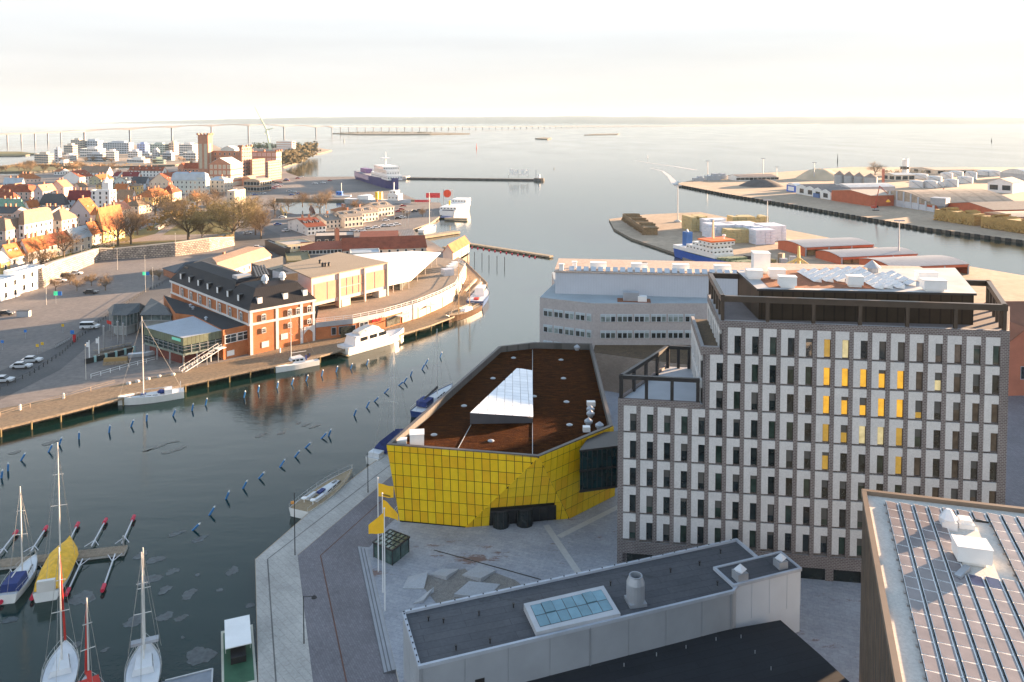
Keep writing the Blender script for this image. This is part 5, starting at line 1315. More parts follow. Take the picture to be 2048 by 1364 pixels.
for t in TOWN:
    xc, yb, xl, xr, yt, rf, rh, wl_, rm_, ch_, dr_, lab = t
    a = 80 if yb < 395 else 84
    nm = 'town_house' if rf != 'f' else 'flat_roofed_block'
    s_ = (H-L)/(yb-HOR)
    cb(nm, lab, 'house', xc, yb, xl, xr, yt, ang=a, roof=rf, rh=rh, wm_=W[wl_], rm=RM[rm_], ch=ch_+(1 if rf != 'f' and 'one white chimney' not in lab else 0), dor=dr_, ww=1.1, wh=1.7, wl=0 if 'blank' in lab else None,
       group='houses of the old town', fm=white if wl_ != 'p' else zinc)
# church like turret on the mauve gable row
t = P(192, 452); rt = thing('brick_turret', 'small pointed turret with a tiled cone beside the mauve gable', 'turret', tuple(t))
MB().lathe(t, [(3, 0), (3, 6.5)], 8).build('wall', pink, rt); MB().lathe(t, [(3.3, 6.5), (.1, 11)], 8).build('roof', orange_tile, rt)
t = P(215, 400); rt = thing('white_turret', 'slim white turret with a spire rising behind the tall white block', 'turret', tuple(t))
MB().box(t.x-2.5, t.y-2.5, L, t.x+2.5, t.y+2.5, L+13).build('wall', pwhite, rt); MB().lathe((t.x, t.y, L+13), [(3.6, 0), (.4, 4), (.1, 8)], 4).build('roof', pwhite, rt)
# ---------------------------------------------------------------- brick factory
fb = brick('factory_brick', (.40, .17, .10), (.46, .21, .125), (.42, .28, .2), 1, 1.0, .4, .03, .2)
fg = dict(wm_=fb, rm=M('pale_gravel_roof', (.40, .36, .31), .9, .15), ang=80, group='blocks of the brick factory')
def crown(rt, n=5):
    LR, LL, hz = rt['dims']; mb = MB()
    for i in range(n):
        for (x, y) in ((LR*i/(n-1), 0), (0, LL*i/(n-1))): mb = MB(); mb.box(x-.9, y-.9, hz+.4, x+.9, y+.9, hz+2.4).build('battlement', fb, rt, local=True)
r = cb('factory_tower', 'tall square red brick factory tower with tall blind windows and battlements', 'tower', 417, 354, 397, 426, 271, roof='f', rows=1, wr=1, wl=2, ww=3.2, wh=26, gm=M('pale_blind_bay', (.45, .40, .30), .8, .1), fm=fb, **fg); crown(r, 4)
r['dims'] = [0, 0, 0]
r = cb('factory_main_block', 'long dark red brick main block of the factory behind its tower', 'factory', 484, 353.5, 398, 486, 303, roof='f', rows=5, wr=0, wl=9, ww=1.4, wh=2.4, **fg)
r = cb('factory_end_block', 'tall sunlit end of the brick factory with a stepped parapet and many windows', 'factory', 484.5, 354, 479, 504, 295, roof='f', rows=8, wr=6, wl=0, ww=2, wh=2.6, **fg); crown(r, 3)
r = cb('factory_gable_block', 'gabled front block of the brick factory with large pale windows', 'factory', 462, 374, 419, 485, 328, roof='gx', rh=12, rows=4, wr=9, wl=5, ww=2.2, wh=4.2, gm=M('pale_blind_bay', (0, 0, 0)), wm_=fb, rm=pale_tin, ang=80, group='blocks of the brick factory')
r = cb('factory_link_block', 'lower sunlit brick link between the two tall factory ends', 'factory', 505, 353, 500, 530, 320, roof='f', rows=5, wr=7, wl=0, ww=1.8, wh=2.6, **fg)
r = cb('factory_rear_block', 'rear brick factory block with pale square panels under the roof', 'factory', 553, 346, 505, 563, 304, roof='f', rows=4, wr=3, wl=5, ww=4, wh=5, gm=M('pink_panel', (.55, .36, .30), .8, .1), **fg); crown(r, 3)
r = cb('factory_waterside_block', 'brick factory block nearest the water with rows of white windows', 'factory', 537, 361, 530, 563, 324, roof='f', rows=7, wr=7, wl=1, ww=2, wh=2.4, **fg)
cb('factory_side_house', 'low brick house with a tiled roof left of the factory tower', 'factory', 398, 348, 368, 402, 335, roof='gy', rh=9, wm_=fb, rm=red_tile, ang=80, wr=0, wl=4, rows=1, ww=2)
cb('factory_gatehouse', 'small brick gabled gatehouse with round windows at the left of the factory', 'factory', 372, 346, 356, 379, 334, roof='gx', rh=8, wm_=fb, rm=red_tile, ang=80, wr=0, wl=2, rows=1, ww=2)
cb('glass_entrance_hall', 'modern glass entrance hall on tall columns in front of the factory', 'building', 520, 384, 488, 543, 362, ang=72, roof='b', rh=4, wm_=M('bronze_glass_wall', (.30, .20, .13), .3, .2), rm=M('warm_zinc', (.45, .34, .24), .5, .1), rows=2, wr=5, wl=5, ww=3, wh=3)
cb('factory_annex', 'brown brick annex with a round roof beside the glass entrance hall', 'building', 500, 372, 484, 512, 356, ang=76, roof='b', rh=4, wm_=fb, rm=MATS['warm_zinc'], rows=1, wr=1, wl=1)
cb('factory_roof_house', 'pale glass roofed penthouse on top of the brick factory', 'penthouse', 470, 340, 442, 482, 298, ang=80, roof='gx', rh=6, wm_=g_wall, rm=pale_tin, wr=0, wl=0)
# ---------------------------------------------------------------- apartment blocks on the island
AP = [
 (97,327,69,108,309,'s','lowest cream apartment block at the left end of the far waterfront'), (117,324,109,124,299,'l','slim grey apartment tower second from the left of the far waterfront'),
 (140,325,126,153,312,'w','small white apartment block with square windows near the left end of the far waterfront'), (146,318,128,156,291,'t','stepped beige apartment block behind the small white one'),
 (160,306,142,170,280,'t','tall stepped pinkish apartment block left of the grey fronted tower'), (196,306,165,207,282,'l','tall grey fronted apartment block, highest of the far waterfront'),
 (196,314,160,212,298,'w','wide white terrace block below the highest apartment block'), (258,308,206,268,286,'l','long grey and white apartment block right of the highest one'),
 (230,322,212,237,303,'w','white arched apartment block in the front row'), (206,324,174,212,308,'l','low grey front row block left of the arched block'),
 (276,320,256,284,303,'l','pale blue front row apartment block with rounded corners'), (290,306,274,300,288,'B','blue apartment block in the back row'),
 (330,310,300,338,289,'g','glassy green apartment block in the back row'), (348,310,338,358,286,'o','white apartment block topped with an orange storey'),
 (300,322,284,304,307,'l','small pale front row block with balconies, left of the tall slim one'), (315,321,305,320,300,'l','tall slim front row block with dark balconies'),
 (343,321,325,350,306,'l','grey front row block with wide balconies'), (385,312,358,396,289,'w','bright white block at the right end of the back row'),
 (392,322,366,400,306,'w','white block at the right end of the front row beside the factory'), (288,326,254,300,319,'w','low white waterside pavilion row'), (330,328,305,330,319,'g','low glass waterside pavilion'), (128,331,112,146,325,'w','low white boathouse left on the far waterfront')]
apm = dict(w=pwhite, l=M('light_grey_render', (.48, .51, .55), .8, .08), t=M('sand_render', (.56, .50, .42), .8, .08), s=cream, g=M('glass_green_render', (.40, .47, .42), .6, .1), B=M('blue_render', (.16, .24, .48), .7, .1), o=M('white_and_orange', (.62, .45, .34), .8, .1))
for xc, yb, xl, xr, yt, c_, lab in AP:
    rows = max(1, int((yb-yt)/4.2)); 
    r = cb('apartment_block', lab, 'apartment block', xc, yb, xl, xr, yt, ang=68, roof='f', wm_=apm[c_], rm=pale_tin, rows=rows, wr=max(1, int((xr-xc)/4)), wl=max(1, int((xc-xl)/4.5)), ww=4.2, wh=2.2, gm=glass('apartment_glass', (.10, .12, .14), .2), fm=apm[c_], group='apartment blocks on the far waterfront')
    LR, LL, hz = r['dims']; MB().box(LR*.2, LL*.2, hz, LR*.75, LL*.7, hz+3.2).build('penthouse', apm[c_], r, local=True)
cb('round_apartment_block', 'pale apartment block under construction on the far point', 'apartment block', 585, 301, 553, 591, 283, ang=60, roof='f', wm_=pwhite, rm=pale_tin, rows=4, wr=3, wl=7, ww=6, wh=2.2, gm=MATS['pink_panel'])
# ---------------------------------------------------------------- town wall
def wallrun(px, hpx, lab, mat):
    pts = [P(x, y, L) for x, y in px]; o = pts[0]
    rt = thing('town_wall', lab, 'wall', tuple(o))
    for i in range(len(pts)-1):
        a, b = pts[i], pts[i+1]; d = (b-a); n = Vector((-d.y, d.x, 0)).normalized()
        ha, hb = ZV(a, px[i][1]-hpx[i])-.0, ZV(b, px[i+1][1]-hpx[i+1])
        mb = MB(); q = [a, b, b+n*2.2, a+n*2.2]
        lo = [Vector((p.x, p.y, L-.3)) for p in q]; hi = [Vector((a.x, a.y, ha)), Vector((b.x, b.y, hb)), Vector((q[2].x, q[2].y, hb)), Vector((q[3].x, q[3].y, ha))]
        hi[0] += n*.5; hi[1] += n*.5
        for e in range(4): mb.poly([lo[e], lo[(e+1) % 4], hi[(e+1) % 4], hi[e]])
        mb.poly(hi); mb.build('wall_section', mat, rt)
        c1, c2 = (hi[0]+hi[3])/2, (hi[1]+hi[2])/2
        cm = MB(); w_ = n*1.0; t_ = Vector((0, 0, .3)); cm.poly([c1-w_+t_, c2-w_+t_, c2+w_+t_, c1+w_+t_]).poly([c1-w_, c2-w_, c2-w_+t_, c1-w_+t_]).build('coping', M('coping_stone', (.45, .38, .30), .85, .15), rt)
stone_w = brick('rubble_stone_wall', (.30, .25, .21), (.50, .42, .34), (.12, .10, .09), 1, 1.3, .75, .12, .35)
wallrun([(88,576),(110,560),(200,522),(228,519),(351,513),(420,503),(470,491),(466,476)], [38,34,24,20,26,26,16,6], 'old rubble stone town wall running along the street below the park', stone_w)
wallrun([(318,460),(352,442)], [4,8], 'short sunlit stone bastion wall inside the park', stone_w)
for px in ([(92,538),(200,500),(228,496),(351,488),(420,478),(466,471)],):
    pts = [P(x, y, L+4) for x, y in px]; h_ = MB()
    for a, b in zip(pts[:-1], pts[1:]):
        n = max(2, int((b-a).length/2))
        for i in range(n):
            p = a.lerp(b, (i+.5)/n); d = b-a; h_.rbox(p, d.length/n*1.1, 1.6+rnd.uniform(-.3, .3), L, L+4.2+rnd.uniform(0, .6), math.atan2(d.y, d.x))
    tag(h_.build('clipped_hedge', M('brown_hedge', (.12, .085, .03), .95, .5, 1.5, fine=5)), 'brown clipped winter hedge along the top of the town wall', 'hedge')
# ---------------------------------------------------------------- warehouses turned restaurants on the far quay
cb('white_gable_restaurant', 'white gabled restaurant with a rust red roof at the end of the row', 'restaurant', 615, 471, 576, 652, 454, ang=34, roof='gx', rh=11, wm_=pwhite, rm=red_tile, wr=5, wl=3, rows=2, ch=2, dor=3, ww=1, wh=1.2)
for (xc, yb, xl, xr, yt, lab, wm2) in ((652,458,648,690,441,'cream quay house with grey roof right of the white restaurant', cream), (689,456,686,726,434,'cream quay house with a row of arched doors, second of the grey roofed row', cream), (724,445,721,757,427,'cream quay house third of the grey roofed row', cream), (757,434,752,788,416,'cream quay house with a stepped gable at the far end of the grey roofed row', cream)):
    cb('quay_house', lab, 'house', xc, yb, xl, xr, yt, ang=50 if xc > 700 else 42, roof='gx', rh=9, wm_=wm2, rm=M('grey_slate_roof', (.24, .21, .18), .8, .2, .4), wr=5, wl=0, rows=2, ch=1, dor=2, dl=16, ww=1.1, wh=1.6, group='grey roofed quay houses')
sg = MB(); 
cb('dark_hip_house', 'small house with a dark hipped roof by the inner basin', 'house', 625, 431, 588, 630, 424, ang=20, roof='h', rh=8, wm_=cream, rm=M('dark_red_roof', (.12, .05, .04), .8, .2), wr=2, wl=2, rows=1, dl=20)
cb('orange_basin_house', 'house with a long orange roof beside the inner basin', 'house', 675, 438, 640, 712, 424, ang=30, roof='h', rh=7, wm_=cream, rm=orange_tile, wr=3, wl=1, rows=1, ch=2, dl=14)
cb('yellow_kiosk', 'tiny yellow kiosk beside the dark hipped house', 'kiosk', 567, 432, 560, 574, 425, ang=20, roof='f', wm_=yel_wall, rm=pale_tin, wr=1, wl=1, rows=1)
cb('grey_boat_shed', 'low shed with a ribbed grey roof at the harbour pier', 'shed', 800, 482, 780, 828, 474, ang=12, roof='gx', rh=7, wm_=zinc, rm=stripes('ribbed_grey_roof', (.28, .26, .24), 0, 1.2, .3), wr=0, wl=0, dl=24)
cb('low_red_roof_store', 'low store with a rust red roof behind the mall', 'store', 720, 486, 700, 795, 477, ang=8, roof='gx', rh=8, wm_=cream, rm=MATS['plain_red_tiles'], wr=4, wl=0, rows=1, dl=22)
# sign on the white gable: red strokes like lettering
c = P(596, 461, L); p0 = P(586, 470, L)
# ================================================================ trees
bark = M('tree_bark', (.13, .095, .065), .95, .3, 3)
twig_b = M('brown_twigs', (.23, .155, .085), .95, .35, 1.0, obj=True)
twig_o = M('olive_twigs', (.22, .165, .06), .95, .35, 1.0, obj=True)
twig_g = M('golden_twigs', (.34, .21, .10), .95, .3, 1.0, obj=True)
ever = M('evergreen_needles', (.035, .055, .02), .9, .4, 1.0, obj=True)
def tree_proto(seed, spread, twm, nt_=1500, trunk=.2, wide=.5):
    """unit-high winter tree: short trunk, limbs leaving it all the way up, fine twigs filling a round ragged crown"""
    r = random.Random(seed); b = MB(); t = MB(); pts = []
    def limb(p, d, ln, rad, lv):
        n = 3; a = p
        for i in range(n):
            d = (d + Vector((r.gauss(0, .12), r.gauss(0, .12), r.gauss(.05, .08)))).normalized(); q = a + d*(ln/n)
            b.tube(a, q, rad*(1-i*.24), rad*(1-(i+1)*.24), n=5 if lv < 2 else 3, caps=False)
            if lv < 3 and (i > 0 or lv > 0):
                for _ in range(2 if lv < 2 else 2):
                    u = d.orthogonal().normalized(); v = d.cross(u); an = r.uniform(0, 2*pi); ti = r.uniform(.45, .95)*spread
                    limb(q, (d*cos(ti)+(u*cos(an)+v*sin(an))*sin(ti)).normalized(), ln*r.uniform(.5, .68), rad*.5, lv+1)
            a = q
            if lv >= 2: pts.append((q, d))
    b.tube((0, 0, -.01), (0, 0, trunk), .024, .019, n=7, caps=False)
    for i in range(7):
        an = i*2.4+r.uniform(-.3, .3); ti = (.15, .95, .85, .75, .6, .5, .9)[i]*spread; z = trunk*(1, .85, .95, 1, 1.05, 1.0, .8)[i]
        limb(Vector((0, 0, z)), Vector((cos(an)*sin(ti), sin(an)*sin(ti), cos(ti))), r.uniform(.30, .40), .013, 1)
    zm = max(p.z for p, _ in pts); xm = sorted(abs(p.x) for p, _ in pts)[-len(pts)//12-1]; kz = .95/zm; kx = wide/xm*.9
    per = max(1, nt_*2//len(pts))
    for q, d in pts:
        for _ in range(per):
            o = q + Vector((r.gauss(0, .028), r.gauss(0, .028), r.gauss(0, .028)))
            dd = (d*.7 + Vector((r.uniform(-1, 1), r.uniform(-1, 1), r.uniform(-.4, .9)))).normalized(); w_ = dd.orthogonal().normalized()*r.uniform(.0010, .0024)
            e = o + dd*r.uniform(.03, .075)
            t.poly([o-w_, o+w_, e+w_*.4, e-w_*.4])
    for m_ in (b, t): m_.v = [(x*kx, y*kx, z*kz) for x, y, z in m_.v]
    rt = thing('bare_tree', 'bare tree', 'tree'); b.build('trunk', bark, rt, local=True); t.build('crown', twm, rt, local=True)
    return rt
TP = [tree_proto(1, 1.0, twig_b, 1500, .22, .42), tree_proto(5, .9, twig_b, 1900, .2, .34), tree_proto(11, 1.1, twig_o, 3200, .16, .46), tree_proto(21, .95, twig_g, 1500, .22, .4)]
TREES = [ # x, y base, height px, kind, label
 (236,492,92,0,'big bare tree left of the park lawn in front of the yellow house'), (262,488,74,1,'bare brown tree just right of the biggest one by the yellow house'), (275,470,55,1,'slender bare tree at the back of the park path'),
 (377,481,88,2,'broad olive tinted bare tree in the middle of the park'), (404,479,42,1,'small bare tree between the two broad park trees'), (466,480,92,2,'broad dense bare tree at the right corner of the park wall'), (478,452,66,2,'dense bare tree behind the corner tree of the park'),
 (128,520,76,0,'big bare street tree in front of the long dark red roof'), (82,538,44,3,'pale bare tree beside the white gallery'), (98,536,40,3,'pale bare street tree next to the white gallery, right one'), (60,534,36,3,'thin pale tree in front of the orange roofs'),
 (311,431,66,3,'golden bare tree at the top of the park path'), (417,431,58,0,'bare tree by the ochre shed'), (428,412,40,3,'golden bare tree in front of the cream block'), (440,445,48,2,'bushy bare tree behind the park lawn'), (395,418,44,3,'reddish bare tree by the light blue roofs'),
 (511,470,62,1,'tall narrow bare tree at the street junction'), (522,478,66,1,'bare tree with brown leaves beside the parking ramp'), (508,436,46,3,'bare tree at the bend of the harbour street'),
 (550,431,44,0,'bare tree on the near bank of the inner basin, left one'), (577,421,32,0,'thin bare tree between the basin trees'), (605,414,34,3,'small bare tree behind the dark hipped roof'), (640,428,52,0,'wide bare tree right of the dark hipped roof'), (652,417,46,0,'bare tree leaning toward the basin'), (712,424,28,3,'small bare tree behind the quay houses'),
 (111,582,34,0,'thin young tree beside the white gallery, left one'), (140,570,30,0,'young tree between the parked cars by the wall'), (154,582,34,0,'young tree in the square, middle one'), (183,572,32,0,'young tree behind the dark parked car'), (211,581,38,0,'tallest young tree in the square'), (318,560,24,3,'small pale tree at the corner of the black roof'), (304,556,20,3,'small shrubby tree beside the warehouse corner'),
 (845,434,22,0,'small bare tree on the ferry quay'), (815,436,16,0,'tiny bare tree on the parking quay'), (806,430,14,0,'tiny bare tree by the red cars'),
 (1750,352,32,3,'round bare tree among the port silos'), (330,440,50,0,'bare tree behind the yellow house near the park'), (345,430,46,2,'olive bare tree at the head of the lawn'), (360,438,40,1,'bare tree in the back of the park'),
]
for x, y, h_, k, lab in TREES:
    p = P(x, y); s = h_*(H-L)/(y-HOR); place(TP[k], USED, tuple(p), rnd.uniform(0, 6), lab, 'bare winter trees', (s, s, s))
r_ = random.Random(3)
for i in range(26):
    x, y = r_.uniform(-10, 235), r_.uniform(339, 346)
    p = P(x, y); s = r_.uniform(15, 22)*(H-L)/(y-HOR); place(TP[(0, 3, 1)[i % 3]], USED, tuple(p), r_.uniform(0, 6), 'small bare tree in the brown tree line along the town inlet', 'trees along the town inlet', (s, s, s))
for i in range(16):
    x, y = r_.uniform(120, 400), r_.uniform(322, 328)
    p = P(x, y); s = r_.uniform(9, 13)*(H-L)/(y-HOR); place(TP[3], USED, tuple(p), r_.uniform(0, 6), 'small reddish tree in front of the apartment blocks', 'trees before the apartment blocks', (s, s, s))
# wood on the point: one mass nobody could count
def wood_mass(name, px, hpx, n, mat, lab, cat='wood'):
    mb = MB(); r = random.Random(len(px)*7+n)
    pts = [P(x, y) for x, y in px]
    for i in range(n):
        k = r.randrange(len(pts)-1); p = pts[k].lerp(pts[k+1], r.random()); s = (H-L)/( (px[k][1]+px[k+1][1])/2-HOR)
        p = p+Vector((r.uniform(-6, 6), r.uniform(-4, 40), 0)); hh = hpx*s*r.uniform(.55, 1.05)
        for _ in range(14):
            c = p+Vector((r.gauss(0, hh*.22), r.gauss(0, hh*.22), hh*r.uniform(.25, 1))); q = hh*.13
            u = Vector((r.uniform(-1, 1), r.uniform(-1, 1), r.uniform(-1, 1))).normalized(); v = u.orthogonal().normalized()
            mb.poly([c-u*q, c+v*q*.8, c+u*q, c-v*q*.8])
    return tag(mb.build(name, mat, kind='stuff'), lab, cat)
wood_mass('point_wood', [(560,333),(575,335),(600,322),(618,310)], 30, 150, M('brown_wood_mass', (.13, .10, .05), .95, .4, .05), 'brown winter wood on the point behind the factory')
wood_mass('point_pines', [(505,300),(560,299),(600,300)], 14, 90, ever, 'dark pines behind the factory roofs')
wood_mass('reed_bushes', [(0,336),(60,334),(130,332),(230,336)], 6, 130, M('golden_reeds', (.34, .22, .09), .95, .3, .05), 'golden reeds and bushes along the inlet bank', 'reeds')
wood_mass('park_shrubs', [(250,478),(290,462),(330,445),(345,440)], 22, 60, M('brown_shrubs', (.17, .11, .035), .95, .4, .2), 'brown shrubs on the slope of the park', 'shrubs')
wood_mass('garden_shrubs', [(100,530),(150,512),(190,498)], 12, 50, M('olive_shrubs', (.14, .13, .03), .95, .4, .2), 'olive shrubs in the front gardens above the town wall', 'shrubs')
# ================================================================ bridge
def bridge():
    K = [(-60,287,270),(15,284.5,266.5),(43,283.5,265.8),(70,282.5,264.8),(96,281.5,263.8),(122,280.5,262.5),(169,279,259.6),(260,277,255.6),(344,275.3,251.6),(423,273.8,249.2),(497,272.4,248.2),(568,270.6,249.4),(632,268.8,251.2)]
    x, yw, yd = 664, 268, 252; st = 17.0
    while x < 1640:
        K.append((x, yw, yd)); x += st; st = max(8.4, st*.987); f_ = (x-664)/976
        yw = 268-19.0*f_**.55*1.0 if f_ > 0 else 268; yd = min(yw-1.2, 252+1.6*min(1, f_*3)-6.4*max(0, f_-.2))
    o = P(497, 272.4, 0); rt = thing('sea_bridge', 'long pale concrete bridge crossing the strait on rows of piers', 'bridge', tuple(o))
    m_ = M('bridge_concrete', (.22, .22, .25), .8, .08)
    tops = []
    for x, yw, yd in K:
        b = P(x, yw, 0); z = ZV(b, yd); tops.append((Vector((b.x, b.y, 0)), z))
    for i, (b, z) in enumerate(tops):
        big = 6 <= i <= 12; w_ = 4.5 if big else max(3.0, b.y*.0009)
        if i == 0: continue
        MB().box(b.x-w_/2, b.y-w_/2, -3, b.x+w_/2, b.y+w_/2, z-2.5).build('pier', m_, rt)
    for i in range(len(tops)-1):
        (a, za), (b, zb) = tops[i], tops[i+1]; d = (b-a); n = Vector((-d.y, d.x, 0)).normalized()*6.5
        big = 6 <= i <= 12; seg = 8 if big else 1
        secs = []
        for k in range(seg+1):
            t = k/seg; p = a.lerp(b, t); zt = za+(zb-za)*t; dep = 2.6+(5.0*(abs(2*t-1)**2) if big else max(.8, a.y*.0009-2)); 
            if i == 5: dep = 2.6+5*t*t
            secs.append([(*D2(p-n), zt), (*D2(p+n), zt), (*D2(p+n*.6), zt-dep), (*D2(p-n*.6), zt-dep)])
        MB().loft(secs, close=True).build('deck_span', m_, rt)
bridge()
# islets, breakwater, far things
def islet(px, lab, hgt=2, trees=0):
    pts = [D2(P(x, y, 0)) for x, y in px]; 
    tag(MB().prism(pts, -2, hgt, 0).build('islet', M('islet_rock', (.14, .12, .09), .95, .3, .01)), lab, 'islet')
islet([(665,267.5),(720,270),(800,270),(860,269.5),(940,268),(850,265),(740,264)], 'long low wooded islet under the bridge', 3)
wood_mass('islet_wood', [(680,267.5),(740,267),(830,267),(860,267.5)], 4, 120, M('islet_bushes', (.10, .09, .06), .95, .3, .01), 'grey bushes on the islet under the bridge')
islet([(1070,278),(1095,279.5),(1103,277),(1088,276)], 'small bare rock islet in the sound', 2.5)
islet([(1168,270.5),(1235,269.5),(1240,267.8),(1190,268.5)], 'thin flat islet to the right of the small rock', 2)
bw = thing('breakwater', 'long dark stone breakwater with a light at its end', 'breakwater', tuple(P(900, 358, 0)))
rock = M('breakwater_rock', (.10, .095, .09), .95, .4, .3)
def bar(a, b, w_, z1, name, mat, rt, z0=-2):
    a, b = P(*a, 0), P(*b, 0); d = b-a; return MB().rbox((a+b)/2, d.length, w_, z0, z1, math.atan2(d.y, d.x)).build(name, mat, rt)
bar((690,355.5),(800,357.5), 4, 1.1, 'mole', rock, bw); bar((800,357.5),(1078,361), 4.5, 1.5, 'mole', rock, bw)
bar((792,357.2),(816,357.6), 12, 2.6, 'platform', concrete, bw)
e = P(1078, 361.5, 0); MB().lathe(e, [(6, -2), (5, 2.6)], 10).build('mole_head', rock, bw); MB().lathe((e.x, e.y, 2.6), [(1.2, 0), (1, 3), (1.4, 3.1), (.2, 4.2)], 8).build('light', white, bw)
MB().tube((e.x-3, e.y, 2), (e.x-3, e.y, 11), .25, n=5).build('mast', zinc, bw)
# place name letters on the breakwater, seen from behind
def letters():
    a, b = P(1017, 359.8, 0), P(1056, 360.3, 0); d = (b-a).normalized(); wd = (b-a).length; z0 = 5.5; hh = 5.2
    rt = thing('name_letters', 'row of white letters spelling KALMAR on the breakwater, mirrored as seen from behind', 'sign', (a.x, a.y, 2.2))
    G = {'K': ((0,0,0,1),(0,.45,.9,1),(.25,.62,.95,0)), 'A': ((0,0,.5,1),(.5,1,1,0),(.22,.38,.78,.38)), 'L': ((0,0,0,1),(0,0,.85,0)), 'M': ((0,0,.06,1),(.06,1,.5,.25),(.5,.25,.94,1),(.94,1,1,0)), 'R': ((0,0,0,1),(0,1,.8,.92),(.8,.92,.8,.55),(.8,.55,0,.48),(.35,.48,.95,0))}
    cw = wd/6
    for i, ch in enumerate('KALMAR'):
        mb = MB()
        for x0, y0, x1, y1 in G[ch]:
            # reads right-to-left from here
            def pt(x, y): return a + d*(wd-(i*cw+x*cw*.78)) + Vector((0, 0, z0+y*hh))
            mb.tube(pt(x0, y0), pt(x1, y1), .55, n=4)
        mb.build('letter', white, rt)
    MB().rbox((a+b)/2, wd, .4, z0-.6, z0-.3, math.atan2(d.y, d.x)).build('rail', white, rt)
    for t in (0, .5, 1): p = a.lerp(b, t); MB().tube((p.x, p.y, 1.8), (p.x, p.y, z0-.4), .15, n=4).build('post', dark, rt)
letters()
# wind turbine beyond the factory
def turbine():
    b = P(541, 300, 2); rt = thing('wind_turbine', 'tall pale turbine like mast with blades behind the factory', 'wind turbine', tuple(b))
    m_ = M('pale_yellow_steel', (.62, .66, .46), .6, .05); zt = ZV(b, 260)
    MB().tube(b, (b.x-7, b.y, zt), 2.6, 1.6, n=8).build('tower', m_, rt)
    c = Vector((b.x-7, b.y, zt))
    for dx, dz in ((-22, 44), (14, 4), (-4, -8)): MB().tube(c, c+Vector((dx, 0, dz)), 1.5, .5, n=5).build('blade', m_, rt)
turbine()
# sea marks
for x, y, h_, mt_, lab in ((688,283,6,dark,'thin dark sea mark left of the red one'), (953,297,9,M('red_mark', (.45, .04, .03), .6), 'red sea mark tower standing in the sound'), (1675,323,14,dark,'dark sea mark at the port entrance on the right'), (1983,283,6,dark,'tiny dark sea mark near the right edge'), (1108,338,2,dark,'tiny dark buoy beyond the breakwater light'), (1295,316,5,white,'thin pale perch between the wake lines')):
    p = P(x, y, 0); s = H/(y-HOR); rt = thing('sea_mark', lab, 'sea mark', tuple(p)); MB().lathe(p, [(s*1.1, -1), (s*.9, h_*s*.35), (s*.5, h_*s*.5), (s*.35, h_*s)], 8).build('body', mt_, rt)
    MB().lathe((p.x, p.y, h_*s), [(s*.55, 0), (s*.55, s*.8), (.1, s*1.1)], 8).build('topmark', mt_, rt)
# ================================================================ port on the right
P1 = L-.5
rust_w = M('red_sheet_wall', (.42, .11, .05), .8, .12, .3)
grey_r = stripes('grey_ribbed_roof', (.30, .31, .33), 0, 1.6, .12, .55, .12)
def shed(xc, yb, xl, xr, yt, lab, a, rh=5):
    C = P(xc, yb, P1); s = (H-P1)/(yb-HOR); aa = R(a); LR = abs(DIR(C, aa, xr, P1)); LL = abs(DIR(C, aa+pi/2, xl, P1)); hz = ZV(C, yt)-P1
    rt = thing('timber_shed', lab, 'shed', (C.x, C.y, P1), aa, 'red timber sheds on the port quay')
    n = 8; arc = [(y*LL/n, hz+rh*s*sin(pi*y/n)) for y in range(n+1)]
    MB().poly([(0, 0, -.5), (0, 0, hz)]+[(0, y, z-.1) for y, z in arc]+[(0, LL, -.5)]).poly([(0, LL, -.5), (LR, LL, -.5), (LR, LL, hz), (0, LL, hz)]).poly([(LR, 0, -.5), (LR, LL, -.5)]+[(LR, y, z-.1) for y, z in arc[::-1]]).poly([(0, 0, hz-1.0), (LR, 0, hz-1.0), (LR, 0, hz), (0, 0, hz)]).build('wall', rust_w, rt, local=True)
    MB().loft([[(-.3, y, z) for y, z in arc], [(LR+.3, y, z) for y, z in arc]], caps=False).loft([[(-.3, y, z+.15) for y, z in arc], [(LR+.3, y, z+.15) for y, z in arc]], caps=False).build('roof', grey_r, rt, local=True)
    for t in (0.01, .34, .67, .99): MB().box(LR*t-.3, -.15, -.5, LR*t+.3, .25, hz-.2).build('post', zinc, rt, local=True)
    k = 0; x = 3
    while x < LR-5:
        MB().box(x, 2.5, -.2, x+3.6, 7, hz*rnd.uniform(.4, .8)).build('timber_stack', M('stacked_boards', (.30, .24, .13), .9, .4, 1.2, fine=4), rt, local=True); x += 4.4; k += 1
    return rt
shed(1610, 513, 1556, 1748, 495.5, 'red timber shed farthest from the camera, with boards stored under its grey roof', 14)
shed(1682, 530, 1631, 1836, 515, 'middle red timber shed with a curved grey roof', 13)
shed(1786, 556, 1718, 1938, 535.5, 'nearest red timber shed with a wide curved grey roof, closest to the office block', 12, 6)
MB().poly([(0, 0, 0)]*3) if False else None
# stacked timber in white wrap and bare
wrapw = M('white_wrapped_timber', (.60, .62, .68), .6, .08, .6, fine=3); bare_t = M('bare_timber_stack', (.42, .34, .17), .85, .3, 1.5, fine=4)
def stack(name, lab, x, y, nx, ny, nz, sx, sy, sz, mat, a, z=P1, grp=None):
    c = P(x, y, z); rt = thing(name, lab, 'timber stack', tuple(c), R(a), grp)
    me = MB().box(.06, .06, .08, sx-.06, sy-.06, sz-.03).mesh('timber_pack', mat)
    for k in range(nz):
        for j in range(ny):
            for i in range(nx):
                if 0 < i < nx-1 and 0 < j < ny-1 and k < nz-1: continue
                if k == nz-1 and rnd.random() < .12: continue
                inst(me, 'timber_pack', rt, (i*sx+rnd.uniform(-.05, .05), j*sy+rnd.uniform(-.1, .1), k*sz))
G1 = 'timber stacks on the port quay'
stack('bare_timber_stack', 'yellow bare timber stack at the left of the timber yard', 1383, 463, 4, 3, 5, 2.8, 4.2, 1.5, bare_t, 12, grp=G1)
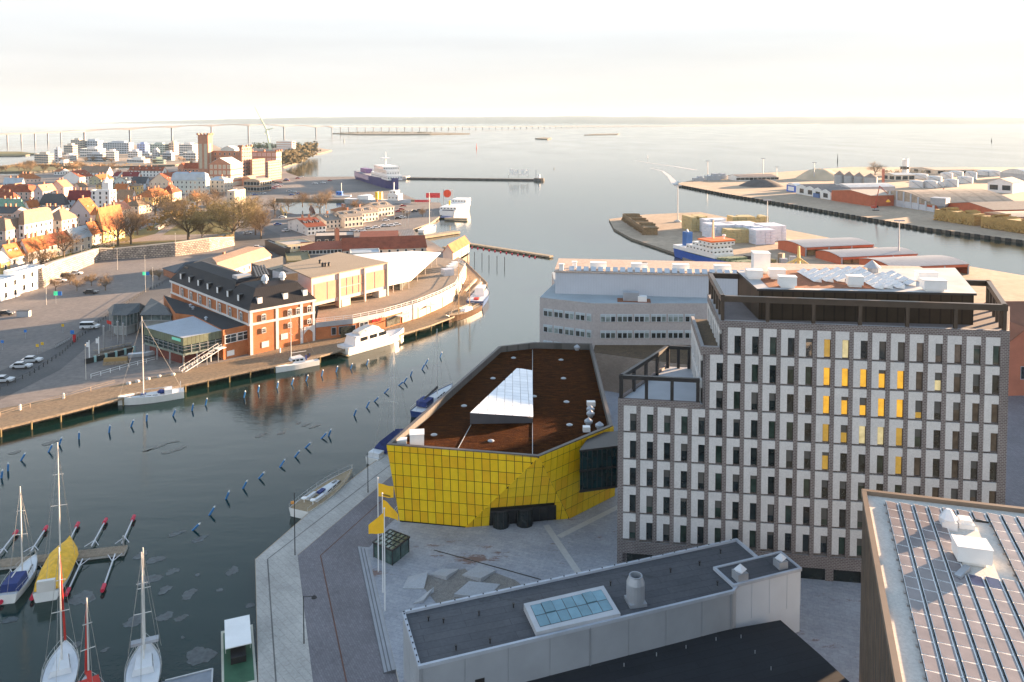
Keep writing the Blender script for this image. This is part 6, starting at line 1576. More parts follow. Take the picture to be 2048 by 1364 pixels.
stack('bare_timber_stack', 'long bare timber stack at the back right of the yard', 1466, 462, 8, 2, 5, 2.5, 4.2, 1.5, bare_t, 8, grp=G1)
stack('bare_timber_stack', 'low middle bare timber stack behind the white wrapped packs', 1440, 470, 8, 2, 4, 2.5, 4.2, 1.5, bare_t, 8, grp=G1)
stack('wrapped_timber_stack', 'white wrapped timber stack behind the ship mast', 1412, 467, 5, 2, 5, 2.6, 4.2, 1.4, wrapw, 10, grp=G1)
stack('wrapped_timber_stack', 'white wrapped timber stack, front left one above the ship', 1424, 479, 6, 3, 5, 2.4, 4.0, 1.4, wrapw, 10, grp=G1)
stack('wrapped_timber_stack', 'white wrapped timber stack in the middle of the yard', 1450, 475, 7, 2, 5, 2.4, 4.0, 1.4, wrapw, 8, grp=G1)
stack('bare_timber_stack', 'greenish timber stack in front of the white packs', 1457, 487, 5, 2, 5, 2.3, 3.6, 1.3, bare_t, 12, grp=G1)
stack('wrapped_timber_stack', 'white wrapped timber stack right of the greenish one', 1491, 485, 4, 3, 5, 2.3, 4.0, 1.5, wrapw, 10, grp=G1)
stack('wrapped_timber_stack', 'nearest white wrapped timber stack', 1512, 490, 4, 2, 5, 2.5, 3.8, 1.4, wrapw, 12, grp=G1)
stack('wrapped_timber_stack', 'white wrapped timber stack at the right end of the yard', 1530, 483, 5, 3, 5, 2.2, 4.2, 1.5, wrapw, 8, grp=G1)
# log piles
logm = M('log_pile_wood', (.36, .235, .08), .9, .4, .6, fine=4); logd = M('dark_log_ends', (.20, .135, .07), .9, .4, .6, fine=4)
def logpile(lab, a, b, wd, h_, mat, n, z, k=3):
    a, b = P(*a, z), P(*b, z); d = b-a; nn = Vector((-d.y, d.x, 0)).normalized(); mb = MB(); r = random.Random(int(a.x)); an = math.atan2(d.y, d.x)
    for i in range(n):
        t = r.random(); lv = r.random(); hh = h_*(.75+.25*sin(t*pi*k)**2)
        c = a.lerp(b, t)+nn*r.uniform(-.2, wd*.15)*0 + nn*(wd*.5*(lv*.35)); zz = z+.3+hh*lv
        mb.tube(c-nn*0+Vector((0, 0, zz-z)), c+nn*wd*.8+Vector((0, 0, zz-z)), r.uniform(.28, .5), n=5)
    core = MB().rbox((a+b)/2+nn*wd*.5, d.length, wd*.8, z, z+h_*.85, an)
    rt = thing('log_pile', lab, 'log pile', tuple((a+b)/2), 0, 'log piles in the port'); core.build('log_core', mat, rt); mb.build('logs', mat, rt, kind='stuff')
logpile('dark curved log pile at the tip of the port quay', (1242,440),(1284,470), 9, 4.5, logd, 260, P1)
logpile('bright golden log pile in front of the arched warehouse', (1866,440),(1945,452), 10, 7.5, logm, 420, L, 2)
logpile('golden log pile at the right edge of the far port', (1958,455),(2085,474), 12, 7.5, logm, 520, L, 2)
# far port buildings
cb('arched_warehouse', 'large warehouse with a curved tan roof and red and white arched front', 'warehouse', 1868, 424, 1742, 2035, 411, ang=12, roof='b', rh=21, wm_=rust_w, rm=stripes('worn_tan_roof', (.42, .33, .25), 0, 14, .25, .7, .3), wr=0, wl=0, dl=None)
def front_bays():
    C = P(1868, 424); aa = R(12)+pi/2; LL = abs(DIR(C, aa, 1742, L)); rt = [o for o in bpy.data.objects if o.name == 'arched_warehouse'][0]
    for i in range(9):
        y = LL*(i+.5)/9; hz = rt['dims'][2]; h_ = .52*(hz+6.2*sin(pi*y/LL)); hp = hz+6.4*sin(pi*(y-LL/18)/LL)
        if i != 5: MB().box(-.3, y-LL/20, -.2, -.02, y+LL/20, h_).build('white_bay', M('white_bay_wall', (.50, .52, .55), .7, .06), rt, local=True)
        else: MB().box(-.3, y-LL/24, -.2, -.02, y+LL/24, h_+3).build('door', zinc, rt, local=True)
        MB().box(-.9, y-LL/18-.5, -.2, -.05, y-LL/18+.5, hp).build('pilaster', M('white_bay_wall', (0, 0, 0)), rt, local=True)
front_bays()
cb('red_low_warehouse', 'low red warehouse with a shallow gable left of the arched one', 'warehouse', 1741, 413, 1663, 1800, 391, ang=14, roof='gx', rh=6, wm_=rust_w, rm=M('pale_tan_roof', (.46, .38, .30), .8, .15), wr=0, wl=0)
cb('white_barrel_warehouse', 'white barrel roofed warehouse behind the low red one', 'warehouse', 1700, 392, 1662, 1790, 375, ang=12, roof='b', rh=5, wm_=zinc, rm=pale_tin, wr=0, wl=0)
cb('red_long_warehouse', 'long red warehouse with a grey roof in front of the arched warehouse at the right', 'warehouse', 1987, 438, 1893, 2300, 420, ang=10, roof='gx', rh=9, wm_=rust_w, rm=M('grey_brown_roof', (.24, .20, .17), .85, .15), wr=0, wl=0)
cb('brown_low_warehouse', 'low brown warehouse with a curved tan roof behind the golden logs', 'warehouse', 2030, 452, 1968, 2300, 434, ang=10, roof='b', rh=5, wm_=M('brown_sheet_wall', (.26, .14, .10), .8, .12), rm=MATS['pale_tan_roof'], wr=2, wl=1, rows=1, ww=7, wh=5)
cb('pale_customs_building', 'pale building with a big overhanging roof at the right of the tank farm', 'building', 2025, 387, 1975, 2048, 366, ang=40, roof='gx', rh=8, wm_=pwhite, rm=MATS['pale_tan_roof'], wr=0, wl=2, rows=1, ww=6, wh=4)
# row of white gabled sheds with the blue one
for i, (xc, yb, xl, xr, yt) in enumerate(((1615,391,1592,1680,376),(1631,394,1609,1690,379),(1646,397,1625,1700,382),(1661,400,1641,1710,385))):
    cb('white_gabled_shed', ('leftmost', 'second', 'third', 'rightmost')[i]+' of the four white gabled sheds on the far port quay', 'shed', xc, yb, xl, xr, yt, ang=10, roof='gx', rh=6, wm_=pwhite, rm=M('dark_port_roof', (.16, .15, .15), .8, .2), wr=0, wl=1, rows=1, ww=6, wh=4, over=0, group='white gabled sheds')
cb('blue_round_shed', 'bright blue round roofed shed left of the white gabled sheds', 'shed', 1591, 385, 1573, 1604, 372, ang=14, roof='b', rh=5, wm_=M('bright_blue_sheet', (.05, .13, .50), .6, .08), rm=pwhite, wr=0, wl=1, rows=1, ww=8, wh=6, fm=white, gm=white)
cb('long_white_store', 'long low white store with a brown roof at the tip of the far port', 'store', 1477, 362, 1456, 1553, 354, ang=12, roof='gx', rh=3.5, wm_=pwhite, rm=M('brown_store_roof', (.26, .20, .17), .8, .15), wr=9, wl=0, rows=1, ww=9, wh=3)
for x, y, s in ((1396,362,5),(1425,360,7),(1441,358,6)): 
    c = P(x, y); tag(MB().rbox(c, s*2, s, L, L+s*.6, .2).rbox(c+Vector((s*.4, 2, 0)), s*.8, s*.8, L+s*.6, L+s*.9, .2).build('grey_container', zinc), {1396:'lone low grey hut near the tip of the far port', 1425:'grey container stack left of the dark shed on the far port', 1441:'small grey container right of the container stack'}[x], 'container')
# silos
for i, x in enumerate((1679, 1698, 1718, 1741)):
    y = (372, 373.5, 375, 377)[i]; b = P(x, y, L); s = (H-L)/(y-HOR); r0 = 10.2*s if i < 3 else 12.6*s
    rt = thing('grain_silo', ('first', 'second', 'third', 'widest and last')[i]+' from the left of the four grey silos with brown cone roofs', 'silo', tuple(b), 0, 'grey silos')
    MB().lathe(b, [(r0, 0), (r0, 23*s)], 20).build('drum', stripes('silo_sheet', (.36, .37, .38), 2, 2.2, .12, .5, .1), rt); MB().lathe((b.x, b.y, L+23*s), [(r0*1.04, 0), (r0*.12, 7*s), (.1, 8*s)], 20).build('roof', M('silo_roof', (.27, .20, .16), .7, .15), rt)
# sand heap and dark coal heap
def heap(px, h_, mat, lab, name):
    a, b = P(*px[0]), P(*px[1]); c = (a+b)/2; rx = (b-a).length/2; mb = MB(); n = 24; r = random.Random(4); secs = []
    for k, (q, z) in enumerate(((1, 0), (.72, .5), (.45, .85), (.2, 1.0))): secs.append([(c.x+cos(2*pi*i/n)*rx*q*(1+.05*sin(i*2.1+k)), c.y+sin(2*pi*i/n)*rx*q*.8, L+h_*z*(1+.04*sin(i*1.7))) for i in range(n)])
    mb.loft(secs, close=True, caps=False); mb.poly(secs[-1]); tag(mb.build(name, mat, smooth=True), lab, 'heap')
heap(((1588,357),(1690,359)), 10, M('pale_sand', (.50, .40, .28), .95, .12, .1), 'large pale sand heap left of the silos', 'sand_heap')
heap(((1478,372),(1568,372)), 6, M('dark_chips', (.10, .085, .08), .95, .3, .2), 'long dark heap of coal or chips beside the white store', 'coal_heap')
# tanks
TK = [(1832,375,13,13,'squat white tank left in the front row of the tank farm'),(1860,375,13,13,'white tank with a domed roof second in the front row'),(1878,374,8,10,'small white tank with an orange base in the front row'),(1902,373,13,14,'white tank with a stair right in the front row'),(1868,362,14,9,'wide white tank in the second row'),(1930,366,14,12,'cream tank right of the front row'),(1893,356,11,10,'flat white tank at the back of the tank farm'),(1942,360,10,16,'square looking white tank near the right'),(1912,352,13,9,'cream wide tank far back'),(1975,350,18,9,'grey wide tank at the right back'),(1990,352,10,10,'pale tank beside the grey wide one'),(1838,356,16,8,'low pale tank behind the silos')]
for x, y, r0, h_, lab in TK:
    b = P(x, y); s = (H-L)/(y-HOR); rt = thing('oil_tank', lab, 'tank', tuple(b), 0, 'white tanks in the port'); MB().lathe(b, [(r0*s, 0), (r0*s, h_*s)], 24).build('drum', M('tank_white', (.58, .58, .58), .6, .06), rt)
    MB().lathe((b.x, b.y, L+h_*s), [(r0*s*1.01, 0), (r0*s*.6, 1.2*s), (.2, 1.8*s)], 24).build('roof', pale_tin, rt)
    m = MB(); 
    for i in range(10): a = -2.6+i*.14; q = Vector((b.x+cos(a)*r0*s*1.02, b.y+sin(a)*r0*s*1.02, L+h_*s*(1-i/10))); q2 = Vector((b.x+cos(a+.14)*r0*s*1.02, b.y+sin(a+.14)*r0*s*1.02, L+h_*s*(1-(i+1)/10))); m.tube(q, q2, .35, n=4)
    m.build('stair', zinc, rt)
cb('port_tower', 'white square tower standing above the tank farm', 'tower', 1814, 352, 1804, 1817, 320, ang=60, roof='f', wm_=pwhite, rm=pale_tin, wr=0, wl=2, rows=1, ww=6, wh=3)
cb('cream_port_hall', 'cream hall between the silos and the white tower', 'building', 1790, 362, 1765, 1830, 350, ang=14, roof='gx', rh=3, wm_=cream, rm=pale_tin, wr=3, wl=2, rows=1, ww=6, wh=4)
cb('long_cream_store', 'long cream store behind the tank farm', 'building', 1870, 349, 1820, 1960, 340, ang=8, roof='gx', rh=3, wm_=cream, rm=MATS['pale_tan_roof'], wr=4, wl=2, rows=1, ww=7, wh=4)
cb('grey_barrel_hall', 'wide grey barrel roofed hall at the far right edge', 'building', 2060, 362, 2000, 2200, 350, ang=8, roof='b', rh=10, wm_=zinc, rm=pale_tin, wr=0, wl=0)
wood_mass('port_bushes', [(1790,352),(1830,350),(1900,350),(1960,348)], 9, 70, M('port_brown_bushes', (.24, .18, .11), .95, .3, .05), 'brown bushes and bare crowns among the port tanks', 'bushes')
# quay fenders along the far port
fe = MB().box(-1.2, -.5, -2.2, 1.2, .5, .2).mesh('fender', M('tyre_fender', (.03, .03, .028), .9, .3))
fr_ = thing('quay_fenders', 'line of dark tyre fenders along the far port quay wall', 'fenders', (0, 0, 0))
ed = [(1357,369),(1450,387),(1560,405),(1700,429),(1850,455),(2048,481)]
ed = [P(x, y+.3, L) for x, y in ed]
for a, b in zip(ed[:-1], ed[1:]):
    n = int((b-a).length/5); d = b-a
    for i in range(n): p = a.lerp(b, (i+.5)/n); inst(fe, 'fender', fr_, tuple(p-Vector((0, .45, 0))), math.atan2(d.y, d.x))
# material handler, lamp masts
def handler():
    c = P(1751, 421, L); s = (H-L)/(421-HOR); rt = thing('material_handler', 'red material handler with a bent arm and a yellow grab on the far port quay', 'crane', tuple(c))
    red = M('machine_red', (.42, .06, .03), .6, .15); yl = M('grab_yellow', (.80, .42, .02), .5, .1)
    MB().rbox(c, 11*s, 8*s, L, L+1.5*s, .2).build('undercarriage', dark, rt); MB().rbox(c, 4*s, 4*s, L+1.5*s, L+5*s, .2).build('pedestal', zinc, rt)
    MB().rbox(c+Vector((-3*s, 0, 0)), 10*s, 5*s, L+5*s, L+10*s, .2).build('body', red, rt); MB().rbox(c+Vector((3*s, -1*s, 0)), 3*s, 3*s, L+6*s, L+10*s, .2).build('cab', pane, rt)
    e = c+Vector((2*s, 0, 0)); e.z = ZV(c, 372); k = c+Vector((14*s, 0, 0)); k.z = ZV(c, 388)
    MB().tube(c+Vector((-1*s, 0, 9*s)), Vector((c.x+7*s, c.y, e.z)), 1.1*s, .8*s, n=5).build('boom', red, rt)
    MB().tube(Vector((c.x+7*s, c.y, e.z)), Vector((c.x+24*s, c.y, k.z)), .9*s, .5*s, n=5).build('stick', red, rt)
    g = Vector((c.x+25*s, c.y, ZV(c, 399))); MB().tube(Vector((c.x+24*s, c.y, k.z)), g, .3*s, n=4).build('grab_rope', dark, rt)
    MB().lathe((g.x, g.y, g.z-5*s), [(4.6*s, 0), (4.2*s, 1.6*s), (1.2*s, 4.8*s)], 6).build('grab', yl, rt)
handler()
def mast(x, yb, yt, lab, z=L, r0=.35):
    b = P(x, yb, z); h_ = ZV(b, yt)-z; rt = thing('floodlight_mast', lab, 'light mast', tuple(b), 0, 'floodlight masts')
    MB().tube((0, 0, 0), (0, 0, h_), r0, r0*.5, n=6).build('mast', zinc, rt, local=True); MB().box(-2.2, -.3, h_-.3, 2.2, .3, h_+.3).build('lamp_head', zinc, rt, local=True)
    if yb > 430: MB().lathe((0, 0, 0), [(2.2, 0), (2.2, .5), (.8, 1.3)], 8).build('foot', concrete, rt, local=True)
mast(1355, 444, 371, 'tall floodlight mast on the open end of the port quay', P1); mast(1534, 462, 400, 'floodlight mast behind the timber yard', P1); mast(1797, 520, 441, 'floodlight mast standing behind the middle timber shed', P1)
mast(1415, 360, 322, 'slim light mast near the tip of the far port', r0=.5); mast(1526, 354, 317, 'slim light mast behind the long white store', r0=.5); mast(1553, 357, 334, 'short light mast right of the white store', r0=.5); mast(1628, 360, 325, 'light mast in front of the sand heap', r0=.5)
mast(748, 360, 338, 'thin mast by the research ship', r0=.4)
b = P(1766, 372); rt = thing('port_chimney', 'slim red and white striped chimney behind the silos', 'chimney', tuple(b)); s = .44
MB().tube((b.x, b.y, L), (b.x, b.y, ZV(b, 338)), 1.3, 1.1, n=8).build('stack', M('chimney_red', (.42, .15, .10), .7, .1), rt)
# conveyor
a, b = P(1818, 404), P(1868, 423); rt = thing('conveyor', 'long sloping conveyor in front of the arched warehouse', 'conveyor', tuple(a))
MB().tube((a.x, a.y-6, ZV(a, 396)), (b.x, b.y-6, ZV(b, 421)), 1.3, n=4).build('belt', zinc, rt); MB().tube((a.x+20, a.y-8, L), (a.x+20, a.y-8, 12), .5, n=4).build('support', rust_w, rt)
MB().lathe(P(1880, 423), [(2, 0), (6, 4), (6.5, 9)], 4).build('hopper', zinc, rt)
cb('blue_skip', 'blue steel container in front of the white gabled sheds', 'container', 1638, 396, 1626, 1641, 389, ang=12, roof='f', wm_=M('skip_blue', (.08, .14, .30), .6), rm=dark, wr=0, wl=0)
# ================================================================ boats
hull_w = M('hull_white', (.72, .72, .70), .3, .05, 1, obj=True); deck_w = M('deck_white', (.62, .63, .64), .6, .06, 1, obj=True); teak = M('teak_deck', (.30, .22, .13), .8, .2, 2, obj=True)
navy = M('navy_canvas', (.02, .04, .16), .8, .2, 1, obj=True); mastm = M('mast_metal', (.62, .60, .56), .4, .05, obj=True); redc = M('red_canvas', (.50, .03, .02), .8, .15, obj=True)
yelc = M('yellow_tarpaulin', (.75, .42, .03), .75, .2, 1.5, obj=True); bl_h = M('blue_hull', (.02, .05, .18), .35, .1, obj=True); rope = M('rigging_wire', (.35, .33, .3), .5)
dgl = glass('boat_glass', (.02, .025, .03))
def hull(rt, Lh, B, fb, hm=None, dm=None, transom=.75, rake=.06, bot=None, name='hull', y0=0, fwd=.45, deckdrop=.12):
    mb = MB(); dk_ = MB(); secs = []; n = 12; ed1 = []; ed2 = []
    for i in range(n+1):
        t = i/n; x = -Lh/2 + t*Lh
        w_ = B/2*(transom+(1-transom)*sin(min(1, t/fwd)*pi/2)) if t < fwd else B/2*(1-((t-fwd)/(1-fwd))**2.1)
        w_ = max(w_, .015); z = fb*(1+.22*(t-.35)**2*3*(1 if t > .35 else .3)); xo = Lh*rake*(t if t > .8 else 0)
        k = .82 if t < .85 else .82-.6*(t-.85)/.15
        secs.append([(x+xo*.0, y0-w_, z), (x, y0-w_*k, .05), (x-(.0 if t < .9 else Lh*rake*(t-.9)*6), y0, -.5*(1-t*.6)), (x, y0+w_*k, .05), (x+xo*.0, y0+w_, z)])
        ed1.append((x, y0-w_*.93, z-deckdrop)); ed2.append((x, y0+w_*.93, z-deckdrop))
    mb.loft(secs, caps=True); mb.build(name, hm or hull_w, rt, local=True)
    for i in range(n): dk_.poly([ed1[i], ed1[i+1], ed2[i+1], ed2[i]])
    dk_.build('deck', dm or deck_w, rt, local=True)
    return fb
def cabin(rt, x0, x1, w0, w1, z0, z1, mat=None, nm='cabin', win=True, y0=0):
    mb = MB(); s = .82
    lo = [(x0, y0-w0, z0), (x1, y0-w1, z0), (x1, y0+w1, z0), (x0, y0+w0, z0)]; d = (x1-x0)*.1
    hi = [(x0+d*.5, y0-w0*s, z1), (x1-d*1.6, y0-w1*s, z1), (x1-d*1.6, y0+w1*s, z1), (x0+d*.5, y0+w0*s, z1)]
    for e in range(4): mb.poly([lo[e], lo[(e+1) % 4], hi[(e+1) % 4], hi[e]])
    mb.poly(hi); o = mb.build(nm, mat or deck_w, rt, local=True)
    if win:
        g = MB()
        for sg in (-1, 1):
            for k in range(3):
                a, b = .15+.27*k, .36+.27*k
                def q(t, h): 
                    x = x0+(x1-x0)*t; w_ = (w0+(w1-w0)*t)*(1-(1-s)*h); return (x+d*.2*h, y0+sg*(w_+.015), z0+(z1-z0)*h)
                g.poly([q(a, .4), q(b, .4), q(b, .8), q(a, .8)])
        g.build('cabin_windows', dgl, rt, local=True)
    return o
def rig(rt, x, zb, hm, Lh, B, boom=True, cover=None, stays=True, spr=(.45, .72), gen=None, y0=0, r0=.1, mm=None):
    MB().tube((x, y0, zb), (x, y0, zb+hm), r0, r0*.65, n=6).build('mast', mm or mastm, rt, local=True)
    for s in spr: MB().tube((x, y0-B*.33*(1.2-s), zb+hm*s), (x, y0+B*.33*(1.2-s), zb+hm*s), .045, n=4).build('spreader', mastm, rt, local=True)
    if stays:
        w_ = MB(); r = .022
        for p in ((Lh*.49, 0, zb), (-Lh*.49, 0, zb), (x-.2, -B*.46, zb), (x-.2, B*.46, zb)): w_.tube((x, y0, zb+hm*.97), (p[0], p[1]+y0, p[2]), r, n=3, caps=False)
        w_.build('rigging', rope, rt, local=True)
    if gen: MB().tube((x+.15, y0, zb+hm*.93), (Lh*.46, y0, zb+.5), .09, .13, n=5).build('furled_sail', gen, rt, local=True)
    if boom:
        MB().tube((x, y0, zb+1.5), (x-Lh*.36, y0, zb+1.35), .07, n=5).build('boom', mastm, rt, local=True)
        if cover: MB().tube((x-.05, y0, zb+1.9), (x-Lh*.35, y0, zb+1.5), .28, .14, n=7).build('sail_cover', cover, rt, local=True)
def rails(rt, Lh, B, fb, transom=.75):
    r = MB(); n = 12; P_ = []
    for sg in (-1, 1):
        prev = None
        for i in range(n+1):
            t = i/n; x = -Lh/2+t*Lh*.985; w_ = B/2*(transom+(1-transom)*sin(min(1, t/.45)*pi/2)) if t < .45 else B/2*(1-((t-.45)/.55)**2.1)
            z = fb*(1+.22*(t-.35)**2*3*(1 if t > .35 else .3)); p = Vector((x, sg*max(.02, w_)*.97, z))
            if i % 2 == 0: r.tube(p, p+Vector((0, 0, .6)), .018, n=3)
            if prev is not None: r.tube(prev+Vector((0, 0, .6)), p+Vector((0, 0, .6)), .016, n=3)
            prev = p
    r.build('guard_rail', mastm, rt, local=True)
def boat(name, lab, bow, stern, cat='boat', z=0, L_=None, mid=None):
    b, s = P(*bow, z), P(*stern, z); c = (b+s)/2; d = b-s
    return thing(name, lab, cat, (c.x, c.y, 0), math.atan2(d.y, d.x)), (L_ or d.length)
# --- white sloop on the left quay
rt, l = boat('sailing_yacht', 'white sailing yacht with a tall gilded mast moored at the left wooden quay', (236,811), (368,793))
hull(rt, l, 4.1, 1.55, transom=.7); cabin(rt, -l*.15, l*.2, 1.2, .8, 1.1, 1.7); xm = l*.12; hm = 17.2; rig(rt, xm, 1.2, hm, l, 3.9); rails(rt, l, 3.9, 1.25)
MB().box(-l*.32, -1.2, 1.1, -l*.2, 1.2, 2.3).build('sprayhood', deck_w, rt, local=True); MB().lathe((-l*.15, .3, 1.6), [(.7, 0), (.8, .4), (.4, .7)], 8).build('folded_sail', navy, rt, local=True); MB().box(xm-.5, -.4, 1.2, xm+.5, .4, 1.9).build('mast_bag', bl_h, rt, local=True)
MB().tube((-l*.45, -1, 1.2), (-l*.45, -1, 3.2), .06, n=4).tube((-l*.45, 1, 1.2), (-l*.45, 1, 3.2), .06, n=4).tube((-l*.45, -1, 3.2), (-l*.45, 1, 3.2), .06, n=4).build('stern_arch', mastm, rt, local=True)
# --- catamaran
rt, l = boat('catamaran', 'white catamaran with two hulls moored in front of the brick warehouse', (546,742), (631,725), 'catamaran')
for y0 in (-1.9, 1.9): hull(rt, l, 1.7, 1.25, y0=y0, transom=.85)
MB().box(-l*.38, -1.4, .9, l*.22, 1.4, 1.25).build('bridge_deck', deck_w, rt, local=True); cabin(rt, -l*.2, l*.12, 1.7, 1.2, 1.25, 2.3)
rig(rt, l*.08, 2.0, 12.5, l, 5, spr=(.5,), boom=True); MB().box(l*.26, -1.3, 1.0, l*.42, 1.3, 1.06).build('trampoline', dark, rt, local=True)
for i in range(6): MB().box(-l*.42+i*.35, -1.2+i*.4, 1.4, -l*.42+i*.35+.4, -.9+i*.4, 2.2+.2*(i % 3)).build('deck_gear', navy if i % 2 else dark, rt, local=True)
# --- motor yacht
rt, l = boat('motor_yacht', 'large white motor yacht with a covered flybridge beside the quay', (808,675), (686,710), 'yacht')
hull(rt, l, 5.4, 2.2, transom=.9, fwd=.6, rake=.05); cabin(rt, -l*.40, l*.18, 2.3, 1.7, 2.0, 4.3, hull_w, 'main_cabin'); cabin(rt, -l*.20, l*.06, 1.9, 1.5, 4.3, 5.4, hull_w, 'upper_cabin', False)
MB().box(-l*.53, -2.3, .25, -l*.49, 2.3, .45).build('swim_platform', teak, rt, local=True); MB().box(-l*.38, -2.35, 4.3, l*.02, 2.35, 4.45).build('flybridge_deck', deck_w, rt, local=True)
MB().loft([[(x, -1.9*k, 4.5), (x, -1.2*k, 5.7*h), (x, 1.2*k, 5.7*h), (x, 1.9*k, 4.5)] for x, k, h in ((-l*.3, .9, .92), (-l*.2, 1, 1), (-l*.08, 1, 1.06), (l*.03, .8, .9))]).build('flybridge_cover', M('cream_canvas', (.66, .60, .52), .85, .12, 1), rt, local=True)
for i in range(7): MB().lathe((l*.0+i*l*.055, -2.62+.0*i, 1.25), [(.12, 0), (.12, .02)], 8).build('porthole', dark, rt, local=True)
rails(rt, l, 5.2, 2.3, .9)
# --- old sailing ship and the blue workboat at the point
rt, l = boat('sailing_ship', 'dark hulled two masted sailing ship at the end of the left quay', (898,646), (956,620), 'ship')
hull(rt, l, 4.4, 1.7, M('dark_varnished_hull', (.10, .055, .03), .4, .2), teak); cabin(rt, -l*.2, l*.05, 1.1, .9, 1.6, 2.4, hull_w); rig(rt, l*.18, 1.6, 15.5, l, 4.4, r0=.15, mm=M('varnished_spar', (.42, .26, .12), .5)); rig(rt, -l*.2, 1.6, 11, l, 4.4, r0=.12, boom=False, mm=MATS['varnished_spar']); MB().tube((l*.48, 0, 1.9), (l*.6, 0, 2.8), .12, .07, n=5).build('bowsprit', mastm, rt, local=True); rails(rt, l, 4.4, 1.7)
rt, l = boat('blue_workboat', 'stubby blue and white workboat behind the two masted ship', (970,588), (950,616), 'boat')
hull(rt, l, 6, 2.2, M('blue_white_hull', (.04, .09, .22), .4), deck_w, transom=.95); cabin(rt, -l*.1, l*.25, 1.8, 1.5, 2.1, 4.6, hull_w); MB().tube((0, 0, 4.6), (0, 0, 7.5), .1, n=4).build('mast', mastm, rt, local=True); MB().box(-l*.4, -.8, 2.1, -l*.3, .8, 2.6).build('deck_gear', redc, rt, local=True); rails(rt, l, 5.8, 2.3, .95)
# --- boats behind the yellow hall
rt, l = boat('dark_cover_yacht', 'sailing yacht with a dark sail cover half hidden behind the yellow hall', (905,780), (832,835), 'boat')
hull(rt, l, 3.6, 1.2, bl_h); cabin(rt, -l*.1, l*.22, 1.1, .8, 1.1, 1.6); p = P(871, 812, 0); rig(rt, l*.06, 1.2, 14.5, l, 3.6, cover=dark); MB().box(-l*.36, -1.2, 1.3, -l*.18, 1.2, 2.4).build('sprayhood', navy, rt, local=True); rails(rt, l, 3.6, 1.2)
rt, l = boat('blue_tent_yacht', 'sailing yacht under a blue winter tent just left of the yellow hall', (822,872), (744,930), 'boat')
hull(rt, l, 3.5, 1.2, hull_w); rig(rt, l*.05, 1.2, 16.5, l, 3.5, boom=False)
MB().loft([[(x, -1.6*k, 1.3), (x, 0, 1.3+1.9*k), (x, 1.6*k, 1.3)] for x, k in ((-l*.32, 1.0), (-l*.1, 1.05), (l*.1, 1.1), (l*.3, .6))]).build('winter_tent', navy, rt, local=True)
MB().box(-l*.46, -1.1, 1.1, -l*.34, 1.1, 1.9).build('stern_gear', deck_w, rt, local=True)
# --- mastless sloop by the promenade
rt, l = boat('teak_deck_yacht', 'mastless white yacht with a teak deck and twin white wheels along the promenade', (706,954), (597,1036), 'boat')
hull(rt, l, 4.1, 1.25, hull_w, teak, transom=.86, fwd=.38); cabin(rt, -l*.12, l*.24, 1.0, .5, 1.1, 1.5); rails(rt, l, 4.0, 1.25, .86)
for y in (-.8, .8): MB().box(-l*.28, y-.25, 1.1, -l*.14, y+.25, 1.6).build('cockpit_bench', deck_w, rt, local=True); MB().lathe((-l*.33, y, 1.1), [(.08, 0), (.08, .6), (.45, .65), (.45, .75), (.08, .8)], 12).build('steering_wheel', hull_w, rt, local=True)
MB().box(-l*.16, -.35, 1.5, -l*.06, .35, 1.75).build('instrument_box', navy, rt, local=True); MB().box(l*.1, -.2, 1.5, l*.17, .2, 1.58).build('deck_hatch', dgl, rt, local=True); MB().lathe((-l*.46, 1.5, 1.7), [(.3, 0), (.3, .25)], 10).build('life_buoy', M('buoy_orange', (.7, .28, .05), .7), rt, local=True)
# --- boats on the near pontoon
def near(name, lab, bow, stern, B, mast, mh, cover=None, gen=None, **k):
    rt, l = boat(name, lab, bow, stern); hull(rt, l, B, 1.15, k.get('hm'), k.get('dm')); 
    if mast is not None: rig(rt, mast*l, 1.2, mh, l, B, cover=cover, gen=gen, boom=k.get('boom', True))
    rails(rt, l, B, 1.15); return rt, l
rt, l = near('blue_hood_yacht', 'small white yacht with a blue cockpit tent at the left of the pontoon', (72,1128), (14,1208), 2.9, .02, 11.5); cabin(rt, -l*.05, l*.25, .9, .6, 1.05, 1.5); MB().loft([[(x, -1.1, 1.1), (x, -.9, 2.1), (x, .9, 2.1), (x, 1.1, 1.1)] for x in (-l*.42, -l*.1)]).build('cockpit_tent', navy, rt, local=True)
rt, l = boat('yellow_tarp_yacht', 'yacht fully covered by a yellow tarpaulin beside the pontoon'+' with a tall mast', (142,1095), (92,1203)); hull(rt, l, 3.9, 1.2)
MB().loft([[(x*l, -1.95*k, 1.15), (x*l, -1.5*k, 1.9*h), (x*l, 0, 2.7*h), (x*l, 1.5*k, 1.9*h), (x*l, 1.95*k, 1.15)] for x, k, h in ((-.46, .74, .8), (-.3, .95, .95), (-.12, 1, 1.04), (.0, 1, .92), (.15, .98, 1), (.3, .7, .9), (.46, .2, .75))]).build('tarpaulin', yelc, rt, local=True)
rig(rt, .06*l, 1.8, 15.5, l, 3.9, boom=False); MB().box(-l*.5, -1.0, 1.2, -l*.46, 1.0, 2.6).build('stern_gantry', mastm, rt, local=True)
rt, l = near('white_bow_yacht', 'white yacht pointing up the picture in the bottom left corner, with a red furled foresail', (132,1304), (112,1420), 3.5, .1, 12.8, None, redc); cabin(rt, -l*.1, l*.25, 1.1, .6, 1.05, 1.6)
rt, l = near('red_cover_yacht', 'yacht with a red sail and red cockpit cover at the bottom edge', (172,1376), (190,1450), 2.8, .12, 9.8, redc, redc, boom=True); MB().box(-l*.2, -1, 1.1, l*.25, 1, 2.0).build('cockpit_tent', redc, rt, local=True)
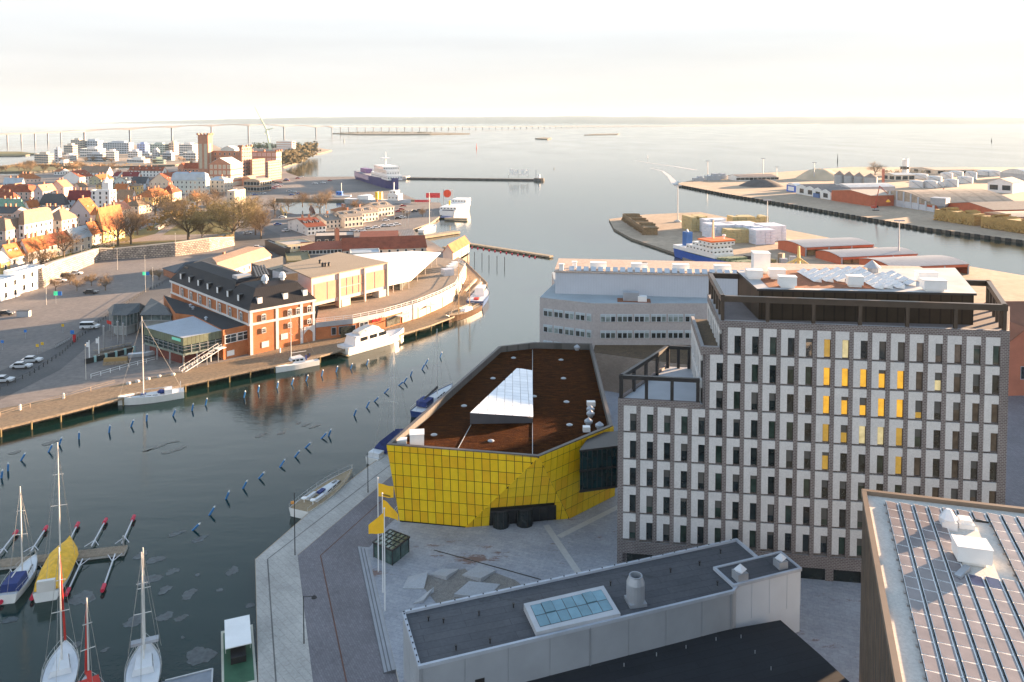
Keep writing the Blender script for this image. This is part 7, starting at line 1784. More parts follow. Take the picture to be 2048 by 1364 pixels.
rt, l = near('two_mast_yacht', 'white ketch with a railed stern and two masts at the bottom edge', (292,1300), (282,1420), 3.6, .08, 12.3, None, None, boom=False); rig(rt, .34*l, 1.2, 11.5, l, 3.6, boom=True, spr=(.6,)); cabin(rt, -l*.1, l*.2, 1.1, .9, 1.05, 1.7); MB().box(l*.28, -1.4, 2.0, l*.36, 1.4, 2.3).build('dinghy', M('grey_dinghy', (.35, .36, .38), .7), rt, local=True)
rt, l = boat('work_barge', 'narrow open barge with a white awning and green seats beside the promenade corner', (474,1268), (480,1395), 'barge'); MB().box(-l/2, -1.75, -.4, l/2, 1.75, .75).build('hull', M('cream_hull', (.50, .47, .38), .6, .1), rt, local=True)
MB().box(-l*.02, -1.4, 2.1, l*.47, 1.35, 2.2).build('awning', white, rt, local=True); MB().box(-l*.4, -1.5, .755, l*.45, 1.5, .8).build('deck', M('green_deck', (.03, .10, .05), .8), rt, local=True); MB().box(-l*.1, -.8, .8, l*.1, .8, 1.5).build('engine_box', dark, rt, local=True)
for x in (.1, .43): 
    for y in (-1.3, 1.3): MB().tube((l*x, y, .8), (l*x, y, 2.1), .04, n=4).build('awning_post', mastm, rt, local=True)
# --- pontoon with booms
pt = thing('pontoon', 'grey timber pontoon with white booms reaching from the left edge', 'pontoon', tuple(P(130, 1110, 0)))
a, b = P(-60, 1133, .5), P(252, 1098, .5); d = (b-a).normalized(); n_ = Vector((-d.y, d.x, 0)); LN = (b-a).length; an = math.atan2(d.y, d.x)
MB().rbox((a+b)/2, LN, 1.9, .05, .45, an).build('float', concrete, pt); pk = MB().box(-.09, -1.05, .45, .09, 1.05, .52).mesh('plank', wood); kk = wm(pt).inverted()
np_ = int(LN/.33)
for i in range(min(np_, 110)): q = kk @ (a+d*((i+.5)*LN/min(np_, 110))); inst(pk, 'plank', pt, (q.x, q.y, 0), an, scale=(LN/min(np_, 110)/.21, 1, 1))
bmw = M('boom_white', (.58, .58, .60), .5, .05); bmr = M('boom_red_float', (.55, .02, .06), .6, .1)
for (x0, y0, x1, y1) in ((0,1106,33,1063),(62,1102,93,1054),(130,1098,156,1047),(183,1092,212,1039),(244,1086,268,1033),(35,1136,2,1204),(95,1130,64,1196),(165,1118,133,1188),(230,1108,205,1180)):
    p, q = P(x0, y0, .5), P(x1, y1, .4); MB().tube(p, q, .1, n=6).build('boom', bmw, pt); MB().tube(p.lerp(q, .86), p.lerp(q, 1.02), .26, n=8).build('boom_float', bmr, pt)
    s_ = (q-p).normalized(); m_ = MB()
    for sg in (-1, 1): m_.tube(p+d*sg*.9, p.lerp(q, .22), .05, n=4)
    m_.build('boom_brace', bmw, pt)
p = P(247, 1090, .5); MB().tube(p, p+Vector((0, 0, 1.3)), .12, n=6).build('power_post', steel, pt)
pt2 = thing('corner_pontoon', 'grey metal edged pontoon corner at the bottom of the picture', 'pontoon', tuple(P(380, 1355, .6))); MB().prism([D2(P(x, y, .6)) for x, y in ((425,1338),(330,1362),(250,1382),(260,1460),(420,1460))], -.2, .6).build('float', M('pontoon_grey', (.22, .24, .27), .7), pt2)
a, b, c = P(425, 1338, .62), P(330, 1362, .62), P(420, 1440, .62); MB().tube(a, b, .12, n=4).tube(a, c, .12, n=4).build('metal_edge', steel, pt2)
# --- blue mooring posts
bp = thing('mooring_post', 'x', 'mooring post', (0, 0, 0)); blue = M('post_blue', (.02, .17, .42), .5, .3, obj=True)
MB().tube((0, 0, -1.0), (0, 0, 1.25), .15, n=8).build('post', blue, bp, local=True); MB().lathe((0, 0, 1.25), [(.15, 0), (.13, .12), (.03, .3)], 8).build('post_cap', white, bp, local=True)
row1 = [(3,956),(16,942),(42,921),(97,904),(118,890),(158,878),(218,865),(262,853),(293,842),(346,832),(384,821),(411,810),(488,795),(516,784),(554,776),(583,769),(612,762),(643,752),(672,744),(701,738),(733,730)]
row2 = [(386,1060),(419,1030),(452,998),(486,977),(518,957),(560,934),(590,914),(611,896),(643,877),(657,872),(708,831),(733,815),(749,803),(769,786),(798,771),(808,765),(821,752),(844,739),(851,728),(880,715)]
for r_i, (row, lab, g) in enumerate(((row1, 'blue mooring post with white cap leaning from the water in the left quay row', 'blue mooring posts along the left quay'), (row2, 'blue mooring post leaning out of the dark water in the middle row', 'blue mooring posts in the middle of the basin'))):
    for i, (x, y) in enumerate(row):
        o = place(bp, USED, tuple(P(x, y, 0)), 0, lab, g); o.rotation_euler = (R(rnd.uniform(-12, 4)), R(rnd.uniform(20, 48) if r_i else rnd.uniform(0, 32)), R(rnd.uniform(-15, 30)))
# --- thin posts and red buoys of the far marina
fp = thing('marina_jetty', 'angled wooden jetty with red mooring buoys off the end of the mall', 'jetty', tuple(P(935, 487, .8)))
for a_, b_, w_ in (((888,494),(934,486),2.2), ((934,486),(1103,512),2.6)):
    a, b = P(*a_, .8), P(*b_, .8); d = b-a; MB().rbox((a+b)/2, d.length, w_, .2, .9, math.atan2(d.y, d.x)).build('walkway', M('jetty_wood', (.33, .27, .19), .85, .2), fp)
a, b = P(950, 489.3, .5), P(1088, 511, .5)
for i in range(13): p = a.lerp(b, i/12); MB().rbox(p+Vector((-.6, -2.2, 0)), 0.6, 2.0, .4, .55, -.25).build('finger_pontoon', MATS['jetty_wood'], fp)
by = thing('red_buoy', 'x', 'buoy'); MB().lathe((0, 0, -.4), [(.15, 0), (.38, .3), (.38, .7), (.15, 1.0)], 10).build('float', bmr, by, local=True)
for i in range(14): t = i/13; place(by, USED, tuple(P(921+149*t, 492+24*t, 0)), 0, 'red mooring buoy in the straight row beside the angled jetty', 'red buoys beside the jetty')
st_ = thing('thin_stake', 'x', 'stake'); MB().tube((0, 0, -1), (0, 0, 4.0), .13, n=5).build('stake', dark, st_, local=True)
for x, y in ((909,515),(923,519),(935,520),(949,523),(964,525),(978,529),(994,531),(1009,533)): place(st_, USED, tuple(P(x, y, 0)), 0, 'thin dark mooring stake in the row off the mall point', 'dark stakes off the mall')
for a_, b_, lab, nm in (((832,474),(914,462),'sunlit wooden pier sticking out behind the red roofed house','wooden_pier'), ((890,436),(935,437),'narrow floating stage below the ferry','ferry_stage')):
    a, b = P(*a_, 1.2), P(*b_, 1.2); d = b-a; r = thing(nm, lab, 'pier', tuple((a+b)/2)); MB().rbox((a+b)/2, d.length, 5 if nm == 'wooden_pier' else 2.5, .2, 1.3, math.atan2(d.y, d.x)).build('walkway', MATS['jetty_wood'], r)
# ================================================================ ships
def block(rt, l, x0, x1, w_, z0, z1, mat, nm='deckhouse', rowz=(), taper=.0):
    MB().box(l*x0, -w_, z0, l*x1, w_, z1).build(nm, mat, rt, local=True)
    for z in rowz:
        m = MB(); n = max(2, int(l*(x1-x0)/2.2))
        for i in range(n):
            x = l*x0+(i+.5)*l*(x1-x0)/n
            for sg in (-1, 1): m.box(x-.45, sg*w_-.03, z, x+.45, sg*w_+.03, z+.8)
        for k in range(max(2, int(w_*2/2))):
            y = -w_+(k+.5)*w_*2/max(2, int(w_*2/2)); m.box(l*x0-.03, y-.5, z, l*x0+.02, y+.5, z+.8).box(l*x1-.02, y-.5, z, l*x1+.03, y+.5, z+.8)
        m.build('window_row', dgl, rt, local=True, kind='stuff')
rt, l = boat('cargo_ship', 'blue and white cargo ship with a blue funnel moored at the port quay', (1560,566), (1362,512), 'ship')
B = 13; s0 = .2
hull(rt, l, B, 6.2, M('cargo_blue', (.03, .10, .42), .4, .08), M('dark_green_deck', (.05, .08, .05), .8, .3), transom=.7, fwd=.3); MB().box(-l*.49, -B*.40, 6.2, -l*.02, B*.40, 8.6).build('raised_side', hull_w, rt, local=True)
block(rt, l, -.33, -.03, 5.4, 8.6, 11.4, hull_w, rowz=(9.6,)); block(rt, l, -.27, -.04, 5.0, 11.4, 14.0, hull_w, rowz=(12.3,)); block(rt, l, -.17, -.035, 6.6, 14.0, 16.4, hull_w, 'bridge', rowz=(14.9,))
MB().box(-l*.175, -6.8, 16.4, -l*.03, 6.8, 17.3).build('orange_band', M('safety_orange', (.80, .16, .03), .6, .05), rt, local=True); MB().box(-l*.45, -1.7, 8.6, -l*.40, 1.7, 17.8).build('funnel', M('funnel_blue', (.03, .12, .34), .5, .08), rt, local=True); MB().tube((-l*.425, 0, 17.8), (-l*.435, 0, 19.4), .5, n=8).build('exhaust', zinc, rt, local=True)
MB().tube((-l*.14, 0, 17.3), (-l*.14, 0, 29), .6, .35, n=6).build('mast', M('mast_cream', (.70, .55, .32), .6), rt, local=True); MB().tube((-l*.14, -2, 24), (-l*.14, 2, 24), .15, n=4).build('yard', white, rt, local=True)
MB().lathe((-l*.09, 3.5, 17.3), [(.3, 0), (.3, 1.5), (.8, 1.8), (.8, 2.6), (.3, 3)], 10).build('radar_dome', white, rt, local=True)
for i in range(9): MB().box(l*(.0+i*.045), -5, 6.2, l*(.03+i*.045), 5, 7.4+(i % 3)*.6).build('deck_cargo', M('green_cargo', (.16, .20, .12), .85, .5, .5, fine=2), rt, local=True)
rt = thing('harbour_crane_mast', 'yellow derrick mast with raked jibs behind the office roof', 'crane', tuple(P(1597, 545, P1)))
yj = M('derrick_yellow', (.72, .48, .16), .6, .1); c = P(1597, 545, P1); zt = ZV(c, 492)
MB().tube(c, (c.x, c.y, zt), .9, .4, n=6).build('mast', yj, rt)
for x, y in ((1556, 536), (1572, 540), (1615, 536), (1640, 545)): q = P(x, 548, P1); q.z = ZV(q, y); MB().tube((c.x, c.y, (zt+c.z)*.55), q, .35, n=4).build('jib', yj, rt)
q = P(1555, 552, P1); MB().box(q.x-6, q.y-2, P1, q.x+6, q.y+2, P1+2.2).build('blue_base', M('funnel_blue', (0, 0, 0)), rt)
bpy.data.objects['cargo_ship'].scale = (1, .9, .64)
for x, lab in ((1530, 'grey machinery heap beside the blue container'), (1552, 'rusty pipe and reel pile next to the red timber shed')):
    p = P(x, 530, P1); r = thing('machinery_heap', lab, 'scrap heap', tuple(p)); rr = random.Random(x)
    for i in range(9): q = p+Vector((rr.uniform(-7, 7), rr.uniform(-5, 5), 0)); MB().rbox(q, rr.uniform(1, 4), rr.uniform(1, 4), P1, P1+rr.uniform(1, 4.5), rr.uniform(0, 3)).build('machine_part', rr.choice((zinc, MATS['bare_timber_stack'], wood, dark)), r)
cb('steel_blue_container', 'steel blue container standing at the edge of the port yard', 'container', 1528, 518, 1522, 1533, 505, ang=12, roof='f', wm_=M('container_blue', (.16, .25, .34), .6), rm=dark, wr=0, wl=0, z=P1)
# research ship
rt, l = boat('research_ship', 'dark blue and purple hulled ship with a white superstructure behind the inner basin', (797,384), (722,360), 'ship')
hull(rt, l, 15, 9, M('indigo_hull', (.035, .04, .16), .4, .1), M('grey_ship_deck', (.35, .33, .33), .8), transom=.9, fwd=.65); block(rt, l, .0, .42, 6.5, 9, 13, hull_w, rowz=(10.5,)); block(rt, l, .06, .38, 5.6, 13, 17, hull_w, rowz=(14.3,)); block(rt, l, .1, .34, 7, 17, 20, hull_w, 'bridge', rowz=(18.1,))
MB().tube((l*.2, 0, 20), (l*.2, 0, 32), 1.2, .5, n=6).build('mast', white, rt, local=True); MB().box(l*.15, -3, 26, l*.24, 3, 26.6).build('yard', white, rt, local=True); MB().box(-l*.42, -3, 9, -l*.25, 3, 13).build('deck_crane', M('purple_gear', (.20, .12, .25), .6), rt, local=True); MB().box(-l*.48, -7.3, 4.5, -l*.05, 7.3, 8.6).build('purple_band', M('purple_hull_band', (.32, .27, .36), .5), rt, local=True)
rt, l = boat('patrol_ship', 'long light grey ship with yellow funnels moored in the inner basin', (822,411), (694,406), 'ship')
hull(rt, l, 9, 3.4, M('light_grey_hull', (.42, .46, .50), .5, .08), deck_w, transom=.85); block(rt, l, .18, .34, 3.5, 3.4, 8, hull_w, rowz=(5,)); block(rt, l, .2, .3, 3, 8, 10.4, hull_w, 'bridge', rowz=(8.8,)); block(rt, l, -.3, -.12, 3, 3.4, 6, hull_w)
for x in (-.04, .02): MB().box(l*x, -1.2, 3.4, l*(x+.035), 1.2, 8.8).build('funnel', M('funnel_yellow', (.80, .50, .02), .5), rt, local=True)
MB().tube((l*.24, 0, 10.4), (l*.24, 0, 16), .4, n=5).build('mast', white, rt, local=True)
rt, l = boat('ferry', 'white car ferry with an open stern ramp right of the round red sign', (934,417), (894,435), 'ferry')
hull(rt, l*1.1, 12, 5.0, hull_w, deck_w, transom=.95, fwd=.7); block(rt, l, -.5, .3, 5.9, 5, 7.6, hull_w, 'car_deck', rowz=(6.2,)); block(rt, l, .08, .36, 5.4, 7.6, 10.4, hull_w, 'bridge', rowz=(8.6,)); MB().box(-l*.505, -4, 1.2, -l*.5, 4, 5.6).build('stern_opening', dark, rt, local=True); MB().box(-l*.72, -3.6, .9, -l*.51, 3.6, 1.2).build('ramp', bl_h, rt, local=True); MB().tube((-l*.2, 3, 7.6), (-l*.2, 3, 11), .7, n=8).build('funnel', M('funnel_yellow', (0, 0, 0)), rt, local=True)
bpy.data.objects['ferry'].scale = (.9, .9, .8)
rt, l = boat('blue_wheelhouse_boat', 'fishing boat with a bright blue wheelhouse in the inner basin', (664,397), (702,397), 'boat')
hull(rt, l, 6, 2.6, hull_w, deck_w); block(rt, l, -.05, .25, 2, 2.6, 5.5, M('wheelhouse_blue', (.03, .15, .50), .5), rowz=(3.8,)); MB().tube((0, 0, 3), (0, 0, 12), .2, n=5).build('mast', mastm, rt, local=True)
rt, l = boat('pier_sailboat', 'white sailboat with a tall mast beside the sunlit wooden pier', (872,455), (842,466), 'boat'); hull(rt, l, 5, 1.6); rig(rt, l*.05, 1.5, 19, l, 5, r0=.2)
rt, l = boat('grey_cutter', 'small grey boat tied to the far basin quay', (720,400), (752,402), 'boat'); hull(rt, l, 5, 2.2, M('light_grey_hull', (0, 0, 0))); block(rt, l, -.1, .2, 1.8, 2.2, 4.6, hull_w)
rt, l = boat('speed_boat', 'tiny white boat leaving two foam lines near the tip of the far port', (1358,366), (1352,368), 'boat'); hull(rt, max(8, l), 3, 1.4); cabin(rt, -1, 2, 1, .8, 1.2, 2.4)
foam = M('wake_foam', (.42, .44, .45), .8, .1, .05)
for pts in (((1352,369),(1338,352),(1325,342),(1300,336)), ((1392,340),(1350,333),(1300,326),(1270,321))):
    for k in range(len(pts)-1):
        a, b = P(*pts[k], .05), P(*pts[k+1], .05); d = b-a; n_ = Vector((-d.y, d.x, 0)).normalized()*(3.5-k); MB().poly([a-n_, b-n_*.6, b+n_*.6, a+n_]).build('boat_wake', foam, kind='stuff')
# --- ice floes on the near basin
ice = M('thin_ice', (.045, .06, .066), .5, .5, .6, fine=2); ice_w = M('warm_ice', (.13, .12, .10), .5, .3, .6)
FL = [(165,1196,62,38),(298,1160,60,26),(345,1143,34,16),(378,1188,42,24),(330,1233,42,24),(362,1236,34,16),(268,1242,62,26),(400,1312,80,44),(465,1142,30,24),(500,1211,22,14),(310,1120,50,16),(400,1078,46,14),(352,1068,60,8),(282,1110,36,20),(440,1180,18,9),(395,1150,14,7),(150,1290,34,18),(365,1275,10,8),(20,1240,40,16),(330,1180,40,18),(210,1300,24,10)]
for i, (x, y, w_, h_) in enumerate(FL+[(522,871,30,7),(563,866,22,6),(597,846,14,5),(612,850,20,5),(630,853,28,5),(100,886,40,8),(30,905,30,7),(350,900,60,8),(320,893,90,5)]):
    q = []; r = random.Random(i*3+1)
    ph = [r.uniform(0, 6.3) for _ in range(4)]
    for k in range(40): a = 2*pi*k/40; rr = .74+.12*sin(a*2+ph[0])+.09*sin(a*3+ph[1])+.05*sin(a*7+ph[2])+.035*sin(a*13+ph[3]); q.append(P(x+cos(a)*w_*.5*rr, y+sin(a)*h_*.5*rr+cos(a)*-w_*.12, .015))
    tag(MB().poly([(p.x, p.y, .015+.001*i) for p in q]).build('ice_floe', ice_w if i >= len(FL) else ice), {0:'large thin ice floe just right of the yellow tarpaulin yacht', 7:'large ice floe beside the corner pontoon and the barge', 12:'long thin ice streak below the lowest blue mooring post', 2:'ice floe just off the end of the timber pontoon', 8:'small ice floe close to the promenade corner'}.get(i, 'thin pale ice floe drifting on the dark water of the near basin') if i < len(FL) else 'small warm toned ice patch on the water in the middle of the basin', 'ice floe', 'ice floes in the near basin' if i < len(FL) else 'warm ice patches in the middle basin')
# ================================================================ cars and street things
def car_proto(name, col, van=False):
    rt = thing(name, 'x', 'van' if van else 'car'); l, w_, h = (4.9, 1.9, 1.9) if van else (4.4, 1.8, 1.45); cm = M('car_'+col[0], col[1], .3, .04, obj=True)
    prof = [(-l/2, .35), (-l/2, .8), (-l/2+.12, h*.98), (l*.18, h), (l*.32, h*.62), (l/2-.05, h*.5), (l/2, .35)] if van else [(-l/2, .35), (-l/2, .85), (-l*.38, .95), (-l*.26, h), (l*.08, h), (l*.24, .92), (l/2-.08, .78), (l/2, .35)]
    low = MB().loft([[(x, y, min(z, .92 if not van else 1.1)) for x, z in prof] for y in (-w_/2, w_/2)], close=True); low.build('body', cm, rt, local=True)
    up = [(x, z) for x, z in prof if z > (.9 if not van else 1.1)]; zb_ = .92 if not van else 1.1
    up = [(up[0][0]-.05, zb_-.01)]+[(x, z-.06) for x, z in up]+[(up[-1][0]+.05, zb_-.01)]
    MB().loft([[(x, y, z) for x, z in up] for y in (-w_*.43, w_*.43)], close=True).build('window_glass', dgl, rt, local=True)
    tp = max(z for _, z in prof); xs = [x for x, z in prof if z > tp-.05]; MB().box(min(xs)-.1, -w_*.42, tp-.07, max(xs)+.05, w_*.42, tp).build('roof', cm, rt, local=True)
    wh = MB().tube((0, -.12, 0), (0, .12, 0), .33, n=10).mesh('wheel', dark)
    for x in (-l*.31, l*.31):
        for y in (-w_/2+.08, w_/2-.08): inst(wh, 'wheel', rt, (x, y, .33))
    hl = MB().box(-.03, -.2, -.08, .03, .2, .08).mesh('headlight', M('lamp_glass', (.7, .7, .68), .2)); tl = MB().box(-.03, -.18, -.08, .03, .18, .08).mesh('tail_light', M('tail_red', (.4, .02, .02), .3))
    for y in (-.6, .6): inst(hl, 'headlight', rt, (l/2-.03, y, .66)); inst(tl, 'tail_light', rt, (-l/2, y, .75))
    return rt
CP = dict(s=car_proto('silver_car', ('silver', (.48, .50, .52))), w=car_proto('white_car', ('white', (.72, .72, .72))), k=car_proto('dark_car', ('black', (.03, .032, .04))), r=car_proto('red_car', ('red', (.35, .03, .03))), v=car_proto('white_van', ('van_white', (.60, .62, .64)), True), b=car_proto('blue_car', ('blue', (.05, .12, .35))))
for x, y, k, a, lab in ((180,657,'v',5,'silver white van parked in front of the glass entrance pavilions'),(64,724,'s',8,'silver car parked behind another one along the road, farthest of the three'),(43,736,'s',8,'silver car in the middle of the three parked along the road'),(6,764,'s',8,'silver car cut by the left edge of the picture'),(12,630,'k',5,'black car driving on the square near the left edge'),(182,587,'k',5,'dark car standing alone in the middle of the square'),(180,560,'k',5,'dark car parked below the stone town wall'),(152,549,'w',5,'white car parked below the town wall, left of the dark one'),(119,564,'w',10,'white car in front of the white gallery'),(135,553,'k',10,'dark car behind the young trees by the wall'),
    (495,468,'w',30,'white car near the street junction'),(515,497,'w',5,'white car behind the dark parking ramp'),(565,436,'w',0,'white car below the yellow kiosk'),(572,463,'w',60,'white vehicle left of the white restaurant'),(555,450,'b',20,'blue car in the shade left of the white restaurant'),
    (802,420,'r',20,'red car farthest in the row on the ferry quay'),(797,424,'r',20,'red car nearest in the row on the ferry quay'),(806,413,'r',10,'lone dark red car near the old quay ships'),(829,424,'k',10,'left one of two dark cars on the shaded ferry quay'),(839,422,'k',10,'right one of two dark cars on the shaded ferry quay'),(796,438,'k',10,'dark car on the quay below the red ones'),(772,442,'w',20,'white car on the quay beside the last quay house'),(805,436,'w',20,'white car beside the dark car on the quay')):
    place(CP[k], USED, tuple(P(x, y, L+.03)), R(a), lab)
r_ = random.Random(9)
for i in range(34):
    x, y = r_.choice(((560, 365), (585, 360), (610, 357), (555, 372), (640, 366), (650, 362), (545, 375), (575, 385), (590, 388), (520, 388)))
    x += r_.uniform(-14, 14); y += r_.uniform(-3, 3); k = r_.choice('wswkrbk'); place(CP[k], USED, tuple(P(x, y, L+.03)), R(r_.uniform(0, 20)), 'small parked car among many on the big sunlit lot beside the brick factory', 'cars on the factory parking lot')
for i in range(12):
    x = 640+i*14+r_.uniform(-4, 4); y = 487-i*2.6+r_.uniform(-3, 2)
    if x < 800 and x > 700: place(CP[r_.choice('wsw')], USED, tuple(P(x, y-8, L+.03)), R(25), 'white or silver car parked in the yard behind the red roofed house', 'cars in the yard behind the red roof')
# flagpoles
fy = M('flag_yellow', (.95, .52, .02), .7, .1)
for (xb, yb, yt, lab, shape) in ((757,1143,957,'tallest looking flagpole with an outspread yellow flag, leftmost of the three', 0), (766,1185,988,'middle flagpole with a drooping folded yellow flag', 1), (770,1222,1018,'nearest flagpole with a yellow flag blown to the left', 2)):
    b = P(xb, yb, L); h_ = ZV(b, yt)-L; rt = thing('flagpole', lab, 'flagpole', tuple(b), 0, 'three flagpoles on the plaza')
    MB().tube((0, 0, 0), (0, 0, h_), .09, .05, n=8).lathe((0, 0, h_), [(.1, 0), (.1, .12), (.02, .2)], 8).build('pole', M('flagpole_white', (.74, .74, .74), .4, .04), rt, local=True)
    fm_ = MB(); nx = 10; secs = []
    for i in range(nx+1):
        t = i/nx; wv = .18*sin(t*7+shape)*t
        if shape == 0: c = [(t*2.0, wv, h_-.6-.45*t-s_*(1.75-.25*t)) for s_ in (0, .33, .66, 1)]
        elif shape == 1: c = [(t*1.9, wv*1.6, h_-.7-1.7*t*t*.9-.5*t-s_*(2.3*(1-t)+.8*t)) for s_ in (0, .33, .66, 1)]
        else: c = [(-t*1.9, wv, h_-.3-1.5*t-s_*(2.6*(1-t)+1.1*t)-.2*t) for s_ in (0, .33, .66, 1)]
        secs.append(c)
    fm_.loft(secs, caps=False).build('flag', fy, rt, local=True)
    e = MB(); sg = -1 if shape == 2 else 1
    for k in range(7): t = .35+.07*k; e.poly([(sg*t*2, -.25, h_-1.95-.5*t), (sg*(t+.045)*2, -.25, h_-1.95-.5*t), (sg*(t+.045)*2, -.25, h_-1.72-.5*t), (sg*t*2, -.25, h_-1.72-.5*t)])
    if shape == 0: e.build('flag_print', dark, rt, local=True)
# glass stair shelter
q = [P(748, 1090), P(788, 1130), P(819, 1108), P(786, 1070)]; zt = ZV(q[1], 1098)
q = [P(746, 1083, zt), P(784.5, 1100, zt), P(819, 1073, zt), P(780, 1058, zt)]
rt = thing('glass_shelter', 'square glass shelter with a gridded glass roof beside the flagpoles', 'shelter', (q[1].x, q[1].y, L)); sg_ = glass('shelter_glass', (.06, .10, .09), .05)
MB().poly([(p.x, p.y, zt-.06) for p in q]).build('roof_glass', glass('shelter_roof_glass', (.13, .16, .12), .08), rt)
fr = MB()
for i in range(4): fr.tube(Vector((q[i].x, q[i].y, zt-.1)), Vector((q[(i+1) % 4].x, q[(i+1) % 4].y, zt-.1)), .14, n=4)
fr.build('roof_frame', dark, rt)
for i in range(1, 5):
    t = i/5; MB().tube(q[0].lerp(q[1], t), q[3].lerp(q[2], t), .05, n=4).build('glazing_bar', dark, rt)
    if i < 4: MB().tube(q[0].lerp(q[3], i/4), q[1].lerp(q[2], i/4), .05, n=4).build('glazing_bar', dark, rt)
for i in range(4):
    a, b = q[i], q[(i+1) % 4]; c = (q[0]+q[2])/2
    for t in (0, .5): p = a.lerp(b, t); p = c+(p-c)*.97; MB().tube((p.x, p.y, L), (p.x, p.y, zt-.1), .06, n=4).build('post', dark, rt)
    a2, b2 = c+(a-c)*.95, c+(b-c)*.95; MB().poly([(a2.x, a2.y, L), (b2.x, b2.y, L), (b2.x, b2.y, zt-.15), (a2.x, a2.y, zt-.15)]).build('side_glass', sg_, rt)
c = (q[0]+q[2])/2; MB().rbox(c+Vector((.2, -.4, 0)), 1.6, 1.6, L, zt-.6, .6).build('lift_core', M('lift_dark', (.04, .05, .05), .5), rt)
# street lamps
def lamp(x, yb, yt, lab, arm=1.2, z=zq, s=1):
    b = P(x, yb, z); h_ = ZV(b, yt)-z; rt = thing('street_lamp', lab, 'street lamp', tuple(b), 0, 'street lamps')
    MB().tube((0, 0, 0), (0, 0, h_), .08*s, .05*s, n=6).build('post', dark, rt, local=True)
    if arm: MB().tube((0, 0, h_-.1), (arm, 0, h_), .04*s, n=4).lathe((arm, 0, h_-.2), [(.32*s, 0), (.28*s, .1), (.08, .28)], 10).build('lamp_head', dark, rt, local=True)
lamp(590, 1110, 985, 'tall dark lamp post at the corner of the promenade', 0); lamp(736, 985, 907, 'dark lamp post by the promenade near the yellow hall', 0); lamp(608, 1287, 1192, 'dark lamp post with a round head over the sett paving in front', 1.2)
lamp(1104, 690, 664, 'thin lamp post behind the yellow hall beside the water', 1.2)
for x, yb, yt, lab in ((93,610,548,'lamp post on the square left of the white gallery'),(291,584,511,'pale lamp post beside the green and blue sign'),(306,578,536,'second pale pole right of the green sign'),(235,540,498,'lamp post below the town wall corner'),(351,497,467,'pale pole on top of the town wall corner'),(228,508,476,'pale pole on the town wall, left section'),(164,530,492,'pale pole above the sunlit town wall'),(100,545,515,'pale pole at the left end of the town wall'),(172,760,690,'dark lamp post on the square near the fence'),(456,478,452,'lamp pole at the corner of the park'),(348,425,388,'tall pale mast by the park edge'),(371,412,384,'pale mast left of the ochre shed'),(377,420,380,'yellowish mast right of the park edge one'),(645,455,415,'tall pale flag mast in front of the basin, left one'),(652,455,412,'tall pale flag mast in front of the basin, right one'),(805,455,424,'white pole on the boat quay, left one'),(811,455,424,'white pole on the boat quay, middle one'),(817,453,422,'white pole on the boat quay, right one'),(789,444,414,'white pole beside the quay houses')):
    b = P(x, yb, L); h_ = ZV(b, yt)-L; rt = thing('light_pole', lab, 'pole', tuple(b)); k = max(.08, (yb-HOR)**-1*25); MB().tube((0, 0, 0), (0, 0, h_), k*.9, k*.6, n=5).build('pole', M('pale_pole', (.55, .52, .46), .6), rt, local=True)
    MB().lathe((0, 0, h_), [(k*1.6, 0), (k*1.6, k*1.2), (.05, k*2)], 6).build('pole_top', M('pale_pole', (0, 0, 0)), rt, local=True)
# big round sign on the ferry quay
b = P(896, 410, L); rt = thing('round_red_sign', 'tall square white sign board with a large red disc on the ferry quay', 'sign', tuple(b)); s = .34
for dx in (-3, 3): MB().tube((b.x+dx, b.y, L), (b.x+dx, b.y, ZV(b, 379)), .25, n=4).build('post', zinc, rt)
MB().box(b.x-3.2, b.y-.1, ZV(b, 398), b.x+3.2, b.y+.1, ZV(b, 379)).build('board', white, rt); MB().tube((b.x-.5, b.y-.3, ZV(b, 387)), (b.x-.5, b.y-.12, ZV(b, 387)), 2.7, n=18).build('disc', M('sign_orange_red', (.75, .07, .02), .5), rt)
for x, y, w_, lab in ((866, 404, 5, 'wide red billboard on the ferry quay'), (845, 407, 5.5, 'low red and white banner on the ferry quay')):
    b = P(x, y, L); rt = thing('red_billboard', lab, 'billboard', tuple(b))
    MB().box(b.x-w_, b.y-.1, L+(3 if x == 866 else 1), b.x+w_, b.y+.1, L+(6.5 if x == 866 else 2.6)).build('board', M('billboard_red', (.55, .04, .05), .6, .3, .8), rt)
    for dx in (-.8, .8): MB().tube((b.x+w_*dx, b.y+.2, L), (b.x+w_*dx, b.y+.2, L+3), .15, n=4).build('post', zinc, rt)
# road signs and small furniture on the square
def sgn(x, y, cols, lab, w_=.7, h0=1.8, name='road_sign'):
    b = P(x, y, L+.02); rt = thing(name, lab, 'sign', tuple(b)); MB().tube((0, 0, 0), (0, 0, h0), .05, n=5).build('post', steel, rt, local=True)
    for i, c_ in enumerate(cols): MB().box(-w_/2+i*w_*1.0, -.05, h0, w_/2+i*w_*1.0-.02, .05, h0+w_).build('sign_board', c_, rt, local=True)
sb, sy, sgr = M('sign_blue', (.02, .16, .50), .5), M('sign_yellow', (.75, .45, .03), .5), M('sign_green', (.05, .55, .25), .5, emit=.15)
sgn(112, 607, (sgr, sb), 'wide green and blue information board on the square', 1.3, 2.6); sgn(289, 570, (sgr, sb), 'smaller green and blue board under the pale lamp post', 1.2, 3.5); sgn(51, 678, (sb,), 'round blue road sign beside the road'); sgn(5, 700, (sb,), 'blue road sign at the left edge'); sgn(126, 666, (sy,), 'yellow road marker at the island of the road'); sgn(75, 708, (sy,), 'yellow marker post behind the silver cars, left one'); sgn(85, 704, (sy,), 'yellow marker post behind the silver cars, right one'); sgn(145, 680, (sb,), 'blue board beside the red pillar', 1, 1.6)
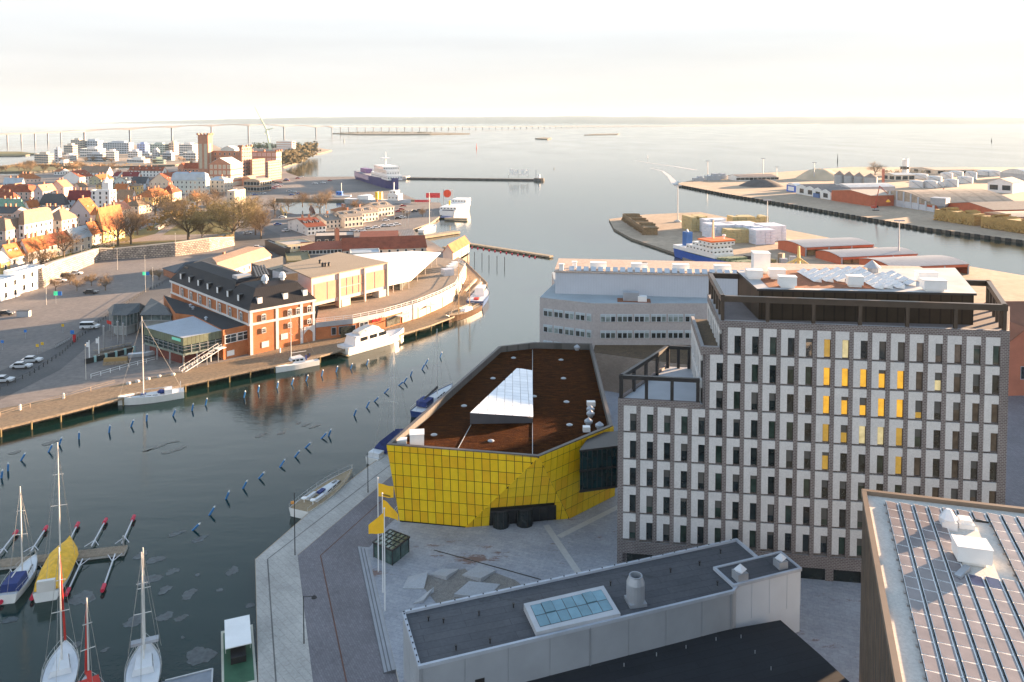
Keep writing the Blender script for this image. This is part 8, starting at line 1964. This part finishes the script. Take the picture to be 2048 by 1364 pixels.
b = P(149, 684); rt = thing('red_pillar', 'slim red pillar beside the bicycle stands', 'pillar', tuple(b)); MB().rbox(b, .6, .5, L, L+2.0).build('body', M('pillar_red', (.50, .02, .03), .5), rt); MB().rbox(b, .7, .6, L+2.0, L+2.1).build('cap', dark, rt)
b = P(48, 633); rt = thing('grey_cabinet', 'grey service cabinet on the square behind the black car', 'cabinet', tuple(b)); MB().rbox(b, 3.4, 1.5, L, L+1.8, .1).build('body', zinc, rt); MB().rbox(b, 3.6, 1.7, L+1.8, L+1.95, .1).build('lid', dark, rt)
def railing(px, lab, h_=1.0, name='white_fence', mat=None, z=L, step=2.0, cat='fence'):
    pts = [P(x, y, z) for x, y in px]; rt = thing(name, lab, cat, tuple(pts[0])); m_ = mat or white; r = MB(); pm_ = None
    pst_ = MB().box(-.05, -.05, 0, .05, .05, h_).mesh('post', m_)
    for a, b in zip(pts[:-1], pts[1:]):
        n = max(1, int((b-a).length/step)); d = b-a
        for i in range(n): p = a.lerp(b, i/n)-pts[0]; inst(pst_, 'post', rt, (p.x, p.y, 0))
        for zz in (h_, h_*.5): MB().tube(a+Vector((0, 0, zz)), b+Vector((0, 0, zz)), .04, n=4).build('rail', m_, rt)
railing([(182,757),(258,735),(310,722)], 'white rail fence on the square behind the sailing yacht'); railing([(0,779),(60,752),(120,712),(160,676)], 'dark railing along the road edge past the parked cars', mat=dark, name='dark_railing'); railing([(160,676),(225,628),(290,585),(330,566)], 'long dark railing between the road and the pavilions', mat=dark, name='dark_railing')
railing([(0,833),(60,815),(130,797),(230,768)], 'low rope railing on wooden posts along the left quay deck', .9, 'rope_railing', wood, L+.1, 4.5); railing([(778,1046),(800,1018)], 'short steel rail by the left corner of the yellow hall', mat=steel, name='steel_rail', z=L)
# terrace in front of the pavilions
tr = thing('cafe_terrace', 'screened cafe terrace with black panels and turquoise posts on the square', 'terrace', tuple(P(168, 728)))
tq = M('turquoise_post', (.28, .45, .44), .6); pts = [P(168, 729), P(190, 724), P(212, 719), P(232, 714), P(250, 709), P(268, 704)]
for a, b in zip(pts[:-1], pts[1:]):
    d = b-a; MB().rbox((a+b)/2, d.length*.86, .12, L, L+1.3, math.atan2(d.y, d.x)).build('screen_panel', dark, tr); MB().rbox(b, .5, .5, L, L+1.5, math.atan2(d.y, d.x)).build('screen_post', tq, tr)
for i in range(14): p = P(192+(i % 7)*11, 716-(i//7)*10-(i % 7)*2.4); MB().rbox(p, 1.3, .8, L+.68, L+.75, .3).rbox(p, .1, .1, L, L+.68).build('cafe_table', wood, tr)
MB().prism([D2(P(x, y, L+.02)) for x, y in ((190,722),(268,703),(262,690),(198,704))], L+.01, L+.05).build('terrace_floor', M('terrace_boards', (.12, .09, .06), .9), tr)
for x, y in ((179,720),(198,712)):
    b = P(x, y); rt = thing('white_flag_pole', 'white pole with a hanging white flag, '+('left' if x < 190 else 'right')+' one at the terrace corner', 'flagpole', tuple(b)); MB().tube((0, 0, 0), (0, 0, 4.8), .13, n=6).build('pole', white, rt, local=True); MB().box(-.7, -.04, 3.2, 0, .04, 4.4).build('flag', white, rt, local=True)
for x, y in ((208,690),(236,680),(247,684)):
    b = P(x, y+10); rt = thing('terrace_mast', {208:'pale steel mast at the left of the cafe terrace', 236:'pale steel mast in the middle of the cafe terrace', 247:'pale steel mast at the right of the cafe terrace'}[x], 'mast', tuple(b)); MB().tube((0, 0, 0), (0, 0, 6), .22, n=8).build('tube', steel, rt, local=True); MB().lathe((0, 0, 6), [(.3, 0), (.3, .2), (.05, .35)], 8).build('cap', steel, rt, local=True)
b = P(232, 728); rt = thing('crate_hedge', 'long low planter box with golden grasses in front of the terrace', 'planter', tuple(b)); MB().rbox(b, 5.5, 1.2, L, L+.8, .22).build('box', wood, rt); MB().rbox(b, 5.2, 1.0, L+.8, L+1.6, .22).build('grasses', M('golden_reeds', (0, 0, 0)), rt)
b = P(285, 712); rt = thing('deck_boat', 'pale open rowing boat stored on a trailer beside the pavilion', 'boat', tuple(b), R(20)); hull(rt, 6.5, 1.9, .9, M('grey_dinghy', (0, 0, 0)), deck_w); MB().box(-3, -.6, -.02, 3, .6, .1).build('trailer', dark, rt, local=True)
b = P(222, 652, L+3.8); rt = thing('red_flag', 'small red flag above the corner of the glazed entrance pavilion', 'flag', tuple(b)); MB().tube((0, 0, -3.8), (.2, 0, 1.2), .05, n=4).build('pole', steel, rt, local=True); MB().poly([(.2, 0, 1.2), (-1.2, .1, 1.6), (-1.0, -.1, .7), (.15, 0, .3)]).build('flag', redc, rt, local=True)
# stone bollards on the deck
bo = thing('stone_bollard', 'x', 'bollard'); MB().lathe((0, 0, 0), [(.55, 0), (.55, .25), (.35, .45), (.05, .5)], 8).build('stone', concrete, bo, local=True)
for x, y in ((257,768),(275,764),(296,759),(318,754),(346,750)): place(bo, USED, tuple(P(x, y, L+.1)), 0, 'low round stone seat in the row on the quay deck behind the white yacht', 'stone seats on the quay deck')
for x, y in ((127,797),(40,820),(700,668),(770,655),(560,705)): 
    b = P(x, y, L+.1); rt = thing('power_pedestal', {127:'white power pedestal on the left quay deck',40:'white power pedestal near the left edge of the deck',700:'small pedestal by the motor yacht',770:'small pedestal behind the motor yacht bow',560:'small pedestal behind the catamaran'}[x], 'pedestal', tuple(b)); MB().box(-.16, -.16, 0, .16, .16, 1.1).build('body', white, rt, local=True); MB().lathe((0, 0, 1.1), [(.2, 0), (.05, .15)], 8).build('cap', zinc, rt, local=True)
# long steps and seating on the east end of the mall deck
for i, px in enumerate((((846,618),(884,598)), ((846,624),(888,603)), ((930,585),(952,560)), ((940,590),(962,566)))):
    a, b = P(*px[0], L+.1), P(*px[1], L+.1); d = b-a; tag(MB().rbox((a+b)/2, d.length, .8, L+.1, L+.65, math.atan2(d.y, d.x)).build('long_bench', M('pale_bench_wood', (.45, .36, .26), .8)), ('long pale bench nearest the shop fronts', 'long pale bench along the middle of the mall deck', 'long step bench on the east tip of the deck, inner one', 'long step bench on the east tip of the deck, outer one')[i], 'bench')

# bicycles beside the red pillar
def bike():
    rt = thing('bicycle', 'x', 'bicycle'); wh = MB()
    for i in range(12): a, b = 2*pi*i/12, 2*pi*(i+1)/12; wh.tube((.33*cos(a), 0, .33*sin(a)), (.33*cos(b), 0, .33*sin(b)), .02, n=4)
    me = wh.mesh('wheel', dark)
    for x in (-.52, .52): inst(me, 'wheel', rt, (x, 0, .35))
    f = MB()
    for p, q in (((-.52, 0, .35), (-.15, 0, .85)), ((-.52, 0, .35), (-.05, 0, .33)), ((-.05, 0, .33), (-.18, 0, .95)), ((-.05, 0, .33), (.4, 0, .82)), ((-.16, 0, .8), (.4, 0, .85)), ((.52, 0, .35), (.38, 0, 1.0))): f.tube(p, q, .025, n=5)
    f.build('frame', steel, rt, local=True); MB().box(-.3, -.07, .95, -.06, .07, 1.0).build('saddle', dark, rt, local=True); MB().tube((.38, -.28, 1.02), (.38, .28, 1.02), .02, n=5).build('handlebar', dark, rt, local=True)
    return rt
bk_ = bike()
for i in range(9): place(bk_, USED, tuple(P(112+i*3.4, 697-i*1.9, L)), R(100+rnd.uniform(-8, 8)), 'bicycle parked in the row of stands left of the red pillar', 'bicycles in the stands')
